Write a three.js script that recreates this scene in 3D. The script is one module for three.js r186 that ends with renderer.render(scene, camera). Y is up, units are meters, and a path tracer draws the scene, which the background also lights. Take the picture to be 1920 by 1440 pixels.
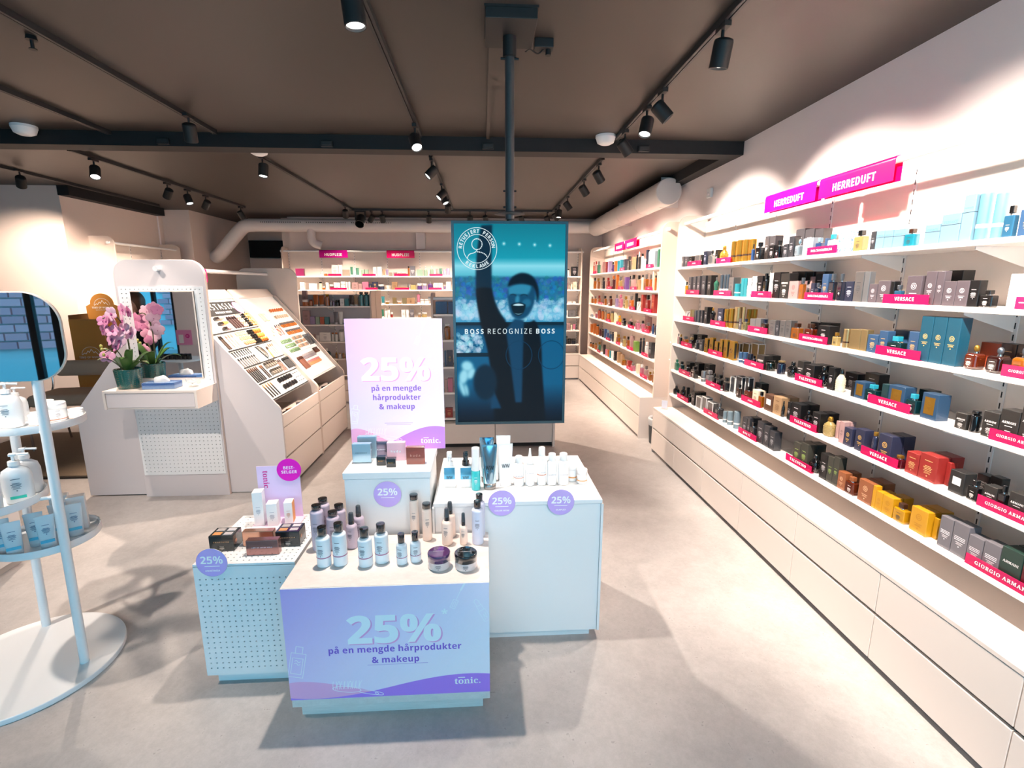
import * as THREE from 'three';
import { RoundedBoxGeometry } from 'three/addons/geometries/RoundedBoxGeometry.js';
import { MarchingCubes } from 'three/addons/objects/MarchingCubes.js';
import { mergeGeometries, mergeVertices } from 'three/addons/utils/BufferGeometryUtils.js';
import { RectAreaLightUniformsLib } from 'three/addons/lights/RectAreaLightUniformsLib.js';

// ---------- camera, daylight, exposure ----------
const scene = new THREE.Scene();
const camera = new THREE.PerspectiveCamera(2 * Math.atan(720 / 930) * 180 / Math.PI, 1920 / 1440, 0.02, 80);
camera.position.set(0, 1.8, 0);
const PITCH = Math.atan(185 / 930), YAW = Math.atan(55 / Math.hypot(930, 185));
camera.lookAt(Math.sin(YAW) * Math.cos(PITCH), 1.8 - Math.sin(PITCH), -Math.cos(YAW) * Math.cos(PITCH));
const renderer = new THREE.WebGLRenderer({ antialias: true });
renderer.toneMapping = THREE.LinearToneMapping;
renderer.toneMappingExposure = 1.5;
renderer.shadowMap.enabled = true;
RectAreaLightUniformsLib.init();
scene.background = new THREE.Color().setRGB(0.27, 0.95, 1.45);      // overcast blue daylight outside the shop windows
const daylight = new THREE.RectAreaLight(new THREE.Color().setRGB(0.25, 0.72, 1.0), 1.6, 4.9, 2.3);   // the big shop window behind the camera
daylight.name = 'shop_window_daylight';
daylight.position.set(-0.15, 1.5, 1.9); daylight.lookAt(-0.15, 1.5, -5); scene.add(daylight);
const LAMP_TONE = new THREE.Color().setRGB(1.0, 0.86, 0.75), WARM_TONE = new THREE.Color().setRGB(1.0, 0.8, 0.65), LAMP_POWER = 22;

// ---------- helpers ----------
const names = new Map();
function numbered(n) { const k = names.get(n) || 0; names.set(n, k + 1); return k ? n + '_' + String(k).padStart(3, '0') : n; }
function tag(o, label, category, group, kind) {
  if (label) o.userData.label = label;
  if (category) o.userData.category = category;
  if (group) o.userData.group = group;
  if (kind) o.userData.kind = kind;
  return o;
}
function thing(name, label, category, pos = [0, 0, 0], turn = 0, group) {
  const o = new THREE.Group(); o.name = numbered(name); o.position.set(...pos); o.rotation.y = turn; scene.add(o);
  return tag(o, label, category, group);
}
function part(name, geo, mat, parent, pos) {
  const m = new THREE.Mesh(Array.isArray(geo) ? join(geo) : geo, mat); m.name = name; m.castShadow = m.receiveShadow = true;
  if (pos) m.position.set(...pos);
  parent.add(m); return m;
}
function struct(name, geo, mat, label, category = 'structure') {
  const m = part(name, geo, mat, scene); m.name = numbered(name); return tag(m, label, category, null, 'structure');
}
function single(name, label, category, geo, mat, pos = [0, 0, 0], turn = 0, group) {
  const m = part(name, geo, mat, scene, pos); m.name = numbered(name); m.rotation.y = turn; return tag(m, label, category, group);
}
const join = (list) => list.length === 1 ? list[0] : mergeGeometries(list.map((g) => {
  const h = g.index ? g.toNonIndexed() : g; for (const k of Object.keys(h.attributes)) if (!['position', 'normal', 'uv'].includes(k)) h.deleteAttribute(k); return h;
}));
let seedValue = 7;
const rnd = () => { seedValue = (Math.imul(seedValue, 1664525) + 1013904223) | 0; return (seedValue >>> 0) / 4294967296; };
const jit = (a) => (rnd() * 2 - 1) * a;
const bx = (w, h, d, x = 0, y = 0, z = 0) => new THREE.BoxGeometry(w, h, d).translate(x, y, z);
const span = (x0, x1, y0, y1, z0, z1) => bx(x1 - x0, y1 - y0, z1 - z0, (x0 + x1) / 2, (y0 + y1) / 2, (z0 + z1) / 2);
const rbx = (w, h, d, r, x = 0, y = 0, z = 0, s = 2) => new RoundedBoxGeometry(w, h, d, s, Math.min(r, w / 2.05, h / 2.05, d / 2.05)).translate(x, y, z);
const cyl = (r0, r1, h, x = 0, y = 0, z = 0, seg = 24) => new THREE.CylinderGeometry(r0, r1, h, seg).translate(x, y, z);
const lathe = (pts, seg = 24) => new THREE.LatheGeometry(pts.map((p) => new THREE.Vector2(p[0], p[1])), seg);
const tube = (pts, r, seg = 16, rs = 8) => new THREE.TubeGeometry(new THREE.CatmullRomCurve3(pts.map((p) => new THREE.Vector3(...p))), seg, r, rs);
function rod(a, b, r, seg = 12) {
  const A = new THREE.Vector3(...a), B = new THREE.Vector3(...b), d = B.clone().sub(A), g = new THREE.CylinderGeometry(r, r, d.length(), seg);
  g.applyQuaternion(new THREE.Quaternion().setFromUnitVectors(new THREE.Vector3(0, 1, 0), d.clone().normalize())); return g.translate(...A.add(B).multiplyScalar(0.5).toArray());
}
function roundShape(x0, y0, x1, y1, tl = 0, tr = tl, br = 0, bl = br) {
  const s = new THREE.Shape();
  s.moveTo(x0 + bl, y0); s.lineTo(x1 - br, y0); if (br) s.absarc(x1 - br, y0 + br, br, -Math.PI / 2, 0, false);
  s.lineTo(x1, y1 - tr); if (tr) s.absarc(x1 - tr, y1 - tr, tr, 0, Math.PI / 2, false);
  s.lineTo(x0 + tl, y1); if (tl) s.absarc(x0 + tl, y1 - tl, tl, Math.PI / 2, Math.PI, false);
  s.lineTo(x0, y0 + bl); if (bl) s.absarc(x0 + bl, y0 + bl, bl, Math.PI, Math.PI * 1.5, false);
  return s;
}
const slab = (shape, t, bevel = 0.002, cs = 10) => new THREE.ExtrudeGeometry(shape, bevel ? { depth: t - 2 * bevel, bevelEnabled: true, bevelSize: bevel, bevelThickness: bevel, bevelSegments: 2, bevelOffset: -bevel, curveSegments: cs } : { depth: t, bevelEnabled: false, curveSegments: cs }).translate(0, 0, bevel);
function pegPanel(shape, t, holes, r) {
  for (const [x, y] of holes) { const p = new THREE.Path(); p.absarc(x, y, r, 0, Math.PI * 2, true); shape.holes.push(p); }
  return new THREE.ExtrudeGeometry(shape, { depth: t, bevelEnabled: false, curveSegments: 4 });
}
function grid(x0, x1, y0, y1, p, skip) {
  const out = []; const nx = Math.floor((x1 - x0) / p + 1e-6), ny = Math.floor((y1 - y0) / p + 1e-6);
  for (let i = 0; i <= nx; i++) for (let j = 0; j <= ny; j++) { const x = (x0 + x1) / 2 + (i - nx / 2) * p, y = (y0 + y1) / 2 + (j - ny / 2) * p; if (!skip || !skip(x, y)) out.push([x, y]); }
  return out;
}

// ---------- materials ----------
const C = (r, g, b) => new THREE.Color().setRGB(r, g, b);
const std = (color, roughness = 0.6, o = {}) => new THREE.MeshStandardMaterial({ color, roughness, ...o });
const phy = (color, roughness = 0.3, o = {}) => new THREE.MeshPhysicalMaterial({ color, roughness, ...o });
function noiseTile(n, cells, seed) {           // tiling value noise, 0..1
  const g = []; let s = seed; for (let i = 0; i < cells * cells; i++) { s = (Math.imul(s, 1103515245) + 12345) | 0; g.push(((s >>> 8) & 0xffff) / 65535); }
  const f = new Float32Array(n * n), sm = (t) => t * t * (3 - 2 * t);
  for (let y = 0; y < n; y++) for (let x = 0; x < n; x++) {
    const u = x / n * cells, v = y / n * cells, i = Math.floor(u), j = Math.floor(v), a = sm(u - i), b = sm(v - j), q = (p, r) => g[(r % cells) * cells + p % cells];
    f[y * n + x] = (q(i, j) * (1 - a) + q(i + 1, j) * a) * (1 - b) + (q(i, j + 1) * (1 - a) + q(i + 1, j + 1) * a) * b;
  }
  return f;
}
function dataTex(n, fn, srgb = true) {
  const d = new Uint8Array(n * n * 4);
  for (let i = 0; i < n * n; i++) { const c = fn(i); d[i * 4] = c[0]; d[i * 4 + 1] = c[1]; d[i * 4 + 2] = c[2]; d[i * 4 + 3] = 255; }
  const t = new THREE.DataTexture(d, n, n); t.wrapS = t.wrapT = THREE.RepeatWrapping; t.magFilter = THREE.LinearFilter; if (srgb) t.colorSpace = THREE.SRGBColorSpace; t.needsUpdate = true; return t;
}
function canvasTex(w, h, draw) {
  const c = document.createElement('canvas'); c.width = w; c.height = h; draw(c.getContext('2d'), w, h);
  const t = new THREE.CanvasTexture(c); t.colorSpace = THREE.SRGBColorSpace; t.magFilter = THREE.LinearFilter; return t;
}
const N8 = noiseTile(1024, 8, 3), N32 = noiseTile(1024, 32, 11), N128 = noiseTile(1024, 128, 23), N512 = noiseTile(1024, 512, 41);
const clamp8 = (v) => Math.max(0, Math.min(255, v));
const floorTex = dataTex(1024, (i) => {
  let v = (N8[i] - 0.5) * 8 + (N32[i] - 0.5) * 9 + (N128[i] - 0.5) * 8 + (N512[i] - 0.5) * 7;
  if (N128[i] > 0.93 && N512[i] > 0.6) v -= 26;
  return [clamp8(177 + v), clamp8(171 + v), clamp8(168 + v)];
});
const stoneTex = dataTex(1024, (i) => { const v = (N8[i] - 0.5) * 8 + (N32[i] - 0.5) * 8 + (N128[i] - 0.5) * 6; return [clamp8(228 + v), clamp8(219 + v), clamp8(213 + v)]; });
const grainTex = dataTex(256, (i) => { const v = N512[i * 4 % 1048576] * 255; return [v, v, v]; }, false);
const M = {
  floor: std(0xffffff, 0.42, { map: floorTex }),
  ceiling: std(C(0.04, 0.031, 0.026), 0.5),
  beam: std(C(0.006, 0.006, 0.007), 0.7),
  wall: std(C(0.78, 0.65, 0.58), 0.85),
  wallWhite: std(C(0.87, 0.79, 0.78), 0.85),
  void: std(C(0.006, 0.006, 0.007), 0.9),
  laminate: std(C(0.78, 0.69, 0.63), 0.45),
  shelf: std(C(0.86, 0.81, 0.77), 0.4),
  panel: std(C(0.66, 0.55, 0.48), 0.5),
  panelGrey: std(C(0.66, 0.6, 0.6), 0.5),
  back: std(C(0.8, 0.71, 0.64), 0.55),
  white: std(C(0.84, 0.84, 0.84), 0.4),
  whiteGloss: phy(C(0.86, 0.86, 0.86), 0.25, { clearcoat: 0.4 }),
  slot: std(C(0.015, 0.014, 0.014), 0.8),  // near black, stands in for the shade inside slots and peg holes
  gap: std(C(0.5, 0.43, 0.38), 0.7),
  stone: std(0xffffff, 0.45, { map: stoneTex }),
  black: std(C(0.009, 0.009, 0.0095), 0.55),
  blackGloss: phy(C(0.01, 0.01, 0.011), 0.12, { clearcoat: 1 }),
  track: std(C(0.02, 0.02, 0.021), 0.5),
  pole: std(C(0.05, 0.05, 0.052), 0.4),
  steel: std(C(0.62, 0.63, 0.65), 0.22, { metalness: 1 }),
  mirror: std(C(0.93, 0.95, 0.96), 0.015, { metalness: 1 }),
  pinkClear: phy(C(0.95, 0.03, 0.26), 0.12, { transmission: 0.72, thickness: 0 }),
  pinkSign: phy(C(1.0, 0.005, 0.2), 0.2, { transmission: 0.35, thickness: 0 }),
  purpleSign: phy(C(0.72, 0.005, 0.36), 0.2, { transmission: 0.35, thickness: 0 }),
  clear: phy(C(0.97, 0.98, 0.98), 0.04, { transmission: 0.93, thickness: 0 }),
  glass: phy(C(0.9, 0.97, 1), 0.02, { transmission: 1, thickness: 0 }),
  lens: std(C(0.9, 0.9, 0.9), 0.4, { emissive: C(1, 0.95, 0.9), emissiveIntensity: 5 }),
  duct: std(C(0.72, 0.67, 0.65), 0.5),
};
// colours of goods: [words for the label, sRGB, finish]
const PAL = {
  amber: ['amber', 0xc8721a, 'g'], azure: ['azure blue', 0x3f7fa8, 'g'], beige: ['beige', 0xcdb9a6], black: ['black', 0x121316], blue: ['blue', 0x37588f], bottlegreen: ['bottle green', 0x24463c], brown: ['brown', 0x4a2b1c, 'g'],
  brownlabel: ['brown', 0x6b4632], burgundy: ['burgundy', 0x6a1626, 'g'], charcoal: ['charcoal', 0x33312f], charcoallabel: ['charcoal', 0x2c2c2d], chrome: ['chrome silver', 0xc9cdd2, 'm'], cognac: ['cognac brown', 0x7c2f12, 'g'],
  copper: ['copper', 0xb26a42], coral: ['coral', 0xd9613f], cream: ['cream', 0xe8d9bf], cyan: ['cyan', 0x2fb4d0, 'g'], darkgreen: ['dark green', 0x16211c, 'g'], denim: ['denim blue', 0x3a618c], denimgold: ['blue and gold', 0x2c5378],
  floral: ['blue floral', 0xdfeaf0], frost: ['frosted pale blue', 0xb9ccd8, 'g'], gold: ['gold', 0xd9a441, 'm'], green: ['green', 0x3f8f72], grey: ['dark grey', 0x58555a], ice: ['ice blue', 0xaebfd0], indigo: ['indigo', 0x353a58],
  leafbox: ['leaf green', 0x7fae4a], lilac: ['lilac', 0xb9a3d6], magenta: ['magenta', 0xb3186b], mahogany: ['mahogany', 0x3c1512, 'g'], mauve: ['mauve grey', 0x6f646c], midnight: ['midnight blue', 0x151c33, 'g'], mint: ['mint green', 0xb4d6bd],
  moss: ['moss grey', 0x4a4a42], navy: ['navy', 0x222c48], olive: ['olive', 0x8a8256, 'g'], orange: ['orange', 0xe0792a], palegold: ['pale gold', 0xe2c48d, 'm'], petrol: ['petrol green', 0x0f4147, 'g'], petrolblue: ['petrol blue', 0x17607c],
  pewter: ['pewter grey', 0x85828a], pink: ['pink', 0xe88aa8], purple: ['purple', 0x6d4396], red: ['red', 0xb4332f], rose: ['rose', 0xd9aeac], seaglass: ['sea glass blue', 0x6fb0c4, 'g'], silver: ['silver', 0xb9b6b6, 'm'], sky: ['sky blue', 0x8fbcd6],
  slate: ['slate grey', 0x3c3e45], steel: ['steel grey', 0x8f9aa6, 'm'], steelblue: ['steel blue', 0x8ea6b4], straw: ['straw yellow', 0xe0c37c, 'g'], tan: ['tan', 0xcfa67c], teal: ['teal', 0x1f93a2], white: ['white', 0xf2f0ee], yellow: ['yellow', 0xefae16], zebra: ['zebra striped', 0xe8e6e4],
};
const zebraTex = canvasTex(256, 256, (c, w, h) => { c.fillStyle = '#e9e7e5'; c.fillRect(0, 0, w, h); c.strokeStyle = '#1b1a1c'; c.lineWidth = 13; for (let i = -1; i < 9; i++) { c.beginPath(); c.moveTo(i * 34, 0); for (let y = 0; y <= h; y += 16) c.lineTo(i * 34 + 18 * Math.sin(y / 34 + i), y); c.stroke(); } });
const floralTex = canvasTex(256, 256, (c, w, h) => { c.fillStyle = '#e6eff4'; c.fillRect(0, 0, w, h); for (let i = 0; i < 70; i++) { c.fillStyle = ['#3f83c4', '#7fb4dc', '#2b5f9f', '#9fd3e4'][i % 4]; const x = rnd() * w, y = rnd() * h; for (let k = 0; k < 5; k++) { c.beginPath(); c.ellipse(x + 8 * Math.cos(k * 1.256), y + 8 * Math.sin(k * 1.256), 7, 4, k * 1.256, 0, 7); c.fill(); } } });
const goods = new Map();
function goodsMat(name, role) {                 // role: carton, bottle, cap
  const key = name + role; if (goods.has(key)) return goods.get(key);
  const [, srgb, fin] = PAL[name] || PAL.white, hex = new THREE.Color(srgb).multiplyScalar(['white', 'floral', 'zebra', 'cream'].includes(name) ? 0.8 : 0.5); let m;
  if (name === 'zebra') m = std(0xffffff, 0.4, { map: zebraTex });
  else if (name === 'floral') m = std(0xffffff, 0.4, { map: floralTex });
  else if (fin === 'm') m = std(hex, 0.28, { metalness: 0.75 });
  else if (role === 'bottle') m = phy(hex, 0.06, { transmission: fin === 'g' ? 0.3 : 0.12, thickness: 0, clearcoat: 1, clearcoatRoughness: 0.03 });
  else if (role === 'cap') m = phy(hex, 0.22, { clearcoat: 0.6 });
  else m = phy(hex, 0.38, { clearcoat: 0.35, clearcoatRoughness: 0.12 });
  goods.set(key, m); return m;
}
// ---------- print sheet: all lettering, one texture ----------
const sheet = document.createElement('canvas'); sheet.width = sheet.height = 2048;
const ink = sheet.getContext('2d'); let penX = 4, penY = 4, rowH = 0; const prints = new Map();
function spot(w, h) { if (penX + w + 6 > 2048) { penX = 4; penY += rowH + 6; rowH = 0; } const s = [penX, penY]; penX += w + 6; rowH = Math.max(rowH, h); return s; }
function drawn(key, w, h, draw) {
  if (!prints.has(key)) { const [x, y] = spot(w, h); ink.save(); ink.beginPath(); ink.rect(x, y, w, h); ink.clip(); ink.translate(x, y); draw(ink, w, h); ink.restore(); prints.set(key, { u0: x / 2048, u1: (x + w) / 2048, v0: 1 - (y + h) / 2048, v1: 1 - y / 2048, k: w / h }); }
  return prints.get(key);
}
function lettering(text, { font = 'bold 44px sans-serif', color = '#fff', spacing = 0, h = 56 } = {}) {
  return drawn(text + font + color + spacing, (() => { ink.font = font; let w = 0; for (const ch of text) w += ink.measureText(ch).width + spacing; return Math.ceil(w) + 8; })(), h, (c, w) => {
    c.font = font; c.fillStyle = color; c.textBaseline = 'middle'; let x = 4; for (const ch of text) { c.fillText(ch, x, h * 0.53); x += c.measureText(ch).width + spacing; }
  });
}
const sheetTex = new THREE.CanvasTexture(sheet); sheetTex.colorSpace = THREE.SRGBColorSpace; sheetTex.magFilter = THREE.LinearFilter;
M.print = std(0xffffff, 0.5, { map: sheetTex, transparent: true });
function printPlane(p, w, h) { const g = new THREE.PlaneGeometry(w, h), uv = g.attributes.uv; for (let i = 0; i < 4; i++) uv.setXY(i, uv.getX(i) ? p.u1 : p.u0, uv.getY(i) ? p.v1 : p.v0); return g; }
const blurb = (color, key) => drawn('blurb' + color + key, 96, 120, (c, w, h) => {       // a name and a few lines of small print, too small to read
  c.fillStyle = color; c.font = 'bold 20px serif'; c.textAlign = 'center';
  if (key === 'ring') { c.lineWidth = 4; c.strokeStyle = color; c.beginPath(); c.arc(w / 2, 30, 20, 0, 7); c.stroke(); c.beginPath(); c.arc(w / 2, 30, 9, 0, 7); c.stroke(); }
  if (key === 'bars') for (let i = 0; i < 3; i++) c.fillRect(6, 34 + i * 12, w - 12, 5);
  if (key === 'lines') { c.fillRect(20, 8, w - 40, 5); c.fillRect(26, 44, w - 52, 5); c.fillRect(16, 54, w - 32, 5); c.fillRect(22, 64, w - 44, 5); }
  c.fillRect(18, 76, w - 36, 4); c.fillRect(28, 86, w - 56, 3); c.fillRect(24, 93, w - 48, 3); c.beginPath(); c.arc(w / 2, 111, 5, 0, 7); c.fill();
});
const ORD = (n) => ['', 'first', 'second', 'third', 'fourth', 'fifth', 'sixth', 'seventh', 'eighth', 'ninth', 'tenth', 'eleventh', 'twelfth'][n] || n + (n % 10 === 1 && n % 100 !== 11 ? 'st' : n % 10 === 2 && n % 100 !== 12 ? 'nd' : n % 10 === 3 && n % 100 !== 13 ? 'rd' : 'th');
const readRow = (s) => s.split(';').map((r) => r.split(',').map((v) => (v !== '' && !isNaN(v) ? +v : v)));
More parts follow.
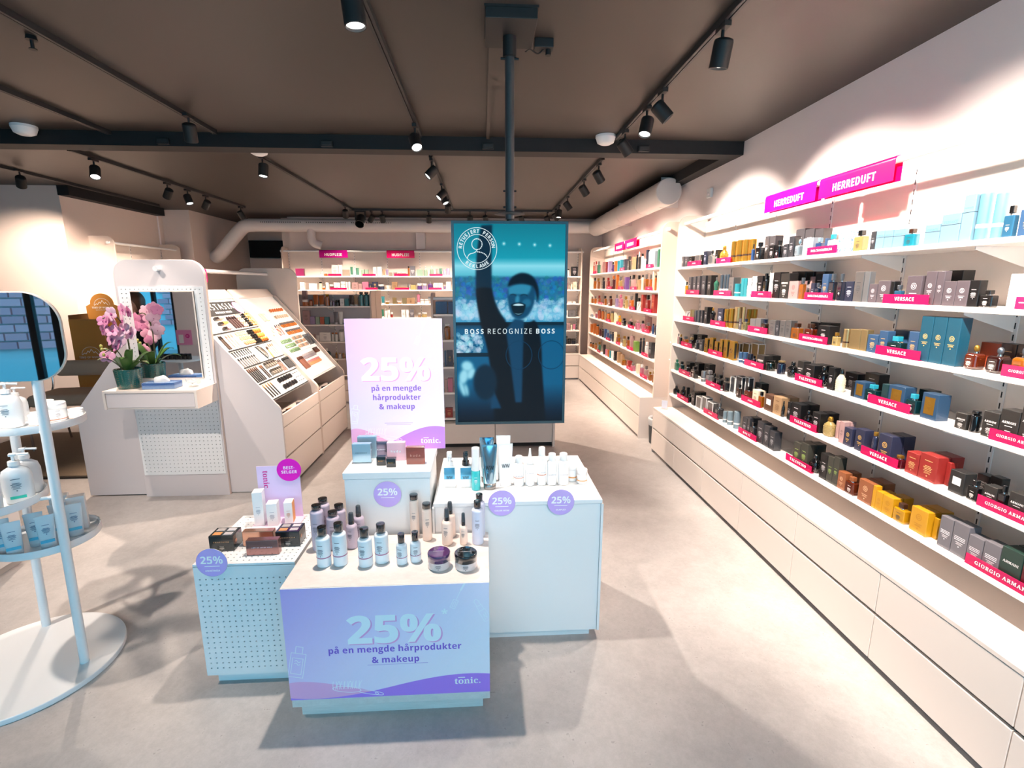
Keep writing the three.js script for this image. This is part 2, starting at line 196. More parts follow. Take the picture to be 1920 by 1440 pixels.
const NEAR_ITEMS = [
  '-5.071,-5.025,0.103,0.02,b,grey,.,1;-4.99,-4.934,0.099,0.02,b,grey,.,1;-4.895,-4.818,0.095,0.02,b,black,.,1;-4.76,-4.679,0.096,0.02,b,silver,.,1;-4.634,-4.591,0.095,0.02,b,black,.,1;-4.566,-4.507,0.122,0.02,b,navy,.,1;-4.481,-4.418,0.126,0.02,x,silver,black,1;-4.339,-4.285,0.118,0.02,b,black,.,1;-4.276,-4.187,0.148,0.02,s,gold,gold,1;-4.076,-4.025,0.168,0.02,k,gold,.,1;-3.984,-3.93,0.169,0.02,k,gold,.,1;-3.884,-3.834,0.166,0.02,k,gold,.,1;-3.797,-3.746,0.161,0.02,k,gold,.,1;-3.744,-3.722,0.121,0.02,r,blue,black,1;-3.71,-3.654,0.174,0.1,b,grey,.,1;-3.685,-3.622,0.128,0.02,r,black,black,1;-3.649,-3.575,0.171,0.1,b,grey,.,1;-3.511,-3.445,0.093,0.02,b,black,.,1;-3.436,-3.384,0.12,0.02,r,black,black,1;-3.436,-3.339,0.194,0.16,b,grey,.,1;-3.339,-3.285,0.088,0.02,b,slate,.,1;-3.333,-3.239,0.183,0.16,b,grey,.,1;-3.279,-3.223,0.133,0.02,b,slate,.,1;-3.218,-3.172,0.11,0.02,x,frost,sky,1;-3.232,-3.151,0.174,0.16,b,grey,.,1;-3.129,-3.029,0.105,0.02,b,ice,.,1;-3.009,-2.96,0.099,0.02,r,blue,sky,1;-2.925,-2.903,0.09,0.02,b,denim,.,1;-2.901,-2.848,0.109,0.02,r,floral,cyan,1;-2.812,-2.712,0.11,0.02,b,floral,.,1;-2.69,-2.625,0.108,0.02,r,straw,black,1;-2.568,-2.536,0.092,0.02,b,slate,.,1;-2.533,-2.48,0.091,0.02,b,sky,.,1;-2.478,-2.425,0.089,0.02,b,sky,.,1;-2.422,-2.362,0.086,0.02,b,sky,.,1;-2.357,-2.301,0.081,0.02,r,cyan,brown,1;-2.246,-2.17,0.087,0.02,b,sky,.,1;-2.167,-2.077,0.121,0.02,b,sky,.,1;-2.074,-2.023,0.187,0.02,b,sky,.,1;-2.02,-1.976,0.183,0.02,k,seaglass,.,1;-1.954,-1.913,0.172,0.02,k,seaglass,.,1;-1.898,-1.858,0.118,0.02,r,azure,black,1;-1.838,-1.771,0.096,0.02,b,denim,.,1;-1.767,-1.714,0.087,0.02,b,denim,.,1',
  '-4.944,-4.913,0.122,0.02,r,yellow,black,1;-4.87,-4.805,0.168,0.02,b,grey,.,1;-4.756,-4.702,0.171,0.02,b,grey,.,1;-4.668,-4.61,0.173,0.02,b,grey,.,1;-4.567,-4.488,0.176,0.02,b,slate,.,1;-4.448,-4.375,0.175,0.02,b,black,.,1;-4.338,-4.293,0.159,0.02,t,green,silver,1;-4.22,-4.186,0.175,0.02,k,steel,.,1;-4.157,-4.126,0.175,0.02,k,steel,.,1;-4.099,-4.075,0.176,0.02,k,steel,.,1;-4.051,-3.974,0.152,0.02,b,silver,.,1;-3.965,-3.911,0.1,0.02,k,teal,.,1;-3.852,-3.81,0.141,0.02,b,teal,.,1;-3.806,-3.764,0.141,0.02,b,teal,.,1;-3.756,-3.697,0.14,0.02,b,zebra,.,1;-3.691,-3.625,0.153,0.02,b,zebra,.,1;-3.62,-3.552,0.155,0.02,b,black,.,1;-3.545,-3.504,0.171,0.02,r,black,black,1;-3.465,-3.418,0.173,0.02,b,zebra,.,1;-3.414,-3.335,0.175,0.02,b,black,.,1;-3.4,-3.331,0.181,0.14,b,black,.,1;-3.324,-3.252,0.179,0.14,b,black,.,1;-3.328,-3.232,0.166,0.02,b,charcoal,.,1;-3.246,-3.171,0.176,0.14,b,black,.,1;-3.169,-3.149,0.142,0.12,b,rose,.,1;-3.228,-3.13,0.115,0.02,b,rose,.,1;-3.147,-3.065,0.174,0.14,b,black,.,1;-3.122,-3.082,0.135,0.02,r,amber,steel,1;-3.005,-2.971,0.102,0.02,b,navy,.,1;-2.967,-2.934,0.103,0.02,r,navy,steel,1;-2.907,-2.853,0.153,0.02,b,denim,.,1;-2.848,-2.805,0.154,0.02,r,midnight,steel,1;-2.773,-2.736,0.152,0.02,r,midnight,steel,1;-2.734,-2.711,0.108,0.02,b,midnight,.,1;-2.706,-2.646,0.109,0.02,b,navy,.,1;-2.641,-2.579,0.159,0.02,b,silver,.,1;-2.574,-2.537,0.158,0.02,b,chrome,.,1;-2.532,-2.478,0.095,0.02,b,mauve,.,1;-2.474,-2.399,0.111,0.02,b,mauve,.,1;-2.394,-2.372,0.107,0.02,b,black,.,1;-2.37,-2.33,0.089,0.02,r,azure,steel,1;-2.3,-2.219,0.131,0.02,b,mauve,.,1;-2.201,-2.147,0.15,0.02,b,mauve,.,1;-2.207,-2.135,0.154,0.13,b,charcoal,.,1;-2.144,-2.107,0.15,0.02,b,mauve,.,1;-2.104,-2.047,0.105,0.02,b,mauve,.,1;-2.045,-1.989,0.107,0.02,b,mauve,.,1;-1.987,-1.944,0.108,0.02,b,black,.,1;-1.938,-1.886,0.069,0.02,r,black,black,1;-1.829,-1.784,0.13,0.02,b,white,.,1;-1.782,-1.745,0.07,0.02,r,white,white,1;-1.727,-1.683,0.127,0.02,b,white,.,1',
  '-4.888,-4.834,0.087,0.02,b,zebra,.,1;-4.799,-4.741,0.111,0.02,k,palegold,.,1;-4.681,-4.639,0.11,0.02,b,steel,.,1;-4.613,-4.571,0.114,0.02,b,steel,.,1;-4.543,-4.5,0.117,0.02,b,slate,.,1;-4.469,-4.403,0.151,0.02,b,black,.,1;-4.37,-4.32,0.15,0.02,t,black,gold,1;-4.209,-4.111,0.15,0.02,b,navy,.,1;-4.1,-4.053,0.15,0.02,k,gold,.,1;-4.013,-3.973,0.157,0.02,k,gold,.,1;-3.935,-3.878,0.173,0.02,k,palegold,.,1;-3.889,-3.846,0.158,0.1,k,gold,.,1;-3.836,-3.798,0.087,0.02,b,grey,.,1;-3.796,-3.776,0.179,0.02,k,palegold,.,1;-3.813,-3.773,0.162,0.1,k,gold,.,1;-3.774,-3.727,0.09,0.02,r,olive,navy,1;-3.669,-3.598,0.098,0.02,b,chrome,.,1;-3.593,-3.522,0.105,0.02,b,chrome,.,1;-3.517,-3.463,0.103,0.02,r,brown,navy,1;-3.417,-3.337,0.105,0.02,b,silver,.,1;-3.332,-3.289,0.108,0.02,b,slate,.,1;-3.284,-3.225,0.11,0.02,b,silver,.,1;-3.22,-3.163,0.116,0.02,b,silver,.,1;-3.155,-3.08,0.103,0.02,r,amber,brown,1;-3.129,-3.043,0.111,0.13,b,black,.,1;-3.034,-2.934,0.116,0.13,b,black,.,1;-3.021,-2.946,0.11,0.02,r,cognac,brown,1;-2.892,-2.792,0.108,0.02,b,black,.,1;-2.762,-2.719,0.077,0.02,r,straw,gold,1;-2.688,-2.647,0.104,0.02,k,palegold,.,1;-2.624,-2.547,0.109,0.02,b,palegold,.,1;-2.544,-2.5,0.113,0.02,b,palegold,.,1;-2.494,-2.425,0.092,0.02,b,denim,.,1;-2.42,-2.368,0.118,0.02,b,denim,.,1;-2.438,-2.348,0.121,0.11,b,denim,.,1;-2.365,-2.285,0.097,0.02,r,petrol,cyan,1;-2.243,-2.19,0.13,0.02,b,denim,.,1;-2.187,-2.125,0.206,0.02,b,petrolblue,.,1;-2.122,-2.059,0.207,0.02,b,petrolblue,.,1;-2.056,-1.993,0.208,0.02,b,petrolblue,.,1;-1.998,-1.916,0.107,0.13,b,coral,.,1;-1.962,-1.907,0.101,0.02,x,cognac,gold,1;-1.914,-1.853,0.111,0.13,b,mahogany,.,1;-1.87,-1.81,0.103,0.02,x,mahogany,steel,1;-1.851,-1.799,0.114,0.13,b,mahogany,.,1;-1.774,-1.721,0.114,0.02,x,amber,steel,1;-1.693,-1.634,0.111,0.02,b,mahogany,.,1',
  '-5.061,-5.039,0.108,0.02,r,rose,black,1;-5.009,-4.973,0.105,0.02,r,black,gold,1;-4.99,-4.89,0.11,0.12,b,black,.,1;-4.926,-4.852,0.094,0.02,r,amber,steel,1;-4.802,-4.702,0.126,0.12,b,black,.,1;-4.764,-4.702,0.101,0.02,r,black,palegold,1;-4.624,-4.576,0.09,0.02,r,slate,steel,1;-4.52,-4.454,0.103,0.02,b,slate,.,1;-4.421,-4.359,0.128,0.02,g,gold,.,1;-4.318,-4.258,0.145,0.02,g,gold,.,1;-4.22,-4.167,0.122,0.02,g,gold,.,1;-4.132,-4.084,0.148,0.02,g,gold,.,1;-4.075,-3.975,0.128,0.12,w,palegold,.,1;-4.052,-3.994,0.153,0.02,g,gold,.,1;-3.958,-3.878,0.155,0.02,g,gold,.,1;-3.93,-3.83,0.142,0.12,w,palegold,.,1;-3.8,-3.766,0.083,0.02,k,denim,.,1;-3.796,-3.696,0.155,0.12,w,palegold,.,1;-3.738,-3.7,0.089,0.02,k,denim,.,1;-3.671,-3.633,0.086,0.02,k,midnight,.,1;-3.604,-3.565,0.081,0.02,r,midnight,black,1;-3.528,-3.431,0.1,0.02,b,charcoal,.,2;-3.426,-3.362,0.077,0.02,c,darkgreen,black,1;-3.284,-3.231,0.092,0.02,c,navy,palegold,1;-3.168,-3.105,0.105,0.02,s,black,black,1;-3.047,-2.986,0.126,0.02,b,charcoal,.,1;-2.982,-2.882,0.116,0.02,b,black,.,2;-2.86,-2.803,0.122,0.02,s,black,black,1;-2.756,-2.707,0.132,0.02,b,black,.,1;-2.763,-2.663,0.102,0.13,b,black,.,1;-2.702,-2.654,0.13,0.02,s,cream,black,1;-2.611,-2.511,0.125,0.13,b,black,.,1;-2.563,-2.541,0.086,0.02,b,black,.,1;-2.539,-2.467,0.092,0.02,b,denimgold,.,1;-2.463,-2.394,0.091,0.02,r,petrol,cyan,1;-2.355,-2.316,0.111,0.02,b,petrol,.,1;-2.312,-2.216,0.117,0.02,b,denimgold,.,1;-2.248,-2.182,0.106,0.12,b,petrol,.,1;-2.205,-2.149,0.096,0.02,r,petrol,cyan,1;-2.119,-2.037,0.119,0.02,b,denimgold,.,1;-1.947,-1.897,0.069,0.02,b,charcoal,.,1;-1.894,-1.858,0.09,0.02,c,black,black,1;-1.832,-1.77,0.105,0.02,b,charcoal,.,1;-1.767,-1.697,0.129,0.02,b,charcoal,.,1;-1.694,-1.634,0.163,0.02,b,charcoal,.,1;-1.631,-1.579,0.176,0.02,b,charcoal,.,1',
  '-5.088,-5.035,0.114,0.02,r,green,green,1;-5.026,-4.926,0.097,0.12,b,black,.,1;-4.967,-4.906,0.112,0.02,r,petrol,black,1;-4.826,-4.756,0.105,0.02,r,black,black,1;-4.818,-4.718,0.125,0.12,b,black,.,1;-4.675,-4.575,0.11,0.02,r,charcoal,black,1;-4.632,-4.532,0.141,0.14,b,black,.,1;-4.451,-4.399,0.101,0.02,k,chrome,.,1;-4.352,-4.289,0.13,0.02,f,chrome,.,1;-4.216,-4.183,0.126,0.02,f,black,.,1;-4.138,-4.084,0.128,0.02,f,black,.,1;-4.02,-3.967,0.124,0.02,f,black,.,1;-3.965,-3.885,0.14,0.06,w,slate,.,1;-3.875,-3.782,0.158,0.06,w,slate,.,1;-3.78,-3.741,0.118,0.11,b,tan,.,1;-3.78,-3.733,0.106,0.02,r,brown,black,1;-3.731,-3.676,0.175,0.06,w,slate,.,1;-3.674,-3.585,0.143,0.11,b,black,.,1;-3.659,-3.596,0.116,0.02,r,cognac,black,1;-3.54,-3.463,0.116,0.02,b,cream,.,1;-3.458,-3.415,0.116,0.02,r,amber,black,1;-3.373,-3.273,0.118,0.02,b,brownlabel,.,2;-3.266,-3.172,0.127,0.02,b,tan,.,2;-3.17,-3.15,0.111,0.02,s,black,black,1;-3.102,-3.066,0.122,0.02,b,black,.,1;-3.062,-2.962,0.129,0.02,b,black,.,2;-2.947,-2.894,0.106,0.02,s,black,black,1;-2.849,-2.777,0.12,0.02,b,black,.,2;-2.761,-2.693,0.116,0.02,s,straw,gold,1;-2.691,-2.665,0.104,0.06,b,rose,.,1;-2.608,-2.573,0.126,0.02,b,rose,.,2;-2.57,-2.511,0.103,0.02,b,indigo,.,1;-2.485,-2.421,0.121,0.02,b,indigo,.,1;-2.376,-2.35,0.132,0.02,c,indigo,gold,1;-2.326,-2.246,0.141,0.02,b,indigo,.,2;-2.229,-2.174,0.063,0.02,r,burgundy,gold,1;-2.152,-2.083,0.105,0.02,b,red,.,1;-2.079,-1.988,0.124,0.02,b,red,.,2;-1.986,-1.966,0.108,0.06,b,red,.,1;-1.925,-1.858,0.1,0.02,b,charcoallabel,.,1;-1.909,-1.858,0.085,0.13,b,charcoal,.,1;-1.855,-1.808,0.095,0.13,b,charcoal,.,1;-1.844,-1.797,0.088,0.02,r,black,black,1;-1.776,-1.724,0.092,0.02,b,charcoal,.,1;-1.722,-1.693,0.112,0.02,r,black,black,1;-1.679,-1.616,0.105,0.02,b,charcoal,.,2;-1.612,-1.556,0.127,0.02,b,charcoal,.,1',
  '-5.1,-5.031,0.092,0.02,s,black,black,1;-4.907,-4.844,0.123,0.02,s,black,black,1;-4.753,-4.727,0.14,0.02,b,black,.,1;-4.705,-4.661,0.083,0.02,r,black,black,1;-4.607,-4.539,0.132,0.02,b,black,.,2;-4.5,-4.4,0.111,0.02,w,silver,.,1;-4.381,-4.281,0.135,0.02,w,silver,.,1;-4.26,-4.16,0.116,0.02,w,silver,.,1;-4.115,-4.054,0.139,0.02,x,slate,silver,1;-3.971,-3.937,0.096,0.02,k,steelblue,.,1;-3.903,-3.854,0.114,0.02,k,steelblue,.,1;-3.799,-3.747,0.141,0.02,k,steelblue,.,1;-3.645,-3.575,0.135,0.02,b,slate,.,2;-3.57,-3.536,0.147,0.02,b,slate,.,2;-3.53,-3.478,0.127,0.02,r,slate,black,1;-3.432,-3.349,0.161,0.02,b,slate,.,1;-3.344,-3.273,0.153,0.02,b,slate,.,1;-3.268,-3.203,0.135,0.02,b,slate,.,1;-2.995,-2.923,0.143,0.02,b,moss,.,2;-2.92,-2.849,0.161,0.02,b,moss,.,2;-2.842,-2.779,0.113,0.02,s,black,black,1;-2.729,-2.668,0.156,0.02,b,black,.,1;-2.666,-2.618,0.159,0.02,b,moss,.,2;-2.616,-2.574,0.174,0.02,b,moss,.,1;-2.572,-2.515,0.103,0.02,b,copper,.,2;-2.511,-2.448,0.099,0.02,r,cognac,copper,1;-2.413,-2.319,0.121,0.02,b,copper,.,2;-2.316,-2.294,0.121,0.02,b,yellow,.,1;-2.292,-2.25,0.102,0.02,b,yellow,.,2;-2.247,-2.183,0.101,0.02,b,yellow,.,2;-2.178,-2.113,0.096,0.02,r,yellow,brown,1;-2.079,-1.99,0.119,0.02,b,yellow,.,2;-1.988,-1.966,0.101,0.05,b,yellow,.,1;-1.93,-1.87,0.143,0.02,b,pewter,.,1;-1.867,-1.799,0.146,0.02,b,pewter,.,1;-1.797,-1.735,0.122,0.02,b,pewter,.,1;-1.732,-1.667,0.13,0.02,b,pewter,.,1;-1.665,-1.587,0.143,0.02,b,bottlegreen,.,2;-1.584,-1.514,0.182,0.02,b,burgundy,.,1'
].map(readRow);
const FAR_ITEMS = [
  '-9.211,-9.17,0.213,0.02,r,coral,red,1;-9.062,-9.007,0.216,0.02,r,rose,red,1;-8.871,-8.771,0.206,0.02,r,green,silver,1;-8.546,-8.46,0.182,0.02,b,rose,.,1;-8.268,-8.224,0.171,0.02,b,red,.,1;-8.12,-8.037,0.172,0.02,b,lilac,.,1;-7.876,-7.824,0.153,0.02,r,purple,black,1;-7.721,-7.665,0.159,0.02,b,orange,.,1;-7.538,-7.499,0.155,0.02,b,cyan,.,1;-7.422,-7.348,0.165,0.02,b,cyan,.,1;-7.216,-7.143,0.159,0.02,b,navy,.,1;-7.005,-6.932,0.188,0.02,r,black,black,1;-6.806,-6.738,0.169,0.02,b,tan,.,1;-6.625,-6.593,0.193,0.02,c,black,black,1;-6.512,-6.476,0.158,0.02,b,black,.,1;-6.415,-6.381,0.189,0.02,c,white,black,1;-6.217,-6.177,0.222,0.02,b,navy,.,1;-6.113,-6.044,0.197,0.02,b,white,.,1;-5.944,-5.886,0.193,0.02,b,ice,.,1;-5.803,-5.747,0.202,0.02,b,green,.,1',
  '-9.143,-9.063,0.195,0.02,r,amber,black,1;-8.882,-8.782,0.183,0.02,r,amber,gold,1;-8.507,-8.407,0.187,0.02,r,navy,black,1;-8.181,-8.081,0.182,0.02,r,red,red,1;-7.842,-7.756,0.209,0.02,r,burgundy,orange,1;-7.591,-7.543,0.216,0.02,b,orange,.,1;-7.451,-7.351,0.184,0.02,r,straw,silver,1;-7.121,-7.032,0.175,0.02,b,purple,.,1;-6.884,-6.855,0.188,0.02,r,silver,black,1;-6.801,-6.703,0.198,0.02,r,rose,black,1;-6.544,-6.473,0.188,0.02,r,tan,black,1;-6.36,-6.328,0.191,0.02,c,cream,black,1;-6.245,-6.17,0.195,0.02,r,amber,silver,1;-6.053,-6.007,0.189,0.02,r,orange,silver,1;-5.929,-5.903,0.222,0.02,b,cream,.,1;-5.859,-5.834,0.176,0.02,c,orange,black,1;-5.771,-5.728,0.213,0.02,b,cream,.,1',
  '-9.325,-9.242,0.119,0.02,r,amber,silver,1;-9.071,-8.991,0.131,0.02,r,orange,silver,1;-8.781,-8.681,0.15,0.02,r,orange,red,1;-8.345,-8.245,0.153,0.02,r,amber,black,1;-7.993,-7.893,0.16,0.02,r,cognac,black,1;-7.589,-7.523,0.187,0.02,r,lilac,silver,1;-7.391,-7.291,0.191,0.02,r,pink,pink,1;-7.119,-7.019,0.173,0.02,r,straw,gold,1;-6.84,-6.748,0.183,0.02,r,orange,silver,1;-6.594,-6.558,0.222,0.02,b,black,.,1;-6.494,-6.429,0.164,0.02,r,zebra,black,1;-6.32,-6.255,0.21,0.02,b,red,.,1;-6.149,-6.059,0.209,0.02,r,red,black,1;-5.924,-5.824,0.222,0.02,b,red,.,1',
  '-9.325,-9.225,0.061,0.02,r,ice,white,1;-8.924,-8.867,0.101,0.02,r,pink,white,1;-8.733,-8.672,0.174,0.02,c,coral,silver,1;-8.461,-8.409,0.174,0.02,c,orange,silver,1;-8.242,-8.206,0.173,0.02,c,tan,silver,1;-8.087,-8.031,0.149,0.02,c,orange,silver,1;-7.852,-7.795,0.172,0.02,c,straw,silver,1;-7.622,-7.549,0.167,0.02,b,cream,.,1;-7.405,-7.323,0.133,0.02,r,yellow,yellow,1;-7.171,-7.071,0.108,0.02,r,black,black,1;-6.845,-6.745,0.116,0.02,r,black,rose,1;-6.512,-6.427,0.127,0.02,r,pink,rose,1;-6.432,-6.332,0.195,0.12,b,rose,.,1;-6.29,-6.229,0.133,0.02,r,pink,black,1;-6.093,-5.998,0.124,0.02,r,red,silver,1;-5.859,-5.834,0.125,0.02,c,blue,navy,1;-5.769,-5.737,0.114,0.02,c,navy,navy,1',
  '-9.29,-9.217,0.159,0.02,b,orange,.,1;-9.047,-8.984,0.186,0.02,b,orange,.,1;-8.827,-8.769,0.182,0.02,c,orange,black,1;-8.576,-8.531,0.131,0.02,c,burgundy,black,1;-8.378,-8.343,0.143,0.02,c,brown,black,1;-8.225,-8.169,0.157,0.02,b,blue,.,1;-8.051,-7.99,0.154,0.02,r,blue,sky,1;-7.866,-7.814,0.149,0.02,r,denim,silver,1;-7.706,-7.675,0.154,0.02,c,navy,black,1;-7.576,-7.529,0.165,0.02,b,cream,.,1;-7.435,-7.335,0.143,0.02,r,amber,gold,1;-7.096,-7.023,0.153,0.02,r,straw,gold,1;-6.897,-6.837,0.164,0.02,r,amber,black,1;-6.734,-6.673,0.188,0.02,b,rose,.,1;-6.566,-6.466,0.137,0.02,b,leafbox,.,1;-6.309,-6.278,0.2,0.02,c,midnight,black,1;-6.193,-6.161,0.216,0.02,c,slate,steel,1;-6.081,-6.026,0.178,0.02,r,white,white,1;-5.938,-5.838,0.191,0.02,b,slate,.,1',
  '-9.325,-9.262,0.09,0.02,r,orange,black,1;-9.121,-9.057,0.101,0.02,r,amber,black,1;-8.906,-8.829,0.115,0.02,r,orange,gold,1;-8.649,-8.549,0.17,0.02,r,green,gold,1;-8.25,-8.203,0.165,0.02,b,black,.,1;-8.091,-8.042,0.106,0.02,b,pink,.,1;-7.938,-7.903,0.115,0.02,b,orange,.,1;-7.824,-7.784,0.118,0.02,b,teal,.,1;-7.697,-7.651,0.13,0.02,b,white,.,1;-7.55,-7.49,0.145,0.02,b,black,.,1;-7.354,-7.285,0.158,0.02,b,tan,.,1;-7.153,-7.095,0.149,0.02,b,tan,.,1;-7.093,-7.018,0.082,0.02,c,amber,gold,1;-6.82,-6.75,0.108,0.02,b,red,.,1;-6.633,-6.536,0.104,0.02,r,pink,silver,1;-6.385,-6.335,0.129,0.02,b,cream,.,1;-6.237,-6.172,0.145,0.02,r,pink,white,1;-6.063,-5.996,0.156,0.02,r,rose,silver,1;-5.898,-5.846,0.106,0.02,r,amber,gold,1;-5.765,-5.731,0.135,0.02,r,amber,gold,1'
].map(readRow);
const BACK_ITEMS = [
  '-3.401,-3.25,0.133,0.02,b,magenta,.,1;-2.969,-2.916,0.062,0.02,j,white,.,1;-2.905,-2.837,0.062,0.02,j,orange,.,1;-2.754,-2.634,0.198,0.02,b,white,.,1;-2.627,-2.566,0.198,0.02,b,white,.,1;-2.56,-2.438,0.116,0.02,b,beige,.,1;-2.424,-2.374,0.163,0.02,u,green,.,1;-2.325,-2.263,0.145,0.02,u,green,.,1;-2.229,-2.168,0.117,0.02,b,mint,.,1;-2.16,-2.095,0.117,0.02,b,mint,.,1;-2.01,-1.941,0.164,0.02,b,white,.,1;-1.934,-1.847,0.164,0.02,b,white,.,1;-1.84,-1.791,0.118,0.02,u,tan,.,1;-1.78,-1.731,0.118,0.02,u,lilac,.,1;-1.721,-1.663,0.064,0.02,b,beige,.,1;-1.644,-1.578,0.082,0.02,j,pink,.,1;-1.564,-1.495,0.064,0.02,j,rose,.,1;-1.488,-1.411,0.064,0.02,j,pink,.,1;-1.381,-1.341,0.176,0.02,c,amber,black,1;-1.334,-1.242,0.183,0.02,b,pewter,.,1;-1.208,-1.102,0.119,0.02,b,mint,.,1;-1.089,-1.016,0.18,0.02,p,mint,.,1;-0.972,-0.906,0.184,0.02,p,mint,.,1;-0.864,-0.816,0.13,0.02,u,rose,.,1;-0.801,-0.742,0.138,0.02,u,green,.,1;-0.735,-0.684,0.12,0.02,u,lilac,.,1;-0.676,-0.606,0.138,0.02,u,lilac,.,1',
  '-3.341,-3.259,0.132,0.02,b,white,.,2;-3.182,-3.045,0.114,0.02,b,white,.,2;-3.009,-2.946,0.141,0.02,c,cream,black,2;-2.945,-2.898,0.06,0.02,j,amber,.,2;-2.886,-2.828,0.132,0.02,u,white,.,2;-2.816,-2.74,0.096,0.02,j,brown,.,2;-2.731,-2.623,0.132,0.02,b,white,.,2;-2.614,-2.531,0.15,0.02,j,white,.,2;-2.524,-2.485,0.143,0.02,u,white,.,2;-2.477,-2.438,0.143,0.02,u,white,.,2;-2.406,-2.297,0.133,0.02,b,rose,.,2;-2.291,-2.226,0.107,0.02,b,rose,.,2;-2.217,-2.104,0.143,0.02,b,pink,.,2;-2.099,-2.044,0.107,0.02,b,indigo,.,2;-2.035,-1.937,0.143,0.02,b,indigo,.,2;-1.932,-1.823,0.096,0.02,j,indigo,.,2;-1.809,-1.696,0.078,0.02,u,beige,.,2;-1.678,-1.576,0.144,0.02,b,tan,.,2;-1.572,-1.407,0.053,0.02,b,tan,.,2;-1.394,-1.339,0.107,0.02,u,silver,.,2;-1.332,-1.241,0.089,0.02,b,straw,.,2;-1.214,-1.129,0.115,0.02,j,purple,.,2;-1.122,-1.037,0.115,0.02,j,lilac,.,2;-1.025,-0.926,0.151,0.02,p,purple,.,2;-0.915,-0.834,0.126,0.02,b,white,.,2;-0.827,-0.742,0.126,0.02,b,white,.,2;-0.725,-0.688,0.064,0.02,u,purple,.,2;-0.679,-0.594,0.144,0.02,b,white,.,2',
  '-1.888,-1.826,0.137,0.02,u,teal,.,3;-1.816,-1.746,0.049,0.02,j,gold,.,3;-1.68,-1.607,0.119,0.02,b,palegold,.,3;-1.603,-1.518,0.045,0.02,j,tan,.,3;-1.5,-1.423,0.111,0.02,b,palegold,.,3;-1.416,-1.268,0.111,0.02,b,tan,.,3;-1.229,-1.173,0.177,0.02,u,pink,.,3;-1.169,-1.102,0.088,0.02,j,white,.,3;-1.091,-1.01,0.088,0.02,j,white,.,3',
  '-1.893,-1.849,0.148,0.02,u,green,.,4;-1.841,-1.789,0.167,0.02,p,white,.,4;-1.783,-1.735,0.141,0.02,b,white,.,4;-1.73,-1.686,0.092,0.02,j,red,.,4;-1.526,-1.454,0.14,0.02,b,white,.,4;-1.447,-1.387,0.147,0.02,u,white,.,4;-1.369,-1.291,0.147,0.02,b,pewter,.,4;-1.223,-1.167,0.083,0.02,j,tan,.,4;-1.148,-1.055,0.091,0.02,j,straw,.,4'
].map(readRow);
const BACK_END_ITEMS = [
  '1.56,1.591,0.146,0.02,c,straw,black,1;1.595,1.635,0.135,0.02,c,white,black,1;1.661,1.791,0.176,0.02,b,black,.,1',
  '1.557,1.601,0.125,0.02,b,pink,.,2;1.608,1.657,0.088,0.02,u,beige,.,2;1.664,1.701,0.103,0.02,u,cream,.,2;1.707,1.778,0.146,0.02,b,cream,.,2',
  '1.564,1.603,0.04,0.02,j,pink,.,3;1.607,1.704,0.04,0.02,j,white,.,3;1.712,1.769,0.04,0.02,j,white,.,3',
  '1.568,1.619,0.117,0.02,b,white,.,4;1.626,1.76,0.124,0.02,b,silver,.,4',
  '1.573,1.599,0.119,0.02,u,black,.,5;1.604,1.671,0.132,0.02,b,rose,.,5;1.676,1.715,0.1,0.02,u,cream,.,5;1.72,1.779,0.112,0.02,u,pink,.,5',
  '1.578,1.624,0.159,0.02,j,midnight,.,6;1.631,1.695,0.108,0.02,j,charcoal,.,6;1.701,1.786,0.107,0.02,j,midnight,.,6'
].map(readRow);
const MID_LEFT_ITEMS = [
  '-2.729,-2.661,0.229,0.1,b,rose,.,1;-2.714,-2.623,0.097,0.02,j,orange,.,1;-2.617,-2.559,0.097,0.02,c,orange,red,1;-2.551,-2.474,0.163,0.02,u,orange,.,1;-2.469,-2.384,0.156,0.02,u,orange,.,1;-2.376,-2.309,0.177,0.02,c,orange,yellow,1;-2.309,-2.271,0.082,0.02,c,silver,silver,1;-2.263,-2.236,0.076,0.02,c,lilac,silver,1;-2.229,-2.161,0.09,0.02,j,black,.,1;-2.151,-2.089,0.111,0.02,b,white,.,1;-2.083,-2.024,0.111,0.02,b,teal,.,1;-2.015,-1.958,0.158,0.02,u,brown,.,1;-1.953,-1.884,0.158,0.02,u,tan,.,1;-1.87,-1.801,0.207,0.02,c,teal,black,1;-1.795,-1.724,0.207,0.02,c,teal,black,1',
  '-2.717,-2.616,0.209,0.02,b,rose,.,2;-2.614,-2.54,0.119,0.02,b,lilac,.,2;-2.531,-2.472,0.113,0.02,b,mint,.,2;-2.466,-2.404,0.112,0.02,b,coral,.,2;-2.398,-2.333,0.112,0.02,b,teal,.,2;-2.268,-2.2,0.185,0.02,u,pewter,.,2;-2.194,-2.126,0.185,0.02,u,white,.,2',
  '-2.59,-2.551,0.107,0.02,u,rose,.,3;-2.547,-2.499,0.091,0.02,u,white,.,3;-2.49,-2.325,0.137,0.02,b,white,.,3;-2.317,-2.275,0.133,0.02,c,white,orange,3;-2.269,-2.221,0.133,0.02,c,white,orange,3;-2.203,-2.122,0.181,0.02,c,white,silver,3',
  '-2.448,-2.352,0.156,0.02,p,petrol,.,4;-2.278,-2.242,0.09,0.02,c,amber,yellow,4;-2.23,-2.188,0.083,0.02,c,white,yellow,4;-2.176,-2.137,0.077,0.02,c,amber,yellow,4'
].map(readRow);
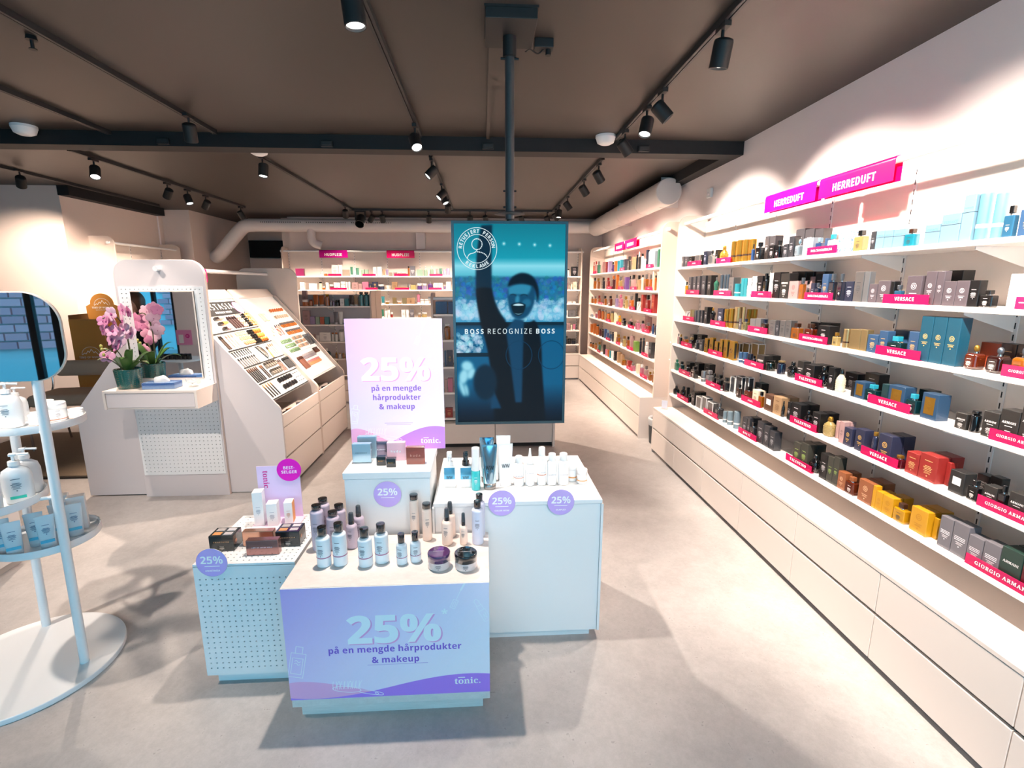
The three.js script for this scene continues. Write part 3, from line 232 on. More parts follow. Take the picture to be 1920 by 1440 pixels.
const MID_RIGHT_ITEMS = [
  '-0.505,-0.38,0.131,0.02,b,blue,.,1;-0.372,-0.3,0.129,0.02,b,blue,.,1',
  '-0.42,-0.352,0.168,0.02,c,amber,white,2',
  '-0.424,-0.402,0.173,0.02,b,denim,.,3;-0.398,-0.333,0.176,0.02,b,indigo,.,3',
  '-0.428,-0.399,0.145,0.02,b,rose,.,4;-0.395,-0.34,0.156,0.02,b,pink,.,4',
  '-0.43,-0.348,0.107,0.02,b,red,.,5'
].map(readRow);
const NEAR_STRIPS = [
  '-4.891,-4.59,.;-4.282,-4.027,.;-3.06,-2.797,DOLCE&GABBANA',
  '-4.924,-4.544,.;-4.29,-3.98,.;-3.666,-3.406,.;-3.039,-2.784,DOLCE&GABBANA;-2.416,-2.157,VERSACE;-1.783,-1.697,GIORGIO ARMANI',
  '-4.917,-4.66,.;-4.301,-4.033,.;-3.67,-3.409,.;-3.045,-2.783,DOLCE&GABBANA;-2.416,-2.154,VERSACE;-1.786,-1.599,GIORGIO ARMANI',
  '-4.923,-4.661,.;-4.305,-4.04,.;-3.673,-3.412,.;-3.043,-2.784,VALENTINO;-2.421,-2.163,VERSACE;-1.786,-1.58,GIORGIO ARMANI',
  '-4.931,-4.668,.;-4.3,-4.026,.;-3.67,-3.406,.;-3.044,-2.782,VALENTINO;-2.418,-2.181,VERSACE;-1.783,-1.544,GIORGIO ARMANI',
  '-4.929,-4.661,.;-4.301,-4.032,.;-3.67,-3.411,GUCCI;-3.043,-2.782,VALENTINO;-1.784,-1.495,GIORGIO ARMANI'
].map(readRow);
const FAR_STRIPS = [
  '-9.154,-8.86,.;-7.346,-7.116,.;-6.152,-5.905,.',
  '-8.111,-7.775,.;-7.417,-7.134,.;-6.775,-6.513,.;-6.143,-5.894,.',
  '-8.706,-8.312,.;-6.784,-6.539,.;-6.163,-5.886,.',
  '-8.053,-7.776,.;-7.424,-7.165,.;-6.824,-6.514,.;-6.175,-5.918,.',
  '-8.026,-7.781,.;-7.409,-7.184,.;-6.81,-6.539,.;-6.165,-5.92,.',
  '-8.637,-8.402,.;-6.793,-6.544,.;-6.181,-5.91,.'
].map(readRow);
// ---------- the room ----------
const CEIL = 3.05;
function metres(geo, s = 2) {                    // uv in metres from the plan
  const p = geo.attributes.position, uv = geo.attributes.uv; for (let i = 0; i < p.count; i++) uv.setXY(i, p.getX(i) / s, p.getZ(i) / s); return geo;
}
struct('floor', metres(span(-9, 2.5, -0.12, 0, -11.4, 2.25), 2.2), M.floor, 'pale concrete look vinyl shop floor', 'floor');
struct('ceiling', span(-9, 2.5, CEIL, CEIL + 0.15, -11.4, 2.25), M.ceiling, 'dark brown painted shop ceiling', 'ceiling');
struct('wall_right', span(2.33, 2.5, 0, CEIL, -11.4, 2.25), M.wallWhite, 'long white wall behind the fragrance shelves', 'wall');
struct('wall_back', span(-3.62, 2.33, 0, CEIL, -10.05, -9.88), M.wall, 'pale wall at the far end of the shop', 'wall');
struct('wall_back_passage', span(-5.4, -3.62, 0, CEIL, -11.4, -11.2), M.wall, 'pale wall of the unlit passage beyond the makeup island', 'wall');
struct('wall_passage_side', span(-3.8, -3.62, 0, CEIL, -11.2, -10.05), M.wall, 'pale side wall of the unlit passage', 'wall');
struct('wall_left_front', span(-9, -5.4, 0, CEIL, -7.2, -7.02), M.wall, 'pale wall facing the shop window with spotlight pool', 'wall');
struct('wall_left', span(-5.58, -5.4, 0, CEIL, -9.1, -7.2), M.wall, 'pale wall behind the left shelf unit', 'wall');
struct('wall_left_pier', span(-5.58, -4.95, 0, CEIL, -9.3, -9.1), M.wall, 'pale pier between left wall and passage', 'wall');
struct('wall_left_passage', span(-5.13, -4.95, 0, CEIL, -11.2, -9.3), M.wall, 'pale wall leading into the dark passage', 'wall');
struct('wall_left_far', span(-9, -8.85, 0, CEIL, -7.02, 2.0), M.wall, 'pale far left wall beside the shop windows', 'wall');
struct('trim_1', span(-5.4, -5.26, 2.93, CEIL, -8.95, -7.0), M.beam, 'black boxed trim under the ceiling on left wall', 'trim');
struct('trim_2', span(2.2, 2.33, 2.94, CEIL, -9.88, -4.78), M.beam, 'black boxed trim under the ceiling on right wall', 'trim');
// storefront behind the camera: piers, sill and lintel with three openings
struct('wall_front', [span(-9, 2.5, 2.85, CEIL, 2.0, 2.25), span(-9, 2.5, 0, 0.25, 2.0, 2.25), span(-9, -8.4, 0.25, 2.85, 2.0, 2.25), span(-6.15, -5.05, 0.25, 2.85, 2.0, 2.25), span(-3.25, -2.62, 0.25, 2.85, 2.0, 2.25), span(2.32, 2.5, 0.25, 2.85, 2.0, 2.25)], M.wallWhite, 'light storefront wall with three tall windows', 'wall');
function shopWindow(n, x0, x1, bars, label) {
  const g = new THREE.Group(); g.name = 'window_' + n; scene.add(g); tag(g, label, 'window', null, 'structure');
  part('frame', [span(x0, x0 + 0.09, 0.25, 2.85, 2.08, 2.18), span(x1 - 0.09, x1, 0.25, 2.85, 2.08, 2.18), span(x0 + 0.09, x1 - 0.09, 0.25, 0.33, 2.08, 2.18), span(x0 + 0.09, x1 - 0.09, 2.77, 2.85, 2.08, 2.18)], M.black, g);
  const xs = [x0 + 0.09, ...bars, x1 - 0.09];
  for (const b of bars) part('mullion', span(b - 0.03, b + 0.03, 0.33, 2.77, 2.09, 2.17), M.black, g);
  for (let i = 1; i < xs.length; i++) part('pane', span(xs[i - 1] + (i > 1 ? 0.03 : 0), xs[i] - (i < xs.length - 1 ? 0.03 : 0), 0.33, 2.77, 2.126, 2.132), M.glass, g);
}
shopWindow(1, -8.4, -6.15, [-7.5, -6.6], 'tall shop window left of the pale pier');
shopWindow(2, -5.05, -3.25, [-3.52], 'black framed shop window mirrored in the oval mirror');
shopWindow(3, -2.62, 2.32, [-0.95, 0.7], 'wide shop window behind the camera');
// the street: pavement and a brick house opposite, every brick its own piece
struct('pavement', span(-18, 8, -0.2, -0.1, 2.25, 9.5), std(C(0.3, 0.3, 0.31), 0.9), 'grey street paving outside the windows', 'pavement');
{
  const house = new THREE.Group(); house.name = 'brick_house_wall'; scene.add(house); tag(house, 'brick house front across the street', 'wall', null, 'structure');
  part('mortar', span(-14, 4, -0.1, 6, 7.05, 7.2), std(C(0.36, 0.62, 0.64), 0.95), house);
  const tones = [std(C(0.7, 0.32, 0.36), 0.9), std(C(0.78, 0.37, 0.41), 0.9), std(C(0.6, 0.28, 0.33), 0.9)], whole = bx(0.3, 0.125, 0.09);
  for (let r = 0; r < 17; r++) for (let i = 0; i < 17; i++) part('brick', whole, tones[(i * 7 + r * 5 + (i * r) % 3) % 3], house, [-9.4 + i * 0.325 + (r % 2) * 0.16, 0.72 + r * 0.155, 7.03]);
}

// ---------- ceiling beam, tracks, lamps ----------
struct('ceiling_beam', span(-9, 2.33, 2.938, CEIL, -4.78, -4.6), M.beam, 'black beam running across the ceiling', 'beam');
[-2.63, -1.3, 0.06, 1.42].forEach((x, i) => {
  const o = thing('junction_box', `small black junction box ${ORD(i + 1)} from left on the ceiling beam`, 'junction box', [x, 2.972, -4.6], 0, 'junction boxes on the beam');
  part('housing', rbx(0.1, 0.05, 0.03, 0.006, 0, 0, 0.015), M.black, o); part('cover', rbx(0.08, 0.03, 0.006, 0.003, 0, 0, 0.033), M.track, o);
});
const TRACKS = [
  [-2.18, 0.6, -4.52, 'left front'], [-0.51, 0.6, -4.5, 'middle front'], [1.16, 0.6, -4.52, 'right front'], [-3.06, 0.6, -4.62, 'far left front'],
  [-5.08, -5.6, -8.5, 'far left rear'], [-3.8, -5.14, -8.58, 'left rear'], [-2.15, -5.14, -8.74, 'makeup side rear'], [-0.49, -5.18, -8.6, 'middle rear'], [1.2, -5.18, -8.7, 'right rear'],
];
const trackProfile = (len) => join([bx(0.036, 0.006, len, 0, -0.003, 0), bx(0.005, 0.026, len, -0.0155, -0.019, 0), bx(0.005, 0.026, len, 0.0155, -0.019, 0), bx(0.012, 0.006, len, -0.009, -0.03, 0), bx(0.012, 0.006, len, 0.009, -0.03, 0)]);
for (const [x, z0, z1, w] of TRACKS) {
  const o = thing('ceiling_track', `black lighting track along the ceiling, ${w} run`, 'track', [x, CEIL, (z0 + z1) / 2], 0, 'lighting tracks');
  part('rail', trackProfile(z0 - z1), M.track, o); part('end_cap', bx(0.038, 0.036, 0.012, 0, -0.018, (z1 - z0) / 2), M.black, o);
}
{ const o = thing('ceiling_track', 'black lighting track crossing before the back wall', 'track', [-0.45, CEIL, -8.78], Math.PI / 2, 'lighting tracks'); part('rail', trackProfile(3.5), M.track, o); part('end_cap', bx(0.038, 0.036, 0.012, 0, -0.018, 1.75), M.black, o); }
{ const o = thing('cable_duct', 'narrow brown cable duct on the ceiling beside the screen pole', 'cable duct', [0.06, CEIL, -3.73]); part('channel', bx(0.03, 0.02, 1.7, 0, -0.01, 0), M.ceiling, o); part('lid', bx(0.026, 0.004, 1.7, 0, -0.022, 0), M.ceiling, o); }
const headBody = lathe([[0.001, 0.062], [0.03, 0.062], [0.042, 0.056], [0.045, 0.046], [0.045, -0.06], [0.043, -0.063], [0.039, -0.063], [0.038, -0.05]], 28);
const headLens = cyl(0.0375, 0.0375, 0.004, 0, -0.05, 0, 28), headClip = bx(0.032, 0.022, 0.1, 0, 0.011, 0), headArm = join([cyl(0.008, 0.008, 0.05, 0, -0.02, 0, 10), bx(0.014, 0.03, 0.02, 0, -0.05, 0)]);
const lampCount = {};
function trackLamp(x, z, tx, ty, tz, where, power = 1, angle = 0.42, bright = true) {
  const n = lampCount[where] = (lampCount[where] || 0) + 1;
  const o = thing('track_spotlight', `black cylinder spotlight ${ORD(n)} from the camera on the ${where} ceiling track`, 'spotlight', [x, CEIL - 0.056, z], 0, 'track spotlights');
  part('adapter', headClip, M.black, o); part('arm', headArm, M.black, o);
  const head = new THREE.Group(); head.name = 'head'; head.position.set(0, -0.1, 0); o.add(head);
  const p = new THREE.Vector3(x, CEIL - 0.156, z), d = new THREE.Vector3(tx, ty, tz).sub(p).normalize();
  head.quaternion.setFromUnitVectors(new THREE.Vector3(0, -1, 0), d);
  part('housing', headBody, M.black, head); part('lens', headLens, M.lens, head);
  const s = new THREE.SpotLight(z < -5 ? WARM_TONE : LAMP_TONE, LAMP_POWER * power, 0, angle, 0.55, 2);
  s.name = 'spot_beam'; s.position.copy(p.addScaledVector(d, 0.07)); s.target.position.set(tx, ty, tz); s.castShadow = true; s.shadow.radius = 1.6; scene.add(s, s.target);
}
// right front track washes the near fragrance wall
for (const [z, tx, ty, tz, p, a] of [[0.1, 2.2, 1.75, -0.5, 0.85, 0.8], [-0.9, 2.2, 1.75, -1.3, 0.85, 0.8], [-1.75, 2.2, 1.65, -2.2, 0.75, 0.8], [-2.59, 1.0, 0, -3.3, 0.36, 0.6], [-3.4, 2.2, 1.75, -3.2, 0.95, 0.8], [-3.71, 0.5, 0.3, -3.0, 0.35, 0.5], [-4.25, 2.2, 1.75, -4.5, 0.95, 0.8]]) trackLamp(1.16, z, tx, ty, tz, 'right front', p, a);
for (const [z, tx, ty, tz, p] of [[-5.35, 2.2, 1.6, -5.9, 0.6], [-6.1, 2.2, 1.6, -6.6, 0.6], [-7.25, 2.2, 1.6, -7.4, 0.55], [-8.04, 0.9, 0, -7.6, 0.6], [-8.41, 2.2, 1.6, -8.7, 0.55]]) trackLamp(1.2, z, tx, ty, tz, 'right rear', p, 0.75);
// middle tracks light tables and aisle
trackLamp(-0.51, -2.3, -0.3, 0.6, -2.25, 'middle front', 0.6, 0.6); trackLamp(-0.51, -4.19, 0.15, 0.7, -2.75, 'middle front', 0.8, 0.42);
for (const [z, tx, ty, tz, p, a] of [[-5.25, -2.1, 1.2, -4.75, 1.0, 0.4], [-6.48, -2.1, 1.1, -5.7, 0.9, 0.4], [-6.82, 0.9, 0, -5.9, 0.9, 0.65], [-7.59, -0.8, 1, -9.4, 0.5, 0.6]]) trackLamp(-0.49, z, tx, ty, tz, 'middle rear', p, a);
// makeup side; two lamps out of the picture light the upright poster and the white table
trackLamp(-0.51, -0.55, -0.42, 1.25, -2.6, 'middle front', 0.2, 0.4); trackLamp(1.16, 0.35, 0.3, 0.7, -2.5, 'right front', 0.4, 0.24);
trackLamp(-2.18, -1.9, -1.75, 0, -3.7, 'left front', 0.6, 0.55); trackLamp(-2.12, -4.04, -2.5, 0.9, -4.95, 'left front', 0.6, 0.5);  // first lamp is added out of view to brighten the left floor
trackLamp(-2.11, -5.25, -2.15, 1.2, -4.9, 'makeup side rear', 0.7, 0.55); trackLamp(-2.12, -8.23, -2.4, 1.2, -9.4, 'makeup side rear', 0.5, 0.6);
for (const [x, tx, tz, p] of [[-1.84, -2.9, -9.5, 0.34], [-1.66, -1.6, -9.5, 0.32], [-0.89, -1.0, -9.5, 0.32], [-0.2, -0.3, -9.5, 0.32], [0.06, 0.3, -9.5, 0.25], [0.67, 1.2, -9.5, 0.32], [1.11, 1.7, -9.3, 0.3]]) trackLamp(x, -8.78, tx, 1.5, tz, 'crossing rear', p, 0.55);
for (const [z, tx, ty, tz] of [[-5.43, -3.0, 0, -3.9], [-6.59, -5.3, 1.2, -7.6], [-7.01, -3.0, 0.8, -6.6], [-7.44, -5.2, 1.2, -8.2], [-8.45, -3.2, 1.2, -9.4]]) trackLamp(-3.8, z, tx, ty, tz, 'left rear', 0.8, 0.55);
trackLamp(-4.95, -5.96, -5.9, 1.5, -7.0, 'far left rear', 0.8, 0.75);
trackLamp(-3.06, -1.6, -2.2, 0.6, -2.3, 'far left front', 0.6, 0.5); trackLamp(-3.06, 0.3, -5.6, 1.2, 1.95, 'far left front', 0.35, 0.6); trackLamp(-3.06, -3.4, -2.7, 0.7, -4.3, 'far left front', 0.35, 0.5);  // second lamp is added out of view to lighten the window pier
// larger round floodlight on the crossing track
{ const o = thing('floodlight', 'larger black round floodlight on the crossing ceiling track', 'floodlight', [-2.05, CEIL - 0.04, -8.9]);
  part('bracket', join([bx(0.02, 0.14, 0.02, -0.08, -0.06, 0), bx(0.02, 0.14, 0.02, 0.08, -0.06, 0), bx(0.18, 0.02, 0.03, 0, 0.01, 0)]), M.black, o);
  const h = part('housing', headBody.clone().scale(1.7, 1.7, 1.7), M.black, o, [0, -0.14, 0]); h.rotation.x = -0.9; }
// smoke detectors
[[-3.64, -4.5, 'left part of the ceiling'], [-2.05, -5.04, 'ceiling over the makeup island'], [1.06, -4.5, 'ceiling by the right track']].forEach(([x, z, w]) => {
  const o = thing('smoke_detector', `white round smoke detector on the ${w}`, 'smoke detector', [x, CEIL, z], 0, 'smoke detectors');
  part('base', cyl(0.085, 0.085, 0.02, 0, -0.01, 0, 32), M.white, o); part('cover', lathe([[0.001, -0.075], [0.04, -0.073], [0.07, -0.058], [0.083, -0.02]], 32), M.white, o);
});
{ const o = thing('sprinkler', 'small black ceiling sprinkler at the upper left', 'sprinkler', [-2.29, CEIL, -2.97]); part('base', cyl(0.022, 0.026, 0.02, 0, -0.01, 0), M.black, o); part('nozzle', [cyl(0.008, 0.008, 0.04, 0, -0.04, 0), cyl(0.018, 0.018, 0.004, 0, -0.062, 0)], M.black, o); }
// ---------- ducts ----------
function duct(name, label, pts, r, seamsAt, holes) {
  const o = thing(name, label, 'duct');
  part('pipe', tube(pts, r, 40, 28), M.duct, o); return o;
}
{
  const o = thing('ventilation_duct', 'thick pale ventilation duct under the right ceiling with capped end', 'duct');
  part('pipe', rod([2.13, 2.85, -5.86], [2.13, 2.85, -9.55], 0.148, 32), M.duct, o);
  part('end_cap', lathe([[0.001, 0.012], [0.14, 0.012], [0.15, 0.004], [0.151, -0.02]], 32).rotateX(Math.PI / 2), M.duct, o, [2.13, 2.85, -5.86]);
  for (const z of [-6.7, -7.6, -8.5]) part('seam_ring', new THREE.TorusGeometry(0.148, 0.004, 6, 40), M.duct, o, [2.13, 2.85, z]);
  for (const z of [-6.05, -7.9]) part('wall_bracket', span(2.1, 2.32, 2.7, 3.04, z - 0.005, z + 0.005), M.duct, o);
}
{
  const o = thing('ventilation_duct', 'long pale ventilation duct along the back wall with slot grilles', 'duct');
  part('pipe', rod([-4.2, 2.87, -9.62], [2.13, 2.87, -9.62], 0.115, 28), M.duct, o);
  part('elbow', tube([[-4.1, 2.87, -9.62], [-4.28, 2.85, -9.62], [-4.45, 2.7, -9.62], [-4.75, 2.38, -9.62], [-4.9, 2.3, -9.7]], 0.115, 24, 24), M.duct, o);
  part('branch_pipe', tube([[-3.1, 2.87, -9.6], [-3.1, 2.6, -9.6], [-3.07, 2.56, -9.62], [-2.96, 2.52, -9.66]], 0.075, 16, 20), M.duct, o);
  for (const x0 of [-3.95, -3.15, -2.35]) { const s = []; for (let k = 0; k < 22; k++) s.push(bx(0.012, 0.03, 0.004, x0 + k * 0.033, 2.905, -9.512)); part('slot_grille', join(s), M.slot, o); }
}
{ const o = thing('wall_box', 'small white box on the back wall under the duct', 'box', [-1.16, 2.62, -9.88]); part('housing', rbx(0.17, 0.3, 0.1, 0.006, 0, 0, 0.05), M.duct, o); part('cover', bx(0.15, 0.004, 0.09, 0, -0.152, 0.05), M.duct, o); }
{ const o = thing('roller_shutter', 'black shutter box in the dark passage', 'shutter', [-4.45, 2.55, -11.15]); part('housing', bx(0.9, 0.35, 0.1), M.void, o); part('curtain', bx(0.8, 2.2, 0.04, 0, -1.3, 0), M.wall, o); }
{ const o = thing('wall_camera', 'small white sensor high on right wall by the beam', 'sensor', [2.33, 2.72, -5.2]); part('base', rbx(0.03, 0.09, 0.09, 0.008, -0.015, 0, 0), M.white, o); part('eye', new THREE.SphereGeometry(0.014, 16, 12), M.panelGrey, o, [-0.035, -0.01, 0.01]); }
// ---------- shelving ----------
const LIP = 0.024, RIGHT = -Math.PI / 2;
function shelfUnit(name, label, o) {
  const { pos, turn = 0, len, bays, ys, depth = 0.27, bottom = 0.5, top = 2.49, rail = 2.41, ends = 'both', panelDepth = depth + 0.005, backMat = M.back } = o;
  const u = thing(name, label, 'shelving unit', pos, turn), bw = len / bays;
  const slab1 = rbx(bw - 0.003, LIP, depth, 0.004, 0, LIP / 2, depth / 2, 1), tri = new THREE.Shape([new THREE.Vector2(0.004, 0), new THREE.Vector2(depth - 0.03, 0), new THREE.Vector2(depth - 0.03, -0.012), new THREE.Vector2(0.004, -0.085)].map((v) => v));
  const bracket = new THREE.ExtrudeGeometry(tri, { depth: 0.004, bevelEnabled: false }).rotateY(-Math.PI / 2);
  const backPanel = bx(bw - 0.004, top - 0.06 - bottom, 0.016, 0, (top - 0.06 + bottom) / 2, -0.01), post = bx(0.02, top - 0.06 - bottom, 0.006, 0, (top - 0.06 + bottom) / 2, 0.002);
  const slotBars = []; for (let y = bottom + 0.03; y < top - 0.08; y += 0.05) slotBars.push(bx(0.005, 0.026, 0.0012, 0, y, 0.0053)); const slotShade = join(slotBars);  // thin dark boxes on the upright, shade of the slots painted on
  for (let i = 0; i < bays; i++) {
    part('back_panel', backPanel, backMat, u, [(i + 0.5) * bw, 0, 0]);
    for (const y of ys) { const s = part('shelf', slab1, M.shelf, u, [(i + 0.5) * bw, y, 0]); part('bracket', bracket, M.shelf, s, [bw / 2 - 0.004, 0, 0]); }
  }
  for (let i = 0; i <= bays; i++) { const p = part('upright', post, M.shelf, u, [i * bw + (i === 0 ? 0.012 : i === bays ? -0.012 : 0), 0, 0]); part('slot_shade', slotShade, M.slot, p); }
  const side = slab(roundShape(-0.02, bottom, panelDepth, top, 0, 0.1), 0.022).rotateY(-Math.PI / 2);
  if (ends !== 'right') part('end_panel', side, M.panel, u, [0, 0, 0]);
  if (ends !== 'left') part('end_panel', side, M.panel, u, [len + 0.022, 0, 0]);
  if (rail) {
    part('top_rail', rod([0, rail, depth - 0.06], [len, rail, depth - 0.06], 0.017, 16), M.whiteGloss, u);
    part('rail_end', join([cyl(0.02, 0.02, 0.03).rotateZ(Math.PI / 2).translate(-0.037, rail, depth - 0.06), cyl(0.02, 0.02, 0.03).rotateZ(Math.PI / 2).translate(len + 0.037, rail, depth - 0.06)]), M.whiteGloss, u);
    const arm = []; for (let i = 1; i < bays; i++) arm.push(bx(0.006, 0.012, depth - 0.07, i * bw, rail + 0.004, (depth - 0.07) / 2)); if (arm.length) part('rail_arm', join(arm), M.whiteGloss, u);
  }
  return u;
}
function baseCabinet(label, group, pos, turn, w, depth, h, sides = '') {
  const u = thing('drawer_cabinet', label, 'cabinet', pos, turn, group);
  part('carcass', span(0.002, w - 0.002, 0.05, h - 0.018, 0.004, depth - 0.06), M.gap, u);
  part('plinth', span(0.002, w - 0.002, 0, 0.05, 0.03, depth - 0.05), M.panelGrey, u);
  const mid = h * 0.545, gapH = 0.012, front = (y0, y1) => rbx(w - 0.004, y1 - y0, 0.018, 0.0025, w / 2, (y0 + y1) / 2, depth - 0.009, 1);
  part('drawer', front(0.034, mid - gapH / 2 - 0.004), M.laminate, u); part('drawer', front(mid + gapH / 2, h - 0.021), M.laminate, u);
  part('finger_groove', span(0.004, w - 0.004, mid - gapH / 2 - 0.004, mid + gapH / 2, depth - 0.034, depth - 0.026), M.panel, u);
  for (const s of sides) part('side_panel', span(s === 'l' ? -0.02 : w, s === 'l' ? 0 : w + 0.02, 0, h - 0.018, 0, depth), M.laminate, u);
}
// ---------- goods ----------
const cache = new Map(); const cached = (k, f) => { if (!cache.has(k)) cache.set(k, f()); return cache.get(k); };
const r3 = (v) => Math.round(v * 1000) / 1000;
const unit = {
  roundBody: lathe([[0.001, 0], [0.46, 0], [0.5, 0.02], [0.5, 0.72], [0.47, 0.78], [0.3, 0.83], [0.22, 0.84], [0.22, 0.86]], 28), roundCap: lathe([[0.001, 1], [0.3, 1], [0.34, 0.985], [0.34, 0.86], [0.001, 0.86]], 24),
  torso: lathe([[0.001, 0], [0.42, 0], [0.46, 0.03], [0.4, 0.2], [0.34, 0.34], [0.42, 0.5], [0.5, 0.6], [0.46, 0.7], [0.22, 0.78], [0.16, 0.82]], 28), torsoCap: lathe([[0.001, 1], [0.1, 0.99], [0.16, 0.94], [0.17, 0.82], [0.001, 0.82]], 20),
  studBody: lathe([[0.001, 0], [0.4, 0], [0.46, 0.04], [0.5, 0.3], [0.49, 0.5], [0.38, 0.66], [0.22, 0.74], [0.2, 0.78]], 28), studCap: lathe([[0.001, 1], [0.14, 1], [0.2, 0.95], [0.24, 0.84], [0.22, 0.77], [0.001, 0.77]], 20),
  studs: (() => { const l = []; for (let j = 0; j < 7; j++) { const y = 0.07 + j * 0.085, R = y < 0.5 ? 0.46 + 0.04 * Math.min(1, y / 0.3) : 0.5 - (y - 0.5) * 0.72; for (let i = 0; i < 16; i++) { const a = (i + (j % 2) * 0.5) / 16 * Math.PI * 2; l.push(new THREE.OctahedronGeometry(0.06).scale(1, 0.55, 1).translate(Math.cos(a) * R, y, Math.sin(a) * R)); } } return join(l); })(),
  can: lathe([[0.001, 0], [0.48, 0], [0.5, 0.01], [0.5, 0.78], [0.49, 0.783], [0.49, 0.79], [0.5, 0.793], [0.5, 0.985], [0.47, 1], [0.001, 1]], 28), canBand: lathe([[0.503, 0.26], [0.506, 0.27], [0.506, 0.33], [0.503, 0.34]], 28),
  jarBody: lathe([[0.001, 0], [0.46, 0], [0.5, 0.04], [0.5, 0.58], [0.47, 0.62]], 28), jarLid: lathe([[0.001, 1], [0.47, 1], [0.51, 0.96], [0.51, 0.62], [0.001, 0.62]], 28),
  pumpBody: lathe([[0.001, 0], [0.46, 0], [0.5, 0.02], [0.5, 0.56], [0.44, 0.66], [0.2, 0.72], [0.18, 0.76]], 28),
};
function tubeBody() {                           // squeezed tube standing on its cap: round below, flat crimp above
  const rings = 10, seg = 20, pos = [], idx = [];
  for (let j = 0; j <= rings; j++) { const t = j / rings, y = 0.14 + t * 0.86, a = 0.42 + 0.08 * t, b = 0.42 * (1 - t) + 0.02 * t; for (let i = 0; i <= seg; i++) { const q = i / seg * Math.PI * 2; pos.push(Math.cos(q) * a, y, Math.sin(q) * b); } }
  for (let j = 0; j < rings; j++) for (let i = 0; i < seg; i++) { const k = j * (seg + 1) + i; idx.push(k, k + seg + 1, k + 1, k + 1, k + seg + 1, k + seg + 2); }
  const g = new THREE.BufferGeometry(); g.setAttribute('position', new THREE.Float32BufferAttribute(pos, 3)); g.setIndex(idx); g.computeVertexNormals(); g.setAttribute('uv', new THREE.Float32BufferAttribute(new Float32Array(pos.length / 3 * 2), 2)); return g;
}
unit.tube = tubeBody(); unit.tubeCap = lathe([[0.001, 0], [0.38, 0], [0.4, 0.02], [0.42, 0.14], [0.001, 0.14]], 24); unit.crimp = bx(1.0, 0.07, 0.05, 0, 0.975, 0);
const PRINTS = { petrolblue: ['#d8b36a', 'ring'], denim: ['#c9a56a', 'lines'], mauve: ['#d8cfd6', 'ring'], charcoal: 'ARMANI', pewter: ['#e8e6ea', 'bars'], yellow: ['#a8720c', 'ring'], copper: ['#e6b48e', 'ring'], indigo: ['#d3a95a', 'ring'], red: ['#d9a06a', 'lines'], bottlegreen: 'ARMANI', black: ['#c9c4c8', 'lines'], slate: ['#b7b7bd', 'lines'], grey: ['#cfccd0', 'lines'], moss: ['#a5c46a', 'lines'], sky: 'VERSACE', burgundy: 'ARMANI', navy: ['#c2c8d8', 'lines'], midnight: ['#b8a0a8', 'lines'], cream: ['#7c6a58', 'lines'], tan: ['#7c5a3c', 'lines'], white: ['#9a9aa2', 'lines'], rose: ['#5c4a4c', 'ring'], ice: ['#eef4fa', 'lines'], silver: ['#55565c', 'lines'], mahogany: ['#c99a6a', 'lines'] };
function placePrint(o, col, w, h, z, y) {
  const p = PRINTS[col]; if (!p) return;
  if (typeof p === 'string') { const l = lettering(p, { font: 'bold 34px serif', color: col === 'sky' ? '#5f8ea6' : '#e9e6e4', h: 44 }); part('print', printPlane(l, w * 0.8, w * 0.8 / l.k), M.print, o, [0, y ?? h * 0.62, z]); if (col === 'charcoal') part('print', printPlane(blurb('#d8d5d3', 'lines'), w * 0.7, h * 0.5), M.print, o, [0, h * 0.3, z]); }
  else { const l = blurb(p[0], p[1]); const pw = Math.min(w * 0.82, h * 0.55); part('print', printPlane(l, pw, pw / l.k), M.print, o, [0, y ?? h * 0.48, z]); }
}
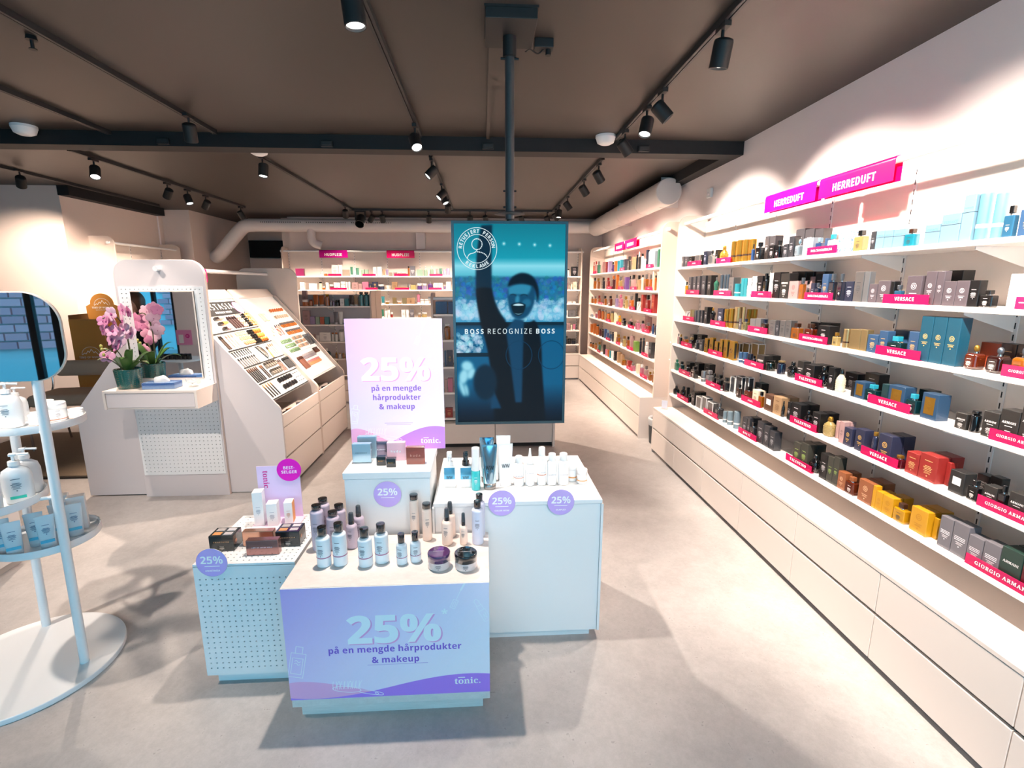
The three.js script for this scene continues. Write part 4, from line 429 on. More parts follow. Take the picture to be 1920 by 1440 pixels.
function goodsThing(kind, w, h, d, col, cap, pos, turn, label, group, noun) {
  const o = thing(noun.replace(/ /g, '_'), label, noun.split(' ').pop(), pos, turn, group), put = (n, g, m, s) => { const p = part(n, g, m, o); if (s) p.scale.set(...s); return p; };
  const capMat = goodsMat(cap === '.' ? 'black' : cap, 'cap'), body = goodsMat(col, 'bottle'), S = [w, h, d];
  if (kind === 'b') {
    put('carton', cached(`b${r3(w)},${r3(h)},${r3(d)}`, () => rbx(w, h, d, 0.0022, 0, h / 2, 0, 1)), goodsMat(col, 'carton'));
    if (col === 'denimgold') { part('label_panel', bx(w * 0.62, h * 0.66, 0.001, 0, h * 0.52, d / 2 + 0.0004), goodsMat('gold', 'carton'), o); part('print', printPlane(blurb('#8a6420', 'ring'), w * 0.42, w * 0.52), M.print, o, [0, h * 0.52, d / 2 + 0.0014]); }
    else if (col === 'charcoallabel' || col === 'brownlabel') part('label_panel', rbx(w * 0.55, h * 0.34, 0.001, 0.0004, 0, h * 0.56, d / 2 + 0.0004), goodsMat('white', 'carton'), o);
    else if (col === 'sky') { part('dark_line', bx(w + 0.0006, 0.002, d + 0.0006, 0, h * 0.62, 0), goodsMat('slate', 'carton'), o); if (w > 0.05) placePrint(o, col, w, h, d / 2 + 0.0006, h * 0.72); }
    else if (w > 0.03) placePrint(o, col, w, h, d / 2 + 0.0006);
  } else if (kind === 'w') {
    put('carton', rbx(w - 0.004, h - 0.004, d - 0.004, 0.001, 0, h / 2, 0, 1), goodsMat(col, 'carton'));
    const e = 0.006, l = []; for (const sx of [-1, 1]) for (const sz of [-1, 1]) l.push(bx(e, h, e, sx * (w - e) / 2, h / 2, sz * (d - e) / 2));
    for (const y of [e / 2, h - e / 2]) for (const s of [-1, 1]) l.push(bx(w - 2 * e, e, e, 0, y, s * (d - e) / 2), bx(e, e, d - 2 * e, s * (w - e) / 2, y, 0));
    put('white_edging', join(l), goodsMat('white', 'carton'));
  } else if (kind === 'r' || kind === 'x') {
    const hb = h * (kind === 'x' ? 0.66 : 0.7), cw = kind === 'x' ? w * 0.36 : w * 0.42;
    put('flacon', rbx(w, hb, d, kind === 'x' ? 0.014 : 0.005, 0, hb / 2, 0, 3), body);
    put('collar', cyl(cw * 0.36, cw * 0.4, h * 0.06, 0, hb + h * 0.03, 0, 16), M.steel);
    if (kind === 'x') put('cap', new THREE.SphereGeometry(cw / 2, 20, 14).scale(1, (h - hb - h * 0.05) / cw, 1).translate(0, hb + h * 0.05 + (h - hb - h * 0.05) / 2, 0), capMat);
    else put('cap', rbx(cw, h - hb - h * 0.05, Math.min(cw, d * 0.8), 0.003, 0, (h + hb + h * 0.05) / 2, 0, 2), capMat);
    if (w > 0.035) { const l = blurb(['black', 'midnight', 'navy', 'cognac', 'mahogany', 'petrol', 'charcoal', 'slate', 'brown', 'burgundy', 'azure', 'blue'].includes(col) ? '#e6e2de' : '#3a3432', 'lines'); part('label', printPlane(l, w * 0.6, w * 0.7), M.print, o, [0, hb * 0.42, d / 2 + 0.0006]); }
  } else if (kind === 'c') { put('flacon', unit.roundBody, body, [w, h, Math.min(w, d * 1.2)]); put('cap', unit.roundCap, capMat, [w * 1.2, h, Math.min(w, d * 1.2) * 1.2]); }
  else if (kind === 's') { put('flacon', unit.studBody, body, S); put('studs', unit.studs, body, S); put('cap', unit.studCap, capMat, S); }
  else if (kind === 't') { put('flacon', unit.torso, body, S); put('cap', unit.torsoCap, capMat, S); }
  else if (kind === 'k') { put('canister', unit.can, goodsMat(col, 'carton'), S); put('band', unit.canBand, goodsMat(col === 'gold' || col === 'palegold' ? 'brown' : 'white', 'carton'), S); }
  else if (kind === 'j') { put('jar_body', unit.jarBody, goodsMat(col, 'carton'), S); put('lid', unit.jarLid, goodsMat(['white', 'orange', 'amber'].includes(col) ? 'white' : col === 'black' || col === 'midnight' || col === 'charcoal' ? 'black' : 'white', 'cap'), S); }
  else if (kind === 'u') { put('tube_body', unit.tube, goodsMat(col, 'carton'), S); put('crimp', unit.crimp, goodsMat(col, 'carton'), S); put('cap', unit.tubeCap, goodsMat(cap === '.' ? 'white' : cap, 'cap'), S); }
  else if (kind === 'p') { put('flacon', unit.pumpBody, goodsMat(col, 'carton'), S); put('pump', join([cyl(0.012, 0.012, h * 0.1, 0, h * 0.8, 0), cyl(0.004, 0.004, h * 0.1, 0, h * 0.89, 0), rbx(0.016, 0.012, 0.04, 0.004, 0, h * 0.95, 0.012)]), M.white); }
  else if (kind === 'g') {                       // ingot shaped bottle
    const s = new THREE.Shape([[-0.5, 0], [0.5, 0], [0.42, 1], [-0.42, 1]].map((p) => new THREE.Vector2(p[0] * d, p[1] * h)));
    put('ingot', slab(s, w, 0.003).translate(0, 0, -w / 2).rotateY(Math.PI / 2), goodsMat('gold', 'cap')); put('ring_relief', new THREE.TorusGeometry(w * 0.2, 0.002, 6, 24).translate(0, h * 0.5, d * 0.47), goodsMat('brown', 'carton'));
    put('side_inlay', join([bx(0.001, h * 0.8, d * 0.5, w / 2 + 0.0006, h * 0.5, 0), bx(0.001, h * 0.8, d * 0.5, -w / 2 - 0.0006, h * 0.5, 0)]), goodsMat('black', 'carton'));
  } else if (kind === 'f') {                     // robot shaped bottle
    const m = goodsMat(col, 'cap'); put('torso', rbx(w * 0.9, h * 0.58, d * 0.8, 0.006, 0, h * 0.33, 0), m); put('head', rbx(w * 0.6, h * 0.28, d * 0.6, 0.008, 0, h * 0.82, 0), m);
    put('arms', join([rbx(w * 0.14, h * 0.4, d * 0.5, 0.004, -w * 0.5, h * 0.4, 0), rbx(w * 0.14, h * 0.4, d * 0.5, 0.004, w * 0.5, h * 0.4, 0)]), m); put('feet', join([rbx(w * 0.34, h * 0.06, d, 0.003, -w * 0.22, h * 0.03, 0), rbx(w * 0.34, h * 0.06, d, 0.003, w * 0.22, h * 0.03, 0)]), m);
  }
  return o;
}
const SHELF_WORD = ['top', 'second', 'third', 'fourth', 'fifth', 'bottom'];
const PERFUME = { b: 'perfume carton', w: 'perfume carton', k: 'perfume canister' }, SKIN = { b: 'skincare carton', j: 'cream jar', u: 'cream tube', c: 'lotion bottle', p: 'pump bottle' };
function kindDepth(kind, w) { return kind === 'b' || kind === 'w' ? Math.min(0.06, Math.max(0.032, w * 0.8)) : kind === 'r' ? Math.min(0.038, Math.max(0.022, w * 0.6)) : kind === 'g' ? 0.035 : Math.min(w, 0.06); }
function stockWall(rows, ys, xf, where, group) {              // goods on a wall that runs along z and faces -x
  rows.forEach((row, s) => row.forEach(([z0, z1, h, dx, kind, col, cap, n], i) => {
    const w = z1 - z0, d = kindDepth(kind, w), noun = PERFUME[kind] || 'perfume bottle', word = PAL[col][0];
    for (let k = 0; k < n; k++) goodsThing(kind, w, h, d, col, cap, [xf + dx + d / 2 + k * (d + 0.004), ys[s] + LIP + 0.0005, (z0 + z1) / 2], RIGHT + (kind === 'b' ? 0 : jit(0.03)), k ? `${word} ${noun} right behind the ${ORD(i + 1)} item on ${SHELF_WORD[s]} shelf of ${where}` : `${word} ${noun} ${ORD(i + 1)} from left on ${SHELF_WORD[s]} shelf of ${where}`, group, noun);
  }));
}
function stockFront(rows, ys, zf, where, group, words = SHELF_WORD) {   // goods on shelves that face the camera
  rows.forEach((row) => row.forEach(([x0, x1, h, dx, kind, col, cap, s], i) => {
    const w = x1 - x0, d = kindDepth(kind === 'c' ? 'c' : kind, w), noun = SKIN[kind];
    goodsThing(kind, w - 0.002, h, d, col, cap, [(x0 + x1) / 2, ys[s - 1] + LIP + 0.0005, zf - dx - d / 2], 0, `${PAL[col][0]} ${noun} ${ORD(i + 1)} from left on ${words[s - 1]} shelf of ${where}`, group, noun);
  }));
}
function brandStrips(rows, ys, xf, where, big) {
  let n = 0; rows.forEach((row, s) => row.forEach(([z0, z1, text], i) => {
    const w = Math.min(z1 - z0, 0.3), o = thing('shelf_strip', `pink acrylic brand strip ${ORD(i + 1)} from left on ${SHELF_WORD[s]} shelf of ${where}`, 'shelf strip', [xf + 0.012, ys[s] + LIP + 0.0008, (z0 + z1) / 2], RIGHT, 'pink brand strips on ' + where);
    part('plate', bx(w, 0.042, 0.003, 0, 0.024, 0.004), M.pinkClear, o); part('foot', bx(w, 0.003, 0.02, 0, 0.0015, -0.004), M.pinkClear, o);
    if (text !== '.') { const l = lettering(text, { font: text === 'VERSACE' || text === 'GUCCI' ? 'bold 40px sans-serif' : 'bold 40px serif', spacing: text === 'GUCCI' ? 12 : 3 }), tw = Math.min(w * 0.74, 0.034 * l.k); part('lettering', printPlane(l, tw, tw / l.k), M.print, o, [0, 0.024, 0.0062]); }
    else { const l = blurb('#ffffff', 'lines'); part('lettering', printPlane({ u0: l.u0, u1: l.u1, v0: l.v0 + (l.v1 - l.v0) * 0.33, v1: l.v0 + (l.v1 - l.v0) * 0.45 }, w * 0.45, 0.009), M.print, o, [0, 0.024, 0.0062]); }
    n++;
  }));
}
function railSign(text, label, pos, turn, w, mat, h = 0.1) {
  const o = thing('category_sign', label, 'sign', pos, turn), hood = new THREE.CylinderGeometry(0.021, 0.021, w, 16, 1, true, 0, Math.PI).rotateZ(Math.PI / 2).rotateX(0);
  const arc = []; for (let i = 0; i <= 10; i++) { const a = i / 10 * Math.PI; arc.push(new THREE.Vector2(Math.cos(a) * 0.021, Math.sin(a) * 0.021)); }
  const s = new THREE.Shape([...arc, ...arc.slice().reverse().map((v) => v.clone().multiplyScalar(0.0185 / 0.021))]);
  part('hook', new THREE.ExtrudeGeometry(s, { depth: w, bevelEnabled: false }).rotateY(Math.PI / 2).translate(-w / 2, 0, 0), mat, o);
  part('front_flap', bx(w, h, 0.0025, 0, -h / 2, 0.0198), mat, o); part('rear_flap', bx(w, h, 0.0025, 0, -h / 2, -0.0198), mat, o);
  const l = lettering(text, { font: 'bold 60px sans-serif', h: 72 }); const tw = Math.min(w * 0.8, h * 0.7 * l.k); part('lettering', printPlane(l, tw, tw / l.k), M.print, o, [0, -h * 0.52, 0.0216]);
}
// near and far fragrance walls
const NEAR_Y = [1.957, 1.688, 1.432, 1.176, 0.896, 0.636], FAR_Y = [1.98, 1.715, 1.45, 1.2, 0.905, 0.63], BACK_Y = [1.943, 1.694, 1.435, 1.185, 0.93, 0.66];
shelfUnit('shelving_unit', 'white near right wall shelving full of fragrance with pink signs', { pos: [2.27, 0, -5.135], turn: RIGHT, len: 0.628 * 8, bays: 8, ys: NEAR_Y });
shelfUnit('shelving_unit', 'white far right wall shelving full of colourful fragrance', { pos: [2.27, 0, -9.36], turn: RIGHT, len: 0.62 * 6, bays: 6, ys: FAR_Y });
for (let i = 0; i < 8; i++) baseCabinet(`pale two drawer base cabinet ${ORD(i + 1)} from the far end of near fragrance wall`, 'near wall base cabinets', [2.27, 0, -5.135 + i * 0.628], RIGHT, 0.628, 0.43, 0.5, i === 0 ? 'l' : '');
for (let i = 0; i < 6; i++) baseCabinet(`pale two drawer base cabinet ${ORD(i + 1)} from the back wall under far fragrance wall`, 'far wall base cabinets', [2.27, 0, -9.36 + i * 0.62], RIGHT, 0.62, 0.43, 0.5, i === 5 ? 'r' : '');
single('cabinet_worktop', 'long white worktop over the near wall base cabinets', 'worktop', span(1.838, 2.29, 0.483, 0.5, -5.156, -5.135 + 8 * 0.628), M.laminate);
single('cabinet_worktop', 'white worktop over the far wall base cabinets', 'worktop', span(1.838, 2.29, 0.483, 0.5, -9.36, -5.619), M.laminate);
stockWall(NEAR_ITEMS, NEAR_Y, 2.0, 'near fragrance wall', 'fragrances on the near right wall');
stockWall(FAR_ITEMS, FAR_Y, 2.0, 'far fragrance wall', 'fragrances on the far right wall');
brandStrips(NEAR_STRIPS, NEAR_Y, 2.0, 'near fragrance wall'); brandStrips(FAR_STRIPS, FAR_Y, 2.0, 'far fragrance wall');
railSign('HERREDUFT', 'purple hanging sign left of its pink twin on the near wall rail', [2.06, 2.41, -3.37], RIGHT, 0.56, M.purpleSign);
railSign('HERREDUFT', 'pink hanging sign right of the purple one on the near wall rail', [2.06, 2.41, -2.78], RIGHT, 0.56, M.pinkSign);
railSign('DAMEDUFT', 'pink hanging sign on far wall rail, left of two', [2.06, 2.41, -7.56], RIGHT, 0.5, M.pinkSign);
railSign('DAMEDUFT', 'pink hanging sign on far wall rail, right of two', [2.06, 2.41, -6.98], RIGHT, 0.56, M.pinkSign);
// back wall
shelfUnit('shelving_unit', 'white back wall shelving of skincare with two hanging signs', { pos: [-3.6, 0, -9.72], len: 0.605 * 9, bays: 9, ys: BACK_Y });
for (let i = 0; i < 9; i++) baseCabinet(`pale two drawer base cabinet ${ORD(i + 1)} from left along the back wall`, 'back wall base cabinets', [-3.6 + i * 0.605, 0, -9.72], 0, 0.605, 0.32, 0.5, i === 8 ? 'r' : '');
single('cabinet_worktop', 'white worktop along the back wall cabinets', 'worktop', span(-3.6, 1.87, 0.483, 0.5, -9.74, -9.398), M.laminate);
stockFront(BACK_ITEMS, BACK_Y, -9.45, 'back skincare wall', 'skincare on the back wall');
stockFront(BACK_END_ITEMS, BACK_Y, -9.45, 'back wall right end', 'skincare at the right end of the back wall');
railSign('HUDPLEIE', 'purple hanging skincare sign on the back wall rail', [-2.71, 2.41, -9.51], 0, 0.5, M.purpleSign, 0.115);
railSign('HUDPLEIE', 'red pink hanging skincare sign on the back wall rail', [-1.5, 2.41, -9.51], 0, 0.5, M.pinkSign, 0.115);
{ let n = 0; for (const [x0, x1, s] of [[-2.82, -2.58, 0], [-2.2, -1.96, 0], [-1.62, -1.37, 0], [-0.98, -0.74, 0], [-2.8, -2.5, 1], [-2.16, -1.94, 1], [-1.62, -1.36, 1], [-1.0, -0.76, 1]]) {
  const o = thing('shelf_strip', `small pink strip ${ORD(n % 4 + 1)} from left on ${SHELF_WORD[s]} shelf of back skincare wall`, 'shelf strip', [(x0 + x1) / 2, BACK_Y[s] + LIP + 0.0008, -9.462], 0, 'pink strips on the back wall'); n++;
  part('plate', bx(x1 - x0, 0.038, 0.003, 0, 0.02, 0), M.pinkClear, o); part('foot', bx(x1 - x0, 0.003, 0.014, 0, 0.0015, -0.006), M.pinkClear, o);
} }
// freestanding units in the middle of the shop
const MIDL_Y = [1.47, 1.195, 0.935, 0.671], MIDR_Y = [1.476, 1.2, 0.906, 0.62, 0.33];
shelfUnit('shelving_unit', 'grey backed freestanding shelving of sun care behind the makeup island', { pos: [-2.96, 0, -8.0], len: 1.256, bays: 2, ys: MIDL_Y, depth: 0.31, bottom: 0.38, top: 1.72, rail: 0, backMat: M.panelGrey });
for (let i = 0; i < 2; i++) baseCabinet(`drawer cabinet under the sun care shelving, ${i ? 'right' : 'left'} one`, 'sun care cabinets', [-2.96 + i * 0.628, 0, -8.0], 0, 0.628, 0.36, 0.385, i ? 'r' : 'l');
single('unit_side', 'plain beige side of the freestanding sun care shelving', 'panel', [span(-1.7, -1.675, 0, 1.72, -8.4, -7.99)], M.panel);
shelfUnit('shelving_unit', 'grey backed freestanding shelving right behind the hanging screen', { pos: [-0.53, 0, -5.66], len: 1.3, bays: 2, ys: MIDR_Y, depth: 0.3, bottom: 0.31, top: 1.72, rail: 1.66, backMat: M.panelGrey });
for (let i = 0; i < 2; i++) { const u = thing('drawer_cabinet', `low drawer under the shelving behind the screen, ${i ? 'right' : 'left'} one`, 'cabinet', [-0.53 + i * 0.65, 0, -5.66], 0, 'drawers behind the screen'); part('carcass', span(0.004, 0.646, 0.05, 0.3, 0.004, 0.24), M.gap, u); part('plinth', span(0, 0.65, 0, 0.05, 0.02, 0.25), M.black, u); part('drawer', rbx(0.644, 0.235, 0.018, 0.0025, 0.325, 0.172, 0.291, 1), M.laminate, u); if (i) part('side_panel', span(0.65, 0.675, 0, 0.31, 0, 0.31), M.laminate, u); }
stockFront(MID_LEFT_ITEMS, MIDL_Y, -7.69, 'sun care shelving', 'sun care on the freestanding shelving', ['top', 'second', 'third', 'lowest']);
stockFront(MID_RIGHT_ITEMS, MIDR_Y, -5.36, 'shelving behind screen', 'goods on shelving behind the screen', ['top', 'second', 'third', 'fourth', 'lowest']);
// tester ledges on the end panel between the two fragrance walls
[[1.19, 'upper'], [1.0, 'lower']].forEach(([y, w]) => { const o = thing('tester_ledge', `small white ${w} ledge on the end panel of near fragrance wall`, 'ledge', [2.1, y, -5.157], 0, 'end panel ledges'); part('board', rbx(0.14, 0.014, 0.13, 0.003, 0, 0, -0.065, 1), M.shelf, o); part('clip', bx(0.1, 0.03, 0.004, 0, -0.02, -0.004), M.steel, o); });
for (let i = 0; i < 3; i++) goodsThing('c', 0.022, 0.055, 0.022, ['brown', 'navy', 'tan'][i], 'gold', [2.07 + i * 0.03, 1.0075, -5.22], 0, `tiny ${['brown', 'navy', 'tan'][i]} tester vial on the lower end panel ledge`, 'tester vials', 'tester vial');
{ const o = thing('card_holder', 'small acrylic card holder on the far end of near worktop', 'card holder', [1.93, 0.5, -5.06], RIGHT + 0.9); part('stand', join([bx(0.07, 0.1, 0.003, 0, 0.05, 0), bx(0.07, 0.003, 0.04, 0, 0.0015, 0.02)]), M.clear, o); part('card', bx(0.06, 0.085, 0.001, 0, 0.05, 0.004), std(C(0.6, 0.62, 0.72), 0.6), o); }
{ const o = thing('waste_bin', 'dark waste bin with white liner between the fragrance walls', 'bin', [2.02, 0, -5.42]); part('bucket', lathe([[0.001, 0], [0.1, 0], [0.108, 0.01], [0.125, 0.28], [0.12, 0.28], [0.1, 0.02]], 28), std(C(0.04, 0.045, 0.05), 0.5), o); part('liner', lathe([[0.118, 0.2], [0.128, 0.26], [0.131, 0.29], [0.122, 0.31], [0.112, 0.28]], 28), phy(C(0.8, 0.82, 0.84), 0.5, { transmission: 0.4, thickness: 0 }), o); }
// ---------- promotion tables ----------
function sketchBrush(c, s) {                     // line drawing of a hair brush
  c.beginPath(); c.ellipse(0, 0, 60 * s, 14 * s, 0.12, 0, 7); c.stroke(); c.beginPath(); c.moveTo(55 * s, 6 * s); c.quadraticCurveTo(110 * s, 8 * s, 150 * s, 26 * s); c.quadraticCurveTo(160 * s, 34 * s, 146 * s, 36 * s); c.quadraticCurveTo(90 * s, 30 * s, 52 * s, 16 * s); c.stroke();
  for (let i = 0; i < 15; i++) { c.beginPath(); c.moveTo((-56 + i * 8) * s, -2 * s); c.quadraticCurveTo((-56 + i * 8 + (i % 2 ? 8 : -4)) * s, -26 * s, (-54 + i * 8 + (i % 3) * 4) * s, -42 * s); c.stroke(); }
  c.beginPath(); c.ellipse(126 * s, 26 * s, 8 * s, 4 * s, 0.3, 0, 7); c.stroke();
}
function sketchMascara(c, s) { c.save(); c.rotate(0.42); c.strokeRect(-16 * s, 40 * s, 32 * s, 60 * s); c.strokeRect(-6 * s, 54 * s, 12 * s, 34 * s); c.beginPath(); c.moveTo(0, 40 * s); c.lineTo(0, -34 * s); c.stroke(); c.lineWidth *= 3; c.beginPath(); c.moveTo(0, -34 * s); c.lineTo(4 * s, -90 * s); c.stroke(); c.restore(); }
function sketchLipstick(c, s) { c.save(); c.rotate(-0.5); c.strokeRect(-22 * s, 20 * s, 44 * s, 80 * s); c.strokeRect(-16 * s, -16 * s, 32 * s, 36 * s); c.beginPath(); c.moveTo(-13 * s, -16 * s); c.lineTo(-13 * s, -52 * s); c.quadraticCurveTo(2 * s, -74 * s, 13 * s, -50 * s); c.lineTo(13 * s, -16 * s); c.stroke(); c.beginPath(); c.moveTo(-10 * s, 88 * s); c.lineTo(-6 * s, 50 * s); c.lineTo(4 * s, 80 * s); c.lineTo(10 * s, 40 * s); c.stroke(); c.restore(); }
function sketchBottle(c, s) { c.save(); c.rotate(0.2); c.strokeRect(-34 * s, 0, 68 * s, 130 * s); c.strokeRect(-24 * s, 26 * s, 48 * s, 86 * s); c.strokeRect(-16 * s, -36 * s, 32 * s, 36 * s); for (let k = 0; k < 2; k++) { c.beginPath(); c.moveTo(-14 * s, (44 + k * 14) * s); c.quadraticCurveTo(-4 * s, (34 + k * 14) * s, 0, (44 + k * 14) * s); c.quadraticCurveTo(6 * s, (54 + k * 14) * s, 14 * s, (42 + k * 14) * s); c.stroke(); } c.restore(); }
function poster(c, w, h, o) {
  const g = c.createLinearGradient(0, 0, w * 0.7, h); g.addColorStop(0, o.tint[0]); g.addColorStop(0.55, o.tint[1]); g.addColorStop(1, o.tint[2]); c.fillStyle = g; c.fillRect(0, 0, w, h);
  const wave = (color, pts) => { c.fillStyle = color; c.beginPath(); c.moveTo(pts[0][0] * w, pts[0][1] * h); for (let i = 1; i + 2 < pts.length + 1; i += 3) c.bezierCurveTo(pts[i][0] * w, pts[i][1] * h, pts[i + 1][0] * w, pts[i + 1][1] * h, pts[i + 2][0] * w, pts[i + 2][1] * h); c.lineTo(w, h); c.lineTo(0, h); c.fill(); };
  wave(o.pink || '#f5b4df', [[0, o.wy - 0.02], [0.1, o.wy - 0.06], [0.3, o.wy + 0.04], [0.5, o.wy + 0.12], [0.7, o.wy + 0.2], [0.9, o.wy + 0.3], [1, o.wy + 0.4]]);
  wave(o.violet || '#bd86ee', [[0, o.wy + 0.12], [0.2, o.wy + 0.17], [0.4, o.wy + 0.09], [0.56, o.wy + 0.03], [0.7, o.wy - 0.02], [0.84, o.wy - 0.06], [1, o.wy - 0.03]]);
  c.strokeStyle = '#fbf6fe'; c.lineWidth = o.line; c.lineJoin = 'round';
  for (const [fn, x, y, s] of o.sketches) { c.save(); c.translate(x * w, y * h); c.lineWidth = o.line; fn(c, s); c.restore(); }
  c.textAlign = 'center'; c.font = `bold ${o.big}px sans-serif`;
  c.save(); c.translate(w * o.cx, o.bigY * h); c.scale(1.12, 1); c.lineWidth = o.big * 0.03; c.lineJoin = 'miter'; c.fillStyle = '#f0a8dc'; c.strokeStyle = '#f0a8dc'; c.fillText('25%', o.big * 0.03, o.big * 0.025); c.strokeText('25%', o.big * 0.03, o.big * 0.025); c.fillStyle = '#fdfbff'; c.strokeStyle = '#fdfbff'; c.fillText('25%', 0, 0); c.strokeText('25%', 0, 0); c.restore();
  c.fillStyle = '#fdfbff'; c.font = `bold ${o.big * 0.3}px sans-serif`; c.fillText('*', w * (o.cx + o.star), (o.bigY - 0.01) * h - o.big * 0.58);
  c.fillStyle = o.text || '#8e5fd0'; c.font = `bold ${o.small}px sans-serif`; o.lines.forEach((t, i) => c.fillText(t, w * o.cx, o.lineY * h + i * o.small * 1.28));
  c.fillStyle = '#c9a8e0'; c.fillRect(w * (o.cx - 0.14), o.noteY * h, w * 0.3, h * 0.004); if (o.lines.length > 2) c.fillRect(w * (o.cx - 0.12), o.noteY * h + h * 0.014, w * 0.26, h * 0.003);
  c.fillStyle = '#ffffff'; c.font = `bold ${o.small * 0.98}px serif`; c.textAlign = 'right'; c.fillText('tonic.', w * 0.955, h * o.brandY); c.fillRect(w * 0.955 - o.small * 2.4, h * o.brandY - o.small * 0.82, o.small * 0.72, o.small * 0.1);
}
const standPoster = canvasTex(1000, 1400, (c, w, h) => poster(c, w, h, { tint: ['#d6b2ee', '#f1def8', '#faf1fb'], wy: 0.86, line: 4, cx: 0.5, big: 330, bigY: 0.46, small: 78, lines: ['på en mengde', 'hårprodukter', '& makeup'], lineY: 0.54, noteY: 0.79, brandY: 0.955, star: 0.36, sketches: [[sketchMascara, 0.78, 0.1, 1.35], [sketchLipstick, 0.93, 0.18, 1.2], [sketchBrush, 0.26, 0.885, 1.8], [sketchBottle, 0.06, 0.68, 1.2]] }));
const tablePoster = canvasTex(1280, 800, (c, w, h) => poster(c, w, h, { tint: ['#d6b2ee', '#f1def8', '#faf1fb'], wy: 0.86, line: 4, cx: 0.53, big: 270, bigY: 0.5, small: 62, lines: ['på en mengde hårprodukter', '& makeup'], lineY: 0.585, noteY: 0.7, brandY: 0.915, star: 0.25, sketches: [[sketchMascara, 0.85, 0.1, 1.0], [sketchLipstick, 0.955, 0.22, 1.05], [sketchBrush, 0.28, 0.92, 1.5], [sketchBottle, 0.06, 0.57, 1.35]] }));
function board(name, label, w, h, t, tex, pos, tilt = 0) {
  const o = thing(name, label, 'poster', pos); const b = part('board', bx(w, h, t, 0, h / 2, 0), M.white, o); const f = part('printed_face', new THREE.PlaneGeometry(w, h), std(0xffffff, 0.45, { map: tex }), o, [0, h / 2, t / 2 + 0.0006]); o.rotation.x = tilt; return o;
}
{ const u = thing('display_table', 'low front promotion table with a stone look top', 'table', [-0.404, 0, -2.038]);
  part('body', rbx(0.832, 0.55, 0.41, 0.003, 0, 0.33, 0, 1), M.stone, u); part('plinth', bx(0.77, 0.055, 0.38, 0, 0.0275, -0.005), M.stone, u); part('table_top', rbx(0.836, 0.012, 0.414, 0.003, 0, 0.609, 0, 1), M.stone, u); }
board('promotion_poster', 'wide lilac discount poster on the front of the low table', 0.832, 0.515, 0.004, tablePoster, [-0.404, 0.098, -1.8285]);
{ const u = thing('display_table', 'white promotion table under the hanging screen', 'table', [0.163, 0, -2.57]);
  part('body', bx(0.812, 0.7, 0.63, 0, 0.395, 0), M.whiteGloss, u); part('plinth', bx(0.75, 0.05, 0.58, 0, 0.025, 0), M.white, u); part('table_top', rbx(0.826, 0.022, 0.646, 0.003, 0, 0.759, 0, 1), M.whiteGloss, u); part('side_panel', bx(0.012, 0.7, 0.646, 0.413, 0.395, 0), M.whiteGloss, u); part('side_panel', bx(0.012, 0.7, 0.646, -0.413, 0.395, 0), M.whiteGloss, u); }
{ const u = thing('display_plinth', 'tall pale plinth table carrying the standing poster', 'table', [-0.468, 0, -2.445]);
  part('body', bx(0.404, 0.85, 0.34, 0, 0.465, 0), M.white, u); part('base', bx(0.37, 0.04, 0.3, 0, 0.02, 0), M.panelGrey, u); part('table_top', rbx(0.416, 0.034, 0.352, 0.003, 0, 0.909, 0, 1), M.white, u); }
board('promotion_poster', 'upright pale lilac discount poster standing on the plinth', 0.5, 0.705, 0.006, standPoster, [-0.464, 0.9265, -2.612]);
{ const u = thing('display_table', 'white perforated promotion table on the left with black boxes', 'table', [-1.055, 0, -2.27]);
  const w = 0.434, d = 0.47; part('body', bx(w - 0.03, 0.5, d - 0.03, 0, 0.34, 0), M.slot, u); part('plinth', bx(w - 0.06, 0.06, d - 0.06, 0, 0.03, 0), M.white, u);  // body coloured near black so the peg holes read as shaded
  const face = pegPanel(roundShape(-w / 2, 0.055, w / 2, 0.6), 0.012, grid(-w / 2 + 0.02, w / 2 - 0.015, 0.08, 0.55, 0.0262), 0.0038);
  part('front_panel', face, M.white, u, [0, 0, d / 2 - 0.012]);
  part('top_panel', pegPanel(roundShape(-w / 2, -d / 2, w / 2, d / 2), 0.012, grid(-w / 2 + 0.02, w / 2 - 0.02, -d / 2 + 0.02, d / 2 - 0.02, 0.0262), 0.0038).rotateX(-Math.PI / 2), M.white, u, [0, 0.598, 0]);
  part('side_panel', bx(0.012, 0.545, d - 0.013, -w / 2 + 0.006, 0.3275, -0.006), M.white, u); part('side_panel', bx(0.012, 0.545, d - 0.013, w / 2 - 0.006, 0.3275, -0.006), M.white, u); part('rear_panel', bx(w - 0.024, 0.545, 0.012, 0, 0.3275, -d / 2 + 0.006), M.white, u); }
// round discount tags
const tagPrint = (base, brand) => drawn('tag' + base + brand, 230, 230, (c) => { const g = c.createLinearGradient(0, 230, 230, 0); g.addColorStop(0, base); g.addColorStop(1, '#d3b6f2'); c.fillStyle = g; c.beginPath(); c.arc(115, 115, 113, 0, 7); c.fill(); c.fillStyle = '#fff'; c.textAlign = 'center'; c.font = 'bold 84px sans-serif'; c.fillText('25%', 115, 124); c.fillRect(60, 142, 110, 5); c.font = 'bold 20px sans-serif'; c.fillText(brand, 115, 188); });
function roundTag(label, pos, base, brand, r = 0.066) { const o = thing('discount_tag', label, 'tag', pos, 0, 'round discount tags'); part('card', cyl(r, r, 0.0016, 0, 0, 0, 48).rotateX(Math.PI / 2), M.white, o); part('print', printPlane(tagPrint(base, brand), r * 2.03, r * 2.03), M.print, o, [0, 0, 0.0014]); }
roundTag('round lilac discount tag on the front of the tall plinth', [-0.468, 0.815, -2.267], '#cbaaf0', '');
roundTag('round lilac discount tag left on the white table edge', [0.081, 0.765, -2.244], '#cbaaf0', 'COLOR WOW');
roundTag('round lilac discount tag right on the white table edge', [0.369, 0.762, -2.244], '#cbaaf0', 'OLAPLEX');
